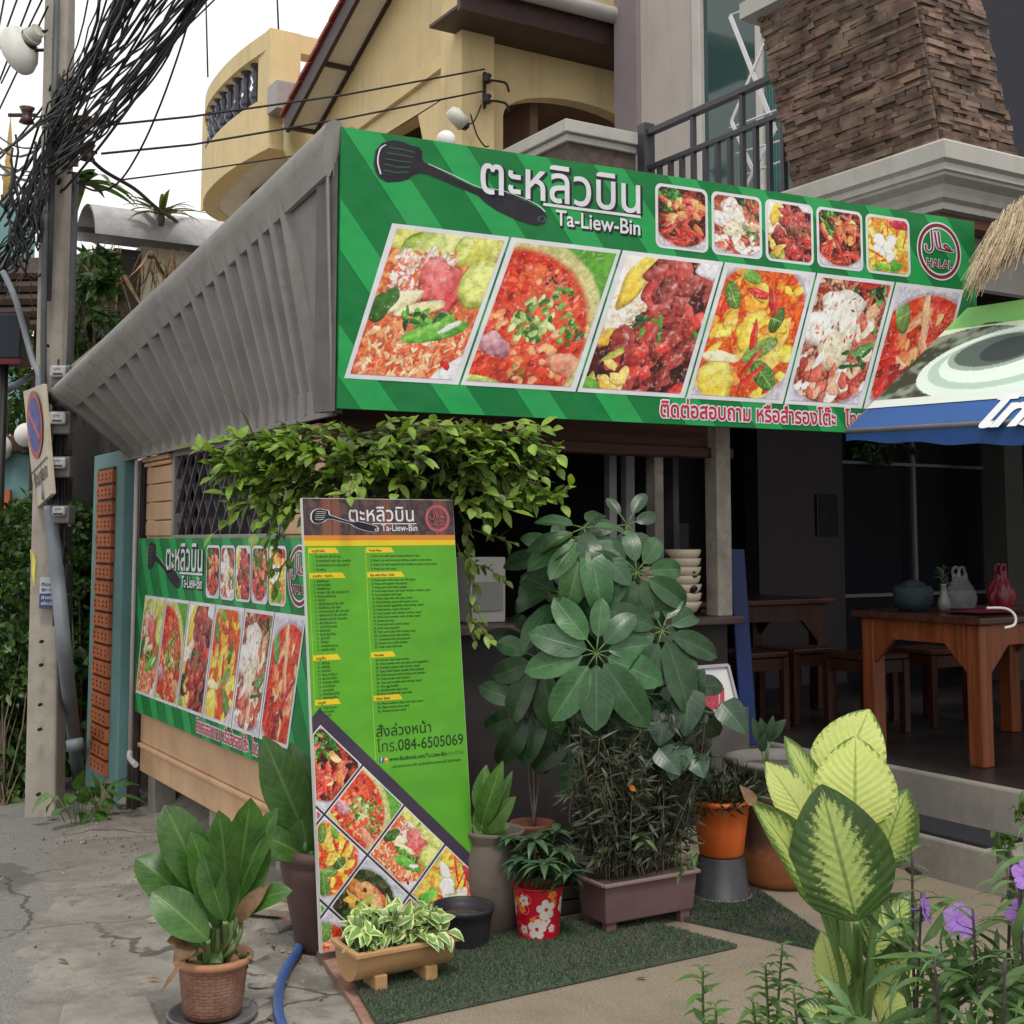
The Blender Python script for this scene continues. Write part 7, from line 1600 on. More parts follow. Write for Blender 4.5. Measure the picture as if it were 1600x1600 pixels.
umbel(980, 820, 5.45, 6, 60, -FW + V3(0, 0, .6), .2, 6.28, .6, .44, .55)
umbel(1000, 1000, 5.35, 8, 80, -FW + V3(0, 0, .3), .4, 6.28, .6, .44, .5)
umbel(830, 1105, 5.2, 8, 84, -FW + V3(0, 0, .3), .3, 6.28, .6, .42, .7)
umbel(905, 1135, 5.22, 8, 84, -FW + V3(0, 0, .25), .7, 6.28, .6, .42, .7)
umbel(990, 1140, 5.2, 8, 84, -FW + V3(0, 0, .25), .1, 6.28, .6, .42, .65)
umbel(1050, 1080, 5.25, 7, 80, -FW + V3(0, 0, .25), .1, 6.28, .6, .42, .65)
umbel(840, 1000, 5.4, 7, 70, -FW + V3(0, 0, .3), .4, 6.28, .6, .44, .5)
mb.build('foliage', sch, sf); ms.build('stems', GRN, sf)
mb = MB(); mb.lathe([(.001, 0), (.12, 0), (.14, .1), (.15, .22), (.155, .23), (.14, .235), (.13, .2)], c, 28); mb.build('pot', blk_p, sf)
# round-leaved creeper low on its right
hl = leafmat('heart_leaf', (.042, .095, .05), (.028, .065, .036), .36, .12, vein=(.12, .19, .12), veins=7)
c = Vector((PY(1040, 1250, 5.15).x, 5.15, .03)); hp = thing('heart_leaf_plant', c, 'heart leaved creeper hanging between the umbrella plant and the white sign', 'plant'); mb = MB(); ms = MB()
for a, b, w_, d in [((1075, 1090), (1100, 1045), 46, 5.15), ((1078, 1075), (1070, 1150), 54, 5.1), ((1128, 1098), (1166, 1146), 46, 5.1), ((1040, 1110), (1030, 1165), 56, 5.1), ((1060, 1160), (1050, 1220), 50, 5.1), ((1020, 1150), (1000, 1200), 44, 5.15), ((1085, 1180), (1100, 1215), 40, 5.1), ((1030, 1170), (1062, 1210), 40, 5.05), ((1070, 1100), (1050, 1140), 46, 5.2), ((1010, 1120), (985, 1160), 44, 5.2)]:
    k = rnd.uniform(.7, 1.3); leaf_px(mb, (*a, d), (*b, d - .05), w_, .6, col=(k, k, k), a=.55, wav=.02, blunt=.7); ms.tube(spline([c + V3(0, 0, .1), c.lerp(PD(*a, d), .6) + V3(0, .04, .05), PD(*a, d)], 4), .005, 5)
mb.build('foliage', hl, hp); ms.build('stems', GRN, hp)
mb = MB(); mb.lathe([(.001, 0), (.09, 0), (.115, .17), (.12, .18)], c, 24); mb.build('pot', blk_p, hp)
# ---------------------------------------------------------------- leafy creeper under the banner
lm = leafmat('creeper_leaf', (.19, .31, .05), (.095, .175, .03), .40, .36, vein=(.24, .34, .10), veins=5, vstr=.35)
c = Vector((2.62, 5.2, 0)); cr_ = thing('leafy_creeper', c, 'leafy light green creeper arching under the banner and over the menu board top', 'climbing plant'); mb = MB(); ms = MB(); r = random.Random(77)
def spray(a, b, d0, d1, n, L=.062, k=1.0, sag=.1, dn=.12):
    L *= 1.12; a = (a[0], a[1] + max(0, 705 - a[1]) * .35); b = (b[0], b[1] + max(0, 700 - b[1]) * .2)
    p, q = PD(*a, d0), PD(*b, d1); ln = (q - p).length; pts = []
    for i in range(n + 1): t_ = i / n; pts.append(p.lerp(q, t_) + V3(0, 0, sag * ln * 4 * t_ * (1 - t_)) + rdir(0, r) * .006)
    ms.tube(pts, .0028, 4)
    for i in range(1, n + 1):
        d = (pts[i] - pts[i - 1]).normalized(); sd_ = d.cross(Vector((0, 0, 1))); sd_ = sd_.normalized() if sd_.length > .1 else RT
        for sg in ((1, -1) if i < n else (0,)):
            dd = d * r.uniform(.4, 1.1) + sd_ * sg * .55 + RT * sg * .35 + V3(0, 0, r.uniform(-.35, .45)) + rdir(0, r) * .3; t_ = i / n; kk = k * (.75 + .45 * t_)
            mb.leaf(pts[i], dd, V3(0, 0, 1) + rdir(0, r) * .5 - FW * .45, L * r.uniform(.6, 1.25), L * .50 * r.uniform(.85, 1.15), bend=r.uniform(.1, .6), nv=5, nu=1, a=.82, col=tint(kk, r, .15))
hubs = [(600, 690), (650, 700), (560, 700), (700, 690), (640, 740), (740, 690), (520, 720), (690, 740)]
for k in range(150):        # inner mass, shade put into the leaf tint
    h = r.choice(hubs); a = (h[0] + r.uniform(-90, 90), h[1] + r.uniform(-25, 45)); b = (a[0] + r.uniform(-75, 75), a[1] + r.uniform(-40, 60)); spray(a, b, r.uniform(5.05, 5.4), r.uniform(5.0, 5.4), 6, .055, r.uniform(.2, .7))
for k in range(46): a = (r.uniform(720, 835), r.uniform(665, 750)); spray(a, (a[0] + r.uniform(-40, 50), a[1] + r.uniform(-10, 60)), 5.15, 5.05, 6, .06, r.uniform(.5, 1.0))
for (a, b, n) in [((470, 700), (318, 700), 10), ((460, 715), (330, 745), 9), ((480, 730), (352, 770), 9), ((500, 745), (372, 800), 9), ((500, 760), (400, 835), 8), ((470, 690), (350, 720), 8), ((450, 760), (335, 835), 7), ((520, 690), (440, 672), 7), ((560, 690), (500, 660), 7), ((470, 780), (410, 860), 7), ((540, 740), (450, 790), 8), ((430, 740), (360, 760), 7)]:
    spray(a, b, 5.25, 5.0, n, .062, 1.0, .12)
for (a, b, n) in [((700, 700), (862, 668), 9), ((720, 720), (870, 712), 9), ((690, 740), (845, 745), 9), ((720, 745), (880, 790), 11), ((690, 760), (800, 800), 8), ((650, 720), (790, 700), 9), ((660, 700), (740, 720), 7), ((620, 730), (560, 775), 7), ((640, 740), (620, 772), 6), ((560, 730), (540, 772), 6), ((700, 780), (760, 820), 7), ((600, 690), (700, 660), 7), ((580, 670), (640, 655), 6), ((760, 700), (830, 690), 7)]:
    spray(a, b, 5.2, 4.95, n, .068, 1.25, .14)
for k in range(46): a = (r.uniform(400, 520), r.uniform(690, 790)); spray(a, (a[0] + r.uniform(-70, 30), a[1] + r.uniform(-30, 40)), 5.2, 5.05, 6, .056, r.uniform(.6, 1.2))
for (a, b, n, k) in [((720, 800), (740, 900), 8, .6), ((715, 850), (750, 960), 8, .7), ((728, 930), (745, 1000), 5, .8), ((730, 960), (765, 1000), 5, 1.0), ((730, 880), (790, 905), 6, .5), ((740, 830), (800, 850), 6, .5), ((715, 800), (770, 780), 6, .7), ((440, 820), (420, 905), 6, .9), ((455, 860), (430, 920), 5, .8)]:
    spray(a, b, 5.15, 5.05, n, .05, k, .05, .5)
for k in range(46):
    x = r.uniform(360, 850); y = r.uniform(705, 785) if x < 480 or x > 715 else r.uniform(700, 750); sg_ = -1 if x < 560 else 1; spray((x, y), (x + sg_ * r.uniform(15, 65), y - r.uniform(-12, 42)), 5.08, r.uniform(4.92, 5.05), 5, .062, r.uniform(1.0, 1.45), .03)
spray((560, 745), (546, 778), 5.0, 4.66, 5, .05, 1.1, .1)
mb.build('foliage', lm, cr_)
for q in ((640, 720), (700, 700), (560, 715), (600, 690)): ms.tube(spline([c, c + V3(.02, .05, .7), PD(*q, 5.3)], 6), [.016] * 7 + [.01] * 5 + [.006], 6)
p = [PX(400, 690, 2.2), PX(382, 650, 2.05), PX(365, 632, 2.0), PX(352, 615, 1.98), PX(340, 606, 1.98)]; ms.tube(spline(p), .003, 4)
ms.build('stems', BARK, cr_)
# ---------------------------------------------------------------- turf mats
def turf(name, pts, z, c, label, seed, n):
    r = random.Random(seed); P_ = [PZ(x, y, z) for x, y in pts]; o = P_[0]; o = Vector((sum(p.x for p in P_) / len(P_), sum(p.y for p in P_) / len(P_), z)); t_ = thing(name, o, label, 'mat', 'artificial turf mats')
    poly = [(p.x - o.x, p.y - o.y) for p in P_]
    if area(poly) < 0: poly = poly[::-1]
    m_ = NT(name + '_pile'); nn = m_.noise(90, 4, .7); col = m_.mix(m_.ramp(nn, .3, .7), tuple(x * .5 for x in c), tuple(x * 1.5 for x in c)); col = m_.mix(m_.math('MULTIPLY', m_.ramp(m_.noise(3.5, 7, .75), .42, .65), .7), col, (.095, .095, .082)); col = m_.mix(1.0, col, m_.attr(), 'MULTIPLY'); m_.bump(nn, .9, .01); mt = m_.fin(col, .9, .15)
    mb = MB(); mb.prism(poly, o + V3(0, 0, .012), (1, 0, 0), (0, 1, 0), .011); mb.build('mat_base', mt, t_)
    xs_ = [p[0] for p in poly]; ys_ = [p[1] for p in poly]; mb = MB(); k = 0
    while k < n:
        q = (r.uniform(min(xs_), max(xs_)), r.uniform(min(ys_), max(ys_)))
        if not inside(q, poly): continue
        b = o + V3(q[0], q[1], .012); an = r.uniform(0, 6.28); e = V3(math.cos(an) * .0016, math.sin(an) * .0016, 0); tt = b + V3(r.uniform(-.006, .006), r.uniform(-.006, .006), r.uniform(.004, .013)); cc = tint(r.choice((.7, 1, 1.5)), r); i0 = mb.v(b - e, cc); i1 = mb.v(b + e, cc); i2 = mb.v(tt, cc); mb.f((i0, i1, i2)); k += 1
    pile = mb.build('pile', mt, t_); pile['kind'] = 'stuff'; return t_
turf('turf_mat', [(590, 1605), (1152, 1481), (1004, 1441), (880, 1440), (745, 1470), (540, 1520)], .033, (.066, .098, .066), 'large worn dark green turf mat under the trough and flower pot', 1, 26000)
turf('turf_mat', [(1040, 1434), (1278, 1486), (1300, 1474), (1185, 1393), (1080, 1398)], .031, (.045, .066, .046), 'dark turf mat beside the upturned black pot', 2, 12000)
turf('turf_mat', [(1405, 1352), (1440, 1315), (1535, 1335), (1520, 1362), (1425, 1368)], .031, (.045, .058, .034), 'small shaggy turf mat at the foot of the platform step', 3, 6000)
mb = MB(); z = .209; P_ = [PZ(x, y, z) for x, y in ((1416, 1285), (1420, 1250), (1576, 1275), (1500, 1302))]; o = P_[0]
o = Vector((4.70, 4.05, .207)); mb.prism([(-.12, -.36), (.13, -.36), (.13, .36), (-.12, .36)], o + V3(0, 0, .014), (1, 0, 0), (0, 1, 0), .013); tag(mb.build('rubber_doormat', plain('black_rubber', (.022, .022, .028), .8, .3, 60, .8)), 'black rubber doormat lying on the platform step', 'mat')

# ---------------------------------------------------------------- grit and litter on the lane
r = random.Random(404); mb = MB()
for _ in range(900):
    x = r.uniform(.2, 2.2); y = r.uniform(3.2, 8.2)
    if r.random() < .5: x = 1.95 - abs(r.gauss(0, .22)); y = r.uniform(4.2, 8.0)
    s_ = r.uniform(.003, .011) * (1.6 if r.random() < .1 else 1); c = Vector((x, y, gh(x, y) + s_ * .3)); k = r.uniform(.5, 1.3); i0 = [mb.v(c + rdir(0, r) * s_, (k, k, k * .95)) for _ in range(5)]
    for f in ((0, 1, 2), (0, 2, 3), (0, 3, 4), (1, 3, 2), (1, 4, 3), (0, 4, 1)): mb.f([i0[j] for j in f])
t = NT('grit'); t.fin(t.mix(1.0, (.27, .245, .21), t.attr(), 'MULTIPLY'), .9, .2)
tag(mb.build('loose_grit', t.m), 'loose grit and crumbs of mortar scattered over the lane', 'grit', kind='stuff')
for i, (px, py) in enumerate(((180, 1470), (120, 1385), (300, 1440), (90, 1500), (230, 1530), (420, 1590), (655, 1520), (840, 1520), (930, 1500), (760, 1560), (250, 1380), (1010, 1530))):
    p = PZ(px, py, .035 if px > 560 else .008); mb = MB(); mb.leaf(p + V3(0, 0, .004), Vector((r.uniform(-1, 1), r.uniform(-1, 1), .1)), V3(0, 0, 1) + rdir(0, r) * .3, r.uniform(.03, .055), r.uniform(.014, .024), bend=r.uniform(-.5, .8), nv=5, nu=1, col=tint(1, r)); tag(mb.build('fallen_leaf', dry_m), 'dry brown leaf fallen on the ground', 'leaf', 'dry leaves fallen on the ground')

gs = thing('golden_spire', PD(13, 280, 30), 'tiny golden roof finial against the sky at the left edge behind the cables', 'finial')
mb = MB(); c = PD(13, 285, 30); mb.lathe([(.12, -.6), (.12, 0), (.16, .1), (.07, .3), (.10, .5), (.04, .8), (.06, 1.0), (.015, 1.5), (.005, 1.75)], c, 10); mb.build('finial_body', plain('old_gold', (.42, .28, .08), .4, .2, 10, 0), gs)
mb = MB(); mb.box8([c + RT * a * .5 + FW * b * .5 + V3(0, 0, z) for z in (-6, -.6) for a, b in ((-1, -1), (1, -1), (1, 1), (-1, 1))]); mb.build('finial_base', teal, gs)
# ================================================================== dining room and right-hand side
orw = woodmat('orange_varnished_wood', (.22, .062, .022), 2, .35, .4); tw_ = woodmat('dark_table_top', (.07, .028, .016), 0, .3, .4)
drkw = woodmat('shade_darkened_wood', (.055, .02, .012), 2, .4, .4)  # wood darkened in colour to stand in for the room's deep shade
def table(x0, x1, y0, y1, ztop, label, legs=.085, grp='dining tables', zb_=.414, orw=orw):
    t_ = thing('dining_table', ((x0 + x1) / 2, (y0 + y1) / 2, zb_), label, 'table', grp)
    mb = MB(); mb.box(x0 - .04, x1 + .04, y0 - .04, y1 + .04, ztop - .035, ztop); mb.build('table_top', tw_, t_, bevel=.008)
    for x in (x0, x1 - legs):
        for y in (y0, y1 - legs): mb = MB(); mb.box(x, x + legs, y, y + legs, zb_, ztop - .037); mb.build('leg', orw, t_, bevel=.008)
    ah = .10
    for (a, b, c_, d, ax_) in ((x0 + .004, x0 + .03, y0 + legs, y1 - legs, 'y'), (x1 - .03, x1 - .004, y0 + legs, y1 - legs, 'y'), (x0 + legs, x1 - legs, y0 + .004, y0 + .03, 'x'), (x0 + legs, x1 - legs, y1 - .03, y1 - .004, 'x')):
        mb = MB(); z1 = ztop - .038
        ln = (d - c_) if ax_ == 'y' else (b - a); cut = min(.13, ln * .3); pl_ = [(0, 0), (0, -ah - cut), (cut, -ah), (ln - cut, -ah), (ln, -ah - cut), (ln, 0)]
        if ax_ == 'y': mb.prism(pl_, ((a if a < (x0 + x1) / 2 else b), d if a < (x0 + x1) / 2 else c_, z1), (0, -1 if a < (x0 + x1) / 2 else 1, 0), (0, 0, 1), .026)
        else: mb.prism(pl_, (a if c_ < (y0 + y1) / 2 else b, c_ if c_ < (y0 + y1) / 2 else d, z1), (1 if c_ < (y0 + y1) / 2 else -1, 0, 0), (0, 0, 1), .026)
        mb.build('apron', orw, t_)
    return t_
table(5.17, 6.35, 4.16, 4.92, 1.13, 'orange varnished dining table nearest the platform edge with a plastic bag on it')
table(5.05, 6.1, 6.1, 6.8, 1.13, 'dim wooden dining table deep in the shade behind the front table', orw=drkw)
def stool(x, y, lab):
    t_ = thing('wooden_stool', (x, y, .414), lab, 'stool', 'wooden stools'); s_ = .15
    mb = MB(); mb.box(x - s_ - .02, x + s_ + .02, y - s_ - .02, y + s_ + .02, .83, .86); mb.build('seat', tw_, t_, bevel=.006)
    for a in (-1, 1):
        for b in (-1, 1): mb = MB(); mb.box(x + a * s_ - .022, x + a * s_ + .022, y + b * s_ - .022, y + b * s_ + .022, .414, .828); mb.build('leg', drkw, t_, bevel=.004)
    mb = MB()
    for a in (-1, 1): mb.box(x + a * s_ - .012, x + a * s_ + .012, y - s_ + .023, y + s_ - .023, .76, .826); mb.box(x - s_ + .023, x + s_ - .023, y + a * s_ - .012, y + a * s_ + .012, .757, .824)
    mb.build('apron', drkw, t_)
stool(5.62, 5.32, 'wooden stool standing just behind the front table'); stool(6.2, 5.36, 'wooden stool behind the right end of the front table'); stool(5.1, 5.75, 'shaded wooden stool left of the front table'); stool(5.55, 5.82, 'shaded wooden stool between the two tables')
# things on the front table
zt4 = 1.132; onT = lambda px, py: PZ(px, py, zt4)
tcl = plain('maroon_cloth', (.16, .012, .035), .6, .2, 10, .1); mb = MB(); c = Vector((5.42, 4.36, zt4)); r = random.Random(2)
mb.grid(lambda u, v: (c.x - .13 + .30 * u, c.y - .12 + .24 * v, zt4 + .004 + .012 * abs(math.sin(u * 9 + v * 4)) * math.sin(math.pi * u) * math.sin(math.pi * v) + .008), 24, 18); mb.grid(lambda u, v: (c.x + .17 - .30 * u, c.y - .12 + .24 * v, zt4 + .002), 2, 2); tag(mb.build('folded_cloth', tcl), 'dark red cloth folded on the front table', 'cloth')
def bag(name, c, w_, h, mat, label, seed, open_=.5):
    t_ = thing(name, c, label, 'bag'); r = random.Random(seed); ph = [r.uniform(0, 6) for _ in range(5)]
    def f(u, v):
        th = u * 2 * math.pi; prof = .78 + .35 * math.sin(min(1, v * 1.3) * math.pi) ** .8 - .35 * v; cr = 1 + .10 * math.sin(5 * th + ph[0] + 4 * v) + .07 * math.sin(9 * th + ph[1] - 3 * v) + .05 * math.sin(14 * th + 9 * v); return (c[0] + math.cos(th) * w_ * prof * cr, c[1] + math.sin(th) * w_ * .7 * prof * cr, c[2] + .004 + h * v * (1 + .05 * math.sin(3 * th + ph[2])))
    mb = MB(); mb.grid(f, 36, 14); mb.f([mb.v(f(k / 36, 0)) for k in range(36)][::-1]); mb.build('bag_body', mat, t_)
    mb = MB(); 
    for s_ in (-1, 1): mb.tube(spline([(c[0] - w_ * .3, c[1] + s_ * w_ * .2, c[2] + h * .95), (c[0] - w_ * .25, c[1] + s_ * w_ * .22, c[2] + h * 1.2), (c[0] + w_ * .1, c[1] + s_ * w_ * .2, c[2] + h * 1.22), (c[0] + w_ * .2, c[1] + s_ * w_ * .2, c[2] + h * .95)]), .008, 6)
    mb.build('bag_handle', mat, t_)
t = NT('clear_plastic_film'); t.fin((.40, .42, .44), .15, .5); t.b.inputs['Alpha'].default_value = .17; clearp = t.m
bag('clear_plastic_bag', (5.38, 4.44, zt4 + .022), .095, .17, clearp, 'clear plastic bag standing on the red cloth of the front table', 1)
bag('red_plastic_bag', (5.60, 4.36, zt4 + .022), .08, .18, plain('red_film', (.15, .012, .02), .35, .2, 8, .1), 'red plastic bag beside the clear bag on the front table', 2)
bk = thing('dark_basket', (5.35, 4.72, zt4 + .002), 'dark round basket on the left part of the front table', 'basket'); mb = MB(); mb.lathe([(.001, 0), (.07, 0), (.1, .04), (.105, .11), (.09, .13), (.08, .11)], (5.35, 4.72, zt4 + .002), 20); mb.build('basket_body', plain('dark_teal_weave', (.02, .04, .05), .6, .3, 40, .5), bk)
mb = MB(); mb.sphere((5.35, 4.72, zt4 + .11), .075, 8, sc=(1, 1, .7)); mb.build('basket_contents', plain('dark_bundle', (.018, .03, .045), .7, .3, 20, .4), bk)
vs = thing('bud_vase', (5.43, 4.66, zt4 + .002), 'small glass bud vase with a sprig of leaves on the front table', 'vase'); vc = Vector((5.47, 4.62, zt4 + .002))
mb = MB(); mb.lathe([(.001, 0), (.028, 0), (.035, .04), (.018, .09), (.014, .13), (.02, .14)], vc, 16); mb.build('vase_body', plain('milky_glass', (.2, .21, .2), .15, .05, 5, 0, spec=.6), vs)
mb = MB(); r = random.Random(5)
for k in range(16): mb.leaf(vc + V3(0, 0, .14 + .015 * (k % 6)), rdir(.4, r), rdir(.8, r), .06, .022, nv=4, col=tint(1.2, r))
mb.tube([vc + V3(0, 0, .1), vc + V3(0, 0, .24)], .003, 5); mb.build('sprig', dusty, vs)
mb = MB(); a = PD(1542, 950, 5.75); b = PD(1572, 951, 5.7); mb.tube(spline([a, b, PD(1586, 962, 5.68), PD(1585, 976, 5.67), PD(1570, 981, 5.66)]), .006, 8); tag(mb.build('hooked_tube', plain('white_tube', (.6, .6, .58), .4, .05, 6, 0)), 'thin white tube with a hooked end at the table edge', 'tube')
# hanging picture on the partition, leaves standing in for greenery reflected in the window
pf = PY(1292, 805, 7.18); mb = MB(); mb.box(pf.x - .11, pf.x + .11, 7.17, 7.198, pf.z - .16, pf.z + .16); tag(mb.build('wall_picture', plain('dark_picture', (.022, .02, .028), .4, .3, 20, 0), bevel=.006), 'dark framed picture on the plum partition', 'picture')
bush('reflected_greenery', PY(1385, 702, 7.1), (.45, .10, .10), 420, .06, .03, hedge_m, 'strip of leaves standing in for greenery reflected in the dining room window', 'plant', seed=12, base=PY(1385, 690, 7.1))
# counter things
zc_ = 1.103
def bowl_mesh(mb, c, r_=.098, h=.074): mb.lathe([(.001, 0), (.045, 0), (.048, .010), (.070, .022), (.09, .045), (r_, h), (r_ - .005, h + .001), (.085, .045), (.06, .024), (.001, .016)], c, 28)
t = NT('rooster_bowl_glaze'); pat = t.n('ShaderNodeTexVoronoi'); pat.inputs['Scale'].default_value = 13; t.l(t.tc.outputs['Object'], pat.inputs[0]); sp = t.n('ShaderNodeSeparateColor'); t.l(pat.outputs['Color'], sp.inputs[0])
spot = t.math('MULTIPLY', t.math('SUBTRACT', 1.0, t.ramp(pat.outputs['Distance'], .30, .36)), t.ramp(sp.outputs[0], .55, .6)); colr = t.mix(t.ramp(sp.outputs[1], .48, .52), (.02, .018, .018), (.33, .03, .025)); bowlm = t.fin(t.mix(spot, (.58, .50, .38), colr), .25, .5)
bl_lab = ['lowest', 'second from the bottom', 'third from the bottom', 'fourth from the bottom', 'third from the top', 'second from the top', 'topmost']
for sname, bx0, by0, cnt in (('right', PY(1068, 940, 5.42).x, 5.42, 7), ('left', PY(1020, 940, 5.45).x, 5.45, 5)):
    for k in range(cnt):
        c = Vector((bx0 + rnd.uniform(-.004, .004), by0, zc_ + .046 * k)); mb = MB(); cc = V3(0, 0, 0); bowl_mesh(mb, c)
        o = mb.build('rooster_bowl', bowlm); 
        lab = ('cream bowl in the taller stack by the pale post, %s' % bl_lab[k]) if sname == 'right' else ('cream bowl in the shorter stack behind the leaves, %s' % ['lowest', 'second from the bottom', 'middle one', 'second from the top', 'topmost'][k])
        tag(o, lab, 'bowl', 'cream bowls stacked on the counter')
wb = thing('white_box', PY(762, 965, 5.5), 'white box standing on the counter behind the creeper', 'box'); a = PY(735, 965, 5.45); b = PY(790, 965, 5.45); mb = MB(); mb.box(a.x, b.x, 5.45, 5.62, 1.102, 1.42); mb.build('box_body', plain('white_card', (.42, .41, .38), .6, .06, 4, .05), wb, bevel=.006)
mb = MB(); mb.box(a.x + .02, b.x - .02, 5.44, 5.448, 1.16, 1.30); mb.build('box_panel', plain('grey_card', (.25, .245, .23), .6, .06, 4, .0), wb)
pt2 = PY(1030, 800, 6.6); mb = MB(); mb.box(pt2.x - .22, pt2.x + .25, 6.6, 6.9, 1.1, 1.62); tag(mb.build('dark_cabinet', plain('black_cabinet', (.02, .018, .022), .5, .25, 6, .1), bevel=.01), 'dark cabinet inside the shop behind the bowls', 'cabinet')
mb = MB(); z0_ = .415; a = Vector((4.66, 5.30, z0_)); mb.box8([a + Vector(q) for q in ((0, 0, 0), (.075, -.04, 0), (.09, -.01, 0), (.015, .03, 0), (-.03, .05, 1.04), (.045, .01, 1.04), (.06, .04, 1.04), (-.015, .08, 1.04))]); tag(mb.build('blue_board', plain('royal_blue_board', (.005, .02, .105), .45, .12, 4, .03), bevel=.004), 'royal blue board leaning upright at the end of the counter', 'board')
sg = thing('white_sign_board', PD(1110, 1140, 5.3), 'white framed sign with red lettering leaning on the counter behind the heart leaves', 'sign')
A, Bq, Cq, Dq = PD(1052, 1136, 5.34), PD(1158, 1128, 5.52), PD(1136, 1040, 5.62), PD(1052, 1046, 5.44); nrm = (Bq - A).cross(Dq - A).normalized(); nrm = -nrm if nrm.dot(FW) > 0 else nrm
mb = MB(); mb.slab(A, Bq, Cq, Dq, nrm, .02); mb.build('sign_sheet', plain('white_sign', (.5, .5, .5), .4, .05, 4, .03), sg)
mb = MB(); 
for p, q in ((A, Bq), (Bq, Cq), (Cq, Dq), (Dq, A)): mb.bar(p + nrm * .002, q + nrm * .002, .014, .016, up=nrm)
mb.build('sign_frame', plain('grey_sign_frame', (.28, .28, .29), .4, .08, 5, 0), sg)
mb = MB(); eu1 = (Bq - A).normalized(); ev1 = (Dq - A).normalized(); text_mb(mb, 'คุณ', PPL(1092, 1108, A, nrm) + nrm * .003, eu1, ev1, .14, bold=.06, width=.13); mb.build('sign_lettering', flat('sign_letter_red', (.42, .03, .06)), sg)
mb = MB(); a = Vector((4.62, 5.27, 0)); mb.box(4.40, 4.66, 5.24, 5.31, .16, .62); tag(mb.build('low_shelf', plain('grey_shelf', (.09, .085, .08), .7, .2, 5, .1), bevel=.006), 'low grey shelf at the right end of the counter', 'shelf')
# ---------------------------------------------------------------- awning
aw = thing('coffee_awning', (4.67, 4.53, 2.0), 'blue hemmed awning printed with a coffee cup picture over the dining platform', 'awning')
A = PD(1322, 672, 6.3); Bt_ = PY(1512, 482, A.y); dY = V3(0, -1, -.03); Lh = 2.6
C1, D1 = A + dY * Lh, Bt_ + dY * Lh; nA = (Bt_ - A).cross(dY).normalized(); nA = -nA if nA.x > 0 else nA
def AW(s, t_, l=0.0): return A.lerp(Bt_, t_) + dY * s + nA * l
t = NT('awning_print'); t.fin(t.attr(), .5, .3); awp = t.m
W_, H_ = 300, 130; im = np.zeros((H_, W_, 3)); S_, T_ = np.meshgrid(np.linspace(0, 1.9, W_), np.linspace(1, .16, H_)); rs = np.random.RandomState(3)
P = Paint(W_, H_, 5); nz_ = P.noise(26, 3); nz2 = P.noise(6, 3)
beans = np.clip((nz_ - .42) * 4, 0, 1)[..., None]; im[:] = np.array(s2l('2c3528')) * (1 - beans) + np.array(s2l('7d8a7a')) * beans
g = (T_ > .80 + .10 * (nz2 - .5) - S_ * .03); gk = np.clip((T_ - .70) * 3 + nz2 * .4, 0, 1)[..., None]; im[g] = (np.array(s2l('2f8f33')) * (1 - gk) + np.array(s2l('8fd07a')) * gk)[g]
wv_ = (T_ < .80) & (T_ > .74 + .05 * np.sin(S_ * 6)); im[wv_] = s2l('c8d6b8')
def ell(cx, cy, rx, ry, col, k=1.0):
    d = ((S_ - cx) / rx) ** 2 + ((T_ - cy) / ry) ** 2; m = d < 1; im[m] = np.array(s2l(col)) * (.88 + .12 * nz2[m][:, None])
ell(.62, .47, .50, .29, 'cfe0d6'); ell(.60, .48, .43, .23, 'a8c2b4'); ell(.58, .50, .36, .20, 'd5e4da'); ell(.50, .55, .27, .15, '8fa296'); ell(.50, .56, .24, .13, '4d5c56'); ell(.56, .56, .15, .10, '303a3a'); ell(1.35, .5, .42, .3, 'dfe8de')
band_ = T_ < .22; im[band_] = s2l('c9d4ce')
picture('printed_sheet', im, [AW(0, 1, .004), AW(1.9, 1, .004), AW(1.9, .16, .004), AW(0, .16, .004)], awp, aw)
awb = plain('awning_blue', (.020, .085, .27), .5, .1, 4, .08); mb = MB(); mb.grid(lambda u, v: AW(u * Lh, v, 0), 40, 8); mb.build('canopy_cloth', awb, aw)
mb = MB(); mb.grid(lambda u, v: AW(u * Lh, 0, .002) + V3(.0, 0, -(.055 + .05 * min(1, u * 3)) * v + .006 * math.sin(u * 46) * v), 60, 3); mb.build('valance', awb, aw)
eT = (Bt_ - A).normalized(); o_ = PPL(1524, 668, A, nA) + nA * .006; mb = MB(); text_mb(mb, 'โทร', o_, dY.normalized(), eT, .30, bold=.05, width=.34); mb.build('awning_lettering', flat('awning_white', (.68, .70, .72)), aw)
mb = MB(); mb.tube([AW(0, 0, -.01), AW(Lh, 0, -.01)], .014, 8); mb.tube([AW(0, 0, -.012), AW(0, 1, -.012)], .014, 8); mb.build('awning_frame', plain('awning_steel', (.18, .19, .2), .4, .15, 8, 0), aw)
for (px) in (1424, ):
    q = PD(1424, 690, 6.45); mb = MB(); mb.tube([Vector((q.x, q.y, .414)), Vector((q.x, q.y, 2.2))], .022, 10) if False else None
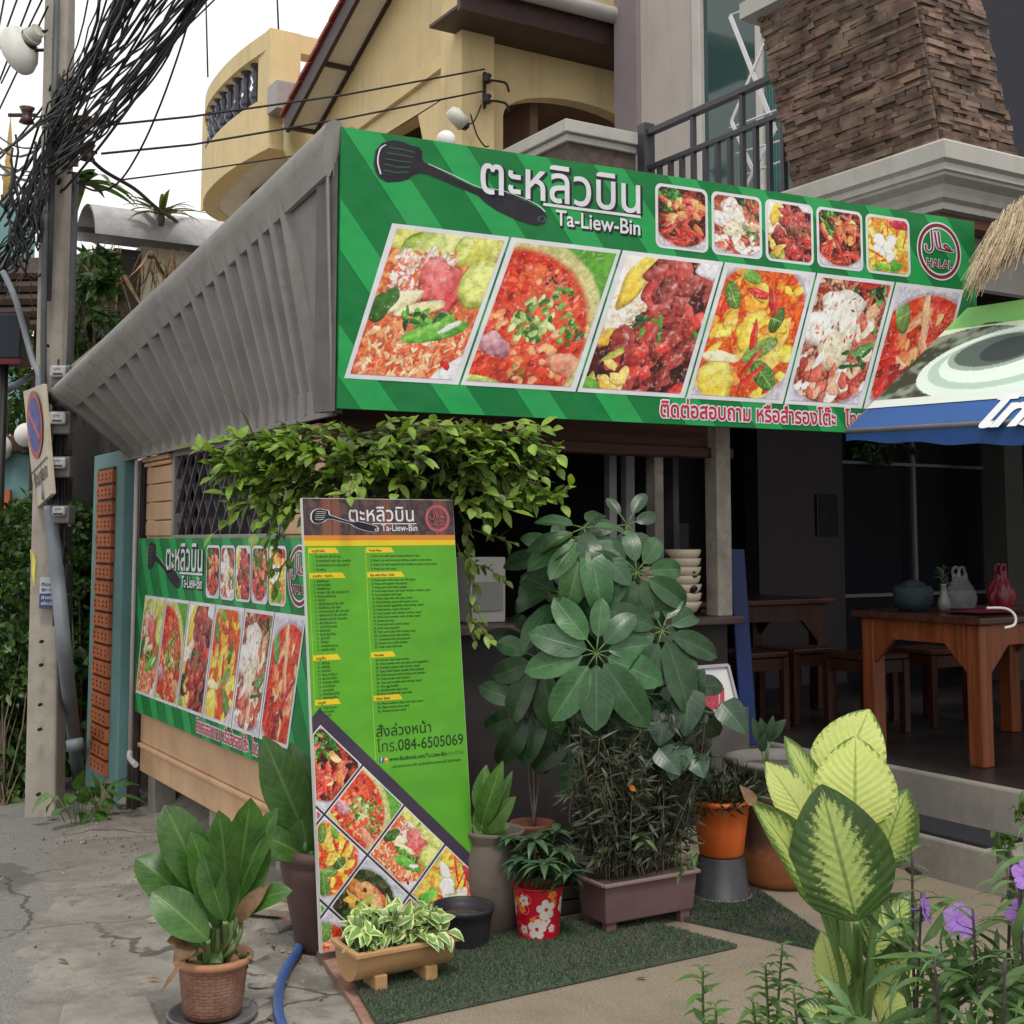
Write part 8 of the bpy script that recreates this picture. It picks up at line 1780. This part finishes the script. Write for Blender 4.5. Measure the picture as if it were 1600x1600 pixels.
# thatch
th = thing('thatched_eave', PD(1560, 400, 6.7), 'dry straw thatch edge hanging above the awning at the right', 'thatch'); mb = MB(); r = random.Random(8)
straw = NT('straw'); sc_ = straw.mix(straw.ramp(straw.noise(60), .3, .7), (.30, .22, .14), (.52, .43, .31)); straw.fin(straw.mix(1.0, sc_, straw.attr(), 'MULTIPLY'), .8, .2); strawm = straw.m
E0, E1 = PD(1512, 448, 6.62), PD(1640, 352, 5.9); T0, T1 = PD(1560, 352, 7.0), PD(1660, 262, 6.3)
for k in range(2600):
    s_ = r.random(); lay = r.random(); e = E0.lerp(E1, s_); tt = T0.lerp(T1, s_); d = (e - tt); p = tt + d * (lay * .85) + RT * r.uniform(-.03, .03) + V3(0, 0, r.uniform(-.02, .05)); q = p + d.normalized() * r.uniform(.12, .26) + rdir(0, r) * .025 - V3(0, 0, .02); wv2 = RT * .0022; k_ = r.uniform(.5, 1.5); cc = (k_, k_, k_ * .95)
    mb.f([mb.v(p - wv2, cc), mb.v(p + wv2, cc), mb.v(q + wv2 * .4, cc), mb.v(q - wv2 * .4, cc)])
mb.build('straw_layer', strawm, th)
mb = MB(); mb.slab(E0.lerp(T0, .25) - V3(0, 0, .05), E1.lerp(T1, .25) - V3(0, 0, .05), T1 - V3(0, 0, .05), T0 - V3(0, 0, .05), (0, 0, 1), .03); mb.build('thatch_backing', plain('dark_thatch', (.08, .06, .045), .9, .3, 10, .3), th)
mb = MB(); dY2 = V3(0, -2.6, 0); mb.slab(T0 - V3(0, 0, .06), T1 + dY2, T1 + dY2 + V3(4.2, 0, .9), T0 + V3(4.2, 0, .84), (0, 0, 1), .05); mb.build('skylight_blocker_roof', plain('dark_thatch', 0), th)  # unseen roof added behind the eave to keep skylight off the dining area
# aluminium clothes rack on the balcony
rk = thing('clothes_rack', PX(1170, 280, 6.6), 'bright aluminium folding clothes rack on the balcony behind the railing', 'clothes rack'); am = plain('bright_rack_aluminium', (.62, .62, .62), .3, .05, 8, 0)
mb = MB(); X_ = 6.55; L_ = [((1141, 25), (1212, 205)), ((1210, 30), (1143, 190)), ((1143, 190), (1205, 330)), ((1210, 205), (1140, 340))]
for (a, b), w_ in zip(L_, (.035, .03, .03, .03)): mb.bar(PX(*a, X_), PX(*b, X_ + .04), .012, w_)
mb.build('cross_legs', am, rk)
mb = MB()
for (a, b) in (((1140, 24), (1205, 0)), ((1160, 30), (1215, 10)), ((1140, 200), (1232, 165)), ((1150, 240), (1236, 215)), ((1160, 275), (1240, 245))): mb = MB(); mb.tube([PX(*a, X_ + .02), PX(*b, X_ + .02)], .008, 6); mb.build('hanging_bar', am, rk)

# ================================================================== foreground plants
def dieff_mat(name, thr, soft, pale, green):
    t = NT(name); sp = t.n('ShaderNodeSeparateXYZ'); t.l(t.tc.outputs['UV'], sp.inputs[0]); u = t.math('MULTIPLY_ADD', sp.outputs[0], 2.0, -1.0); au = t.math('ABSOLUTE', u)
    endk = t.math('MULTIPLY', t.ramp(t.math('ABSOLUTE', t.math('SUBTRACT', sp.outputs[1], .5)), .28, .5), .5)
    ph = t.math('SUBTRACT', sp.outputs[1], t.math('MULTIPLY', au, .30)); sv = t.math('SINE', t.math('MULTIPLY', ph, 75.0))
    mp = t.n('ShaderNodeMapping'); t.l(t.tc.outputs['UV'], mp.inputs[0]); mp.inputs['Scale'].default_value = (12, 30, 1); nz = t.noise(1.0, 7, .78, mp.outputs[0], .8)
    e = t.math('ADD', t.math('ADD', au, endk), t.math('MULTIPLY_ADD', nz, 1.5, -.75)); e = t.math('MULTIPLY_ADD', sv, .10, e)
    k = t.ramp(e, thr - soft, thr + soft); g = t.mix(t.ramp(t.noise(14, 4), .3, .7), tuple(x * .6 for x in green), green); p = t.mix(t.ramp(nz, .3, .75), pale, tuple(x * y for x, y in zip(pale, (.75, .9, .6)))); col = t.mix(k, p, g)
    mid = t.math('SUBTRACT', 1.0, t.ramp(au, .015, .06)); col = t.mix(t.math('MULTIPLY', mid, .6), col, tuple(x * .9 for x in green)); col = t.mix(1.0, col, t.attr(), 'MULTIPLY'); t.bump(t.math('SUBTRACT', sv, t.math('MULTIPLY', mid, 3.0)), .22, .003); t.fin(col, .36, .45)
    tr = t.n('ShaderNodeBsdfTranslucent'); t.l(col, tr.inputs[0]); ms_ = t.n('ShaderNodeMixShader'); ms_.inputs[0].default_value = .28; t.l(t.b.outputs[0], ms_.inputs[1]); t.l(tr.outputs[0], ms_.inputs[2]); t.l(ms_.outputs[0], t.out.inputs[0]); return t.m
dG = dieff_mat('dumbcane_green', .42, .15, (.42, .50, .16), (.055, .12, .022)); dP = dieff_mat('dumbcane_pale', 1.02, .14, (.60, .64, .22), (.14, .25, .03)); dM = dieff_mat('dumbcane_mixed', .55, .3, (.45, .52, .16), (.085, .16, .025))
d3 = 3.0; c = PD(1345, 1845, d3); c.z = .0; df_ = thing('variegated_dumbcane', c, 'tall variegated dumbcane with cream and green leaves in the right foreground', 'plant'); mb = MB(); ms = MB()
LV = [((1338, 1440), (1282, 1226), 140, .35, 0, -.12, 0), ((1335, 1300), (1337, 1150), 118, .3, 1, .02, 0), ((1300, 1250), (1358, 1108), 108, .35, 1, .1, .0), ((1285, 1262), (1226, 1150), 46, .3, 2, .06, .5), ((1270, 1300), (1197, 1190), 62, .4, 1, .03, .3), ((1300, 1420), (1236, 1275), 62, .3, 1, .08, .2), ((1375, 1360), (1418, 1232), 84, .4, 2, .05, -.4), ((1310, 1560), (1283, 1455), 52, .3, 1, -.02, .2), ((1355, 1500), (1425, 1395), 90, .6, 0, .05, -.4), ((1330, 1620), (1245, 1568), 60, .5, 0, -.08, .1), ((1375, 1600), (1440, 1490), 54, .6, 1, .04, -.3), ((1400, 1590), (1385, 1440), 66, .2, 2, .12, -.2)]
for a, b, wd_, bd, m_, dz, side_ in LV:
    A = PD(*a, d3 + dz); k = rnd.uniform(.92, 1.08); leaf2(mb, A, PD(*b, d3 + dz + .04), toCam(A, .25) + RT * side_, wd_ * d3 / FPX * 1.08, bd, m_, (k, k, k), nu=5, nv=16, fold=.10, a=.80, wav=.010, blunt=.72)
    ms.tube(spline([c + V3(rnd.uniform(-.02, .02), 0, .30), PD(a[0] * .5 + 1345 * .5, (a[1] + 1640) / 2, d3 + .03), A], 6), [.016] * 6 + [.009] * 6 + [.006], 8)
mb.build('leaves', [dG, dP, dM], df_)
mb = MB(); A, B2 = PD(1285, 1420, 2.95), PD(1172, 1248, 2.9); leaf2(mb, A, B2, toCam(A, .1) + RT * .7, 84 * d3 / FPX, .5, 0, (1, 1, 1), nu=4, nv=14, fold=.55, a=.75, wav=.015); mb.build('drooping_leaf', dM, df_)
mb = MB(); q = PD(1180, 1258, 2.892); mb.leaf(q, (B2 - A), toCam(A), .055, .028, bend=.6, nv=6, nu=2, wav=.12, a=.6); mb.build('withered_tip', dry_m, df_)
ms.tube([c, c + V3(.01, 0, .35)], [.028, .024], 10); ms.tube(spline([PD(1330, 1640, d3), PD(1315, 1520, 2.96), PD(1285, 1420, 2.95)], 6), .009, 8); ms.build('stems', plain('dumbcane_stem', (.10, .18, .045), .45, .15, 12, .05), df_)
rl_m = leafmat('lance_leaf', (.095, .18, .065), (.06, .125, .045), .42, .22, vein=(.16, .26, .10), veins=6, vstr=.4)
petm = leafmat('purple_petal', (.46, .25, .74), (.38, .18, .66), .6, .3, vein=(.20, .06, .40), veins=4)
pstem = plain('purple_stem', (.06, .04, .045), .5, .2, 20, .05)
def ruellia(base, top, label, seed, flowers=(), L=.115, n=9, k=1.0, grp='purple flowered stems in the right foreground', stem=pstem, mat=rl_m, W=.15):
    r = random.Random(seed); b, tp_ = Vector(base), Vector(top); t_ = thing('wild_petunia', b, label, 'plant', grp); mb = MB(); ms = MB(); pts = spline([b, b.lerp(tp_, .5) + rdir(0, r) * .02, tp_], n // 2 + 1); ms.tube(pts, [.0055 - .003 * i / len(pts) for i in range(len(pts))], 6)
    for i in range(2, len(pts)):
        an = i * 1.57 + r.uniform(-.3, .3)
        for s_ in (0, math.pi):
            dd = Vector((math.cos(an + s_), math.sin(an + s_), r.uniform(.1, .8))); L_ = L * r.uniform(.6, 1.2) * (1 if i < len(pts) - 2 else .6); mb.leaf(pts[i], dd, V3(0, 0, 1), L_, L_ * W * r.uniform(.8, 1.3), bend=r.uniform(.4, 1.3), nv=7, nu=1, a=.62, col=tint(k, r), fold=.35)
    mb.build('leaves', mat, t_); ms.build('stem', stem, t_)
    for fc, R_, ax_ in flowers:
        fc = Vector(fc); ax_ = Vector(ax_).normalized(); u = ax_.orthogonal().normalized(); v = ax_.cross(u); m2 = MB()
        for j in range(5):
            an = j * 1.2566; d = u * math.cos(an) + v * math.sin(an); m2.leaf(fc - ax_ * .004 + d * .002, d + ax_ * .35, ax_, R_ * 1.15, R_ * .98, bend=.25, nu=3, nv=6, a=1.5, wav=.07, fold=.0, col=(1, 1, 1), blunt=.6)
        m2.tube([fc, fc - ax_ * R_ * 1.1], [R_ * .16, R_ * .10], 8); fo = m2.build('flower', petm, t_)
        m2 = MB(); m2.tube(spline([fc - ax_ * R_ * 1.1, fc.lerp(tp_, .5) - V3(0, 0, .02), tp_ - V3(0, 0, .05)], 4), .003, 5); m2.build('flower_stalk', stem, fo)
g0 = lambda px, d: (lambda p: Vector((p.x, p.y, .0)))(PD(px, 1600, d))
RU = [(1425, 1440, 1395, 2.75, [((1446, 1420, 2.75), .028, -FW * .5 + RT * .8 + V3(0, 0, .2))], 'purple flowered stem nearest the dumbcane'), (1500, 1495, 1470, 2.8, [((1499, 1438, 2.72), .031, -FW + V3(0, 0, .25))], 'stem with a round purple flower facing the camera'), (1565, 1580, 1330, 2.85, [((1598, 1430, 2.7), .030, -FW - RT * .4)], 'tall dark stem bearing a purple flower at the right edge'), (1600, 1592, 1380, 2.7, [((1603, 1368, 2.7), .027, -FW + V3(0, 0, .3))], 'leafy stem cut by the right edge with a purple flower'), (1450, 1425, 1330, 2.85, (), 'leafy lance leaved stem without flowers beside the dumbcane'), (1530, 1520, 1420, 2.65, (), 'short leafy stem between the purple flowers'), (1475, 1460, 1500, 2.6, (), 'low leafy stem at the bottom of the picture below the purple flowers'), (1580, 1570, 1500, 2.5, (), 'low leafy stem in the bottom right corner'), (1620, 1608, 1290, 2.8, (), 'tallest leafy stem at the right edge')]
for i, (bx2, tx, ty, d, fl, lab) in enumerate(RU): ruellia(g0(bx2, d), PD(tx, ty, d), lab, 60 + i, [(PD(*f[0]), f[1], f[2]) for f in fl], n=16, L=.125)
bush('foreground_foliage', PD(1530, 1600, 2.8), (.30, .2, .22), 520, .12, .02, rl_m, 'mass of narrow green leaves at the base of the purple flowers', 'plant', seed=31, stems=8, base=g0(1530, 2.75))
spm = leafmat('sprig_leaf', (.095, .20, .05), (.06, .14, .035), .42, .25)
WD = [(1100, 1098, 1512, 3.1, 'small leafy sprig leftmost at the bottom edge'), (1192, 1196, 1508, 3.05, 'leafy sprig second from the left at the bottom edge'), (1222, 1222, 1478, 3.1, 'tallest star topped sprig left of the dumbcane'), (1180, 1176, 1560, 2.9, 'low bushy sprig at the bottom edge'), (1245, 1240, 1545, 2.95, 'short sprig right against the dumbcane stem'), (1120, 1118, 1570, 2.9, 'low sprig near the leftmost one at the bottom edge'), (1300, 1297, 1535, 2.8, 'sprig growing in front of the dumbcane base')]
for i, (bx2, tx, ty, d, lab) in enumerate(WD): ruellia(g0(bx2, d), PD(tx, ty, d), lab, 90 + i, (), L=.062, n=24, grp='green sprigs along the bottom edge', stem=GRN, mat=spm, W=.30)
bush('yellow_green_shrub', PD(1590, 1325, 3.4), (.12, .1, .16), 130, .04, .02, lt_m, 'small yellow green shrub at the right edge above the purple flowers', 'plant', seed=41, base=(lambda p: (p.x, p.y, 0))(PD(1600, 1500, 3.4)))
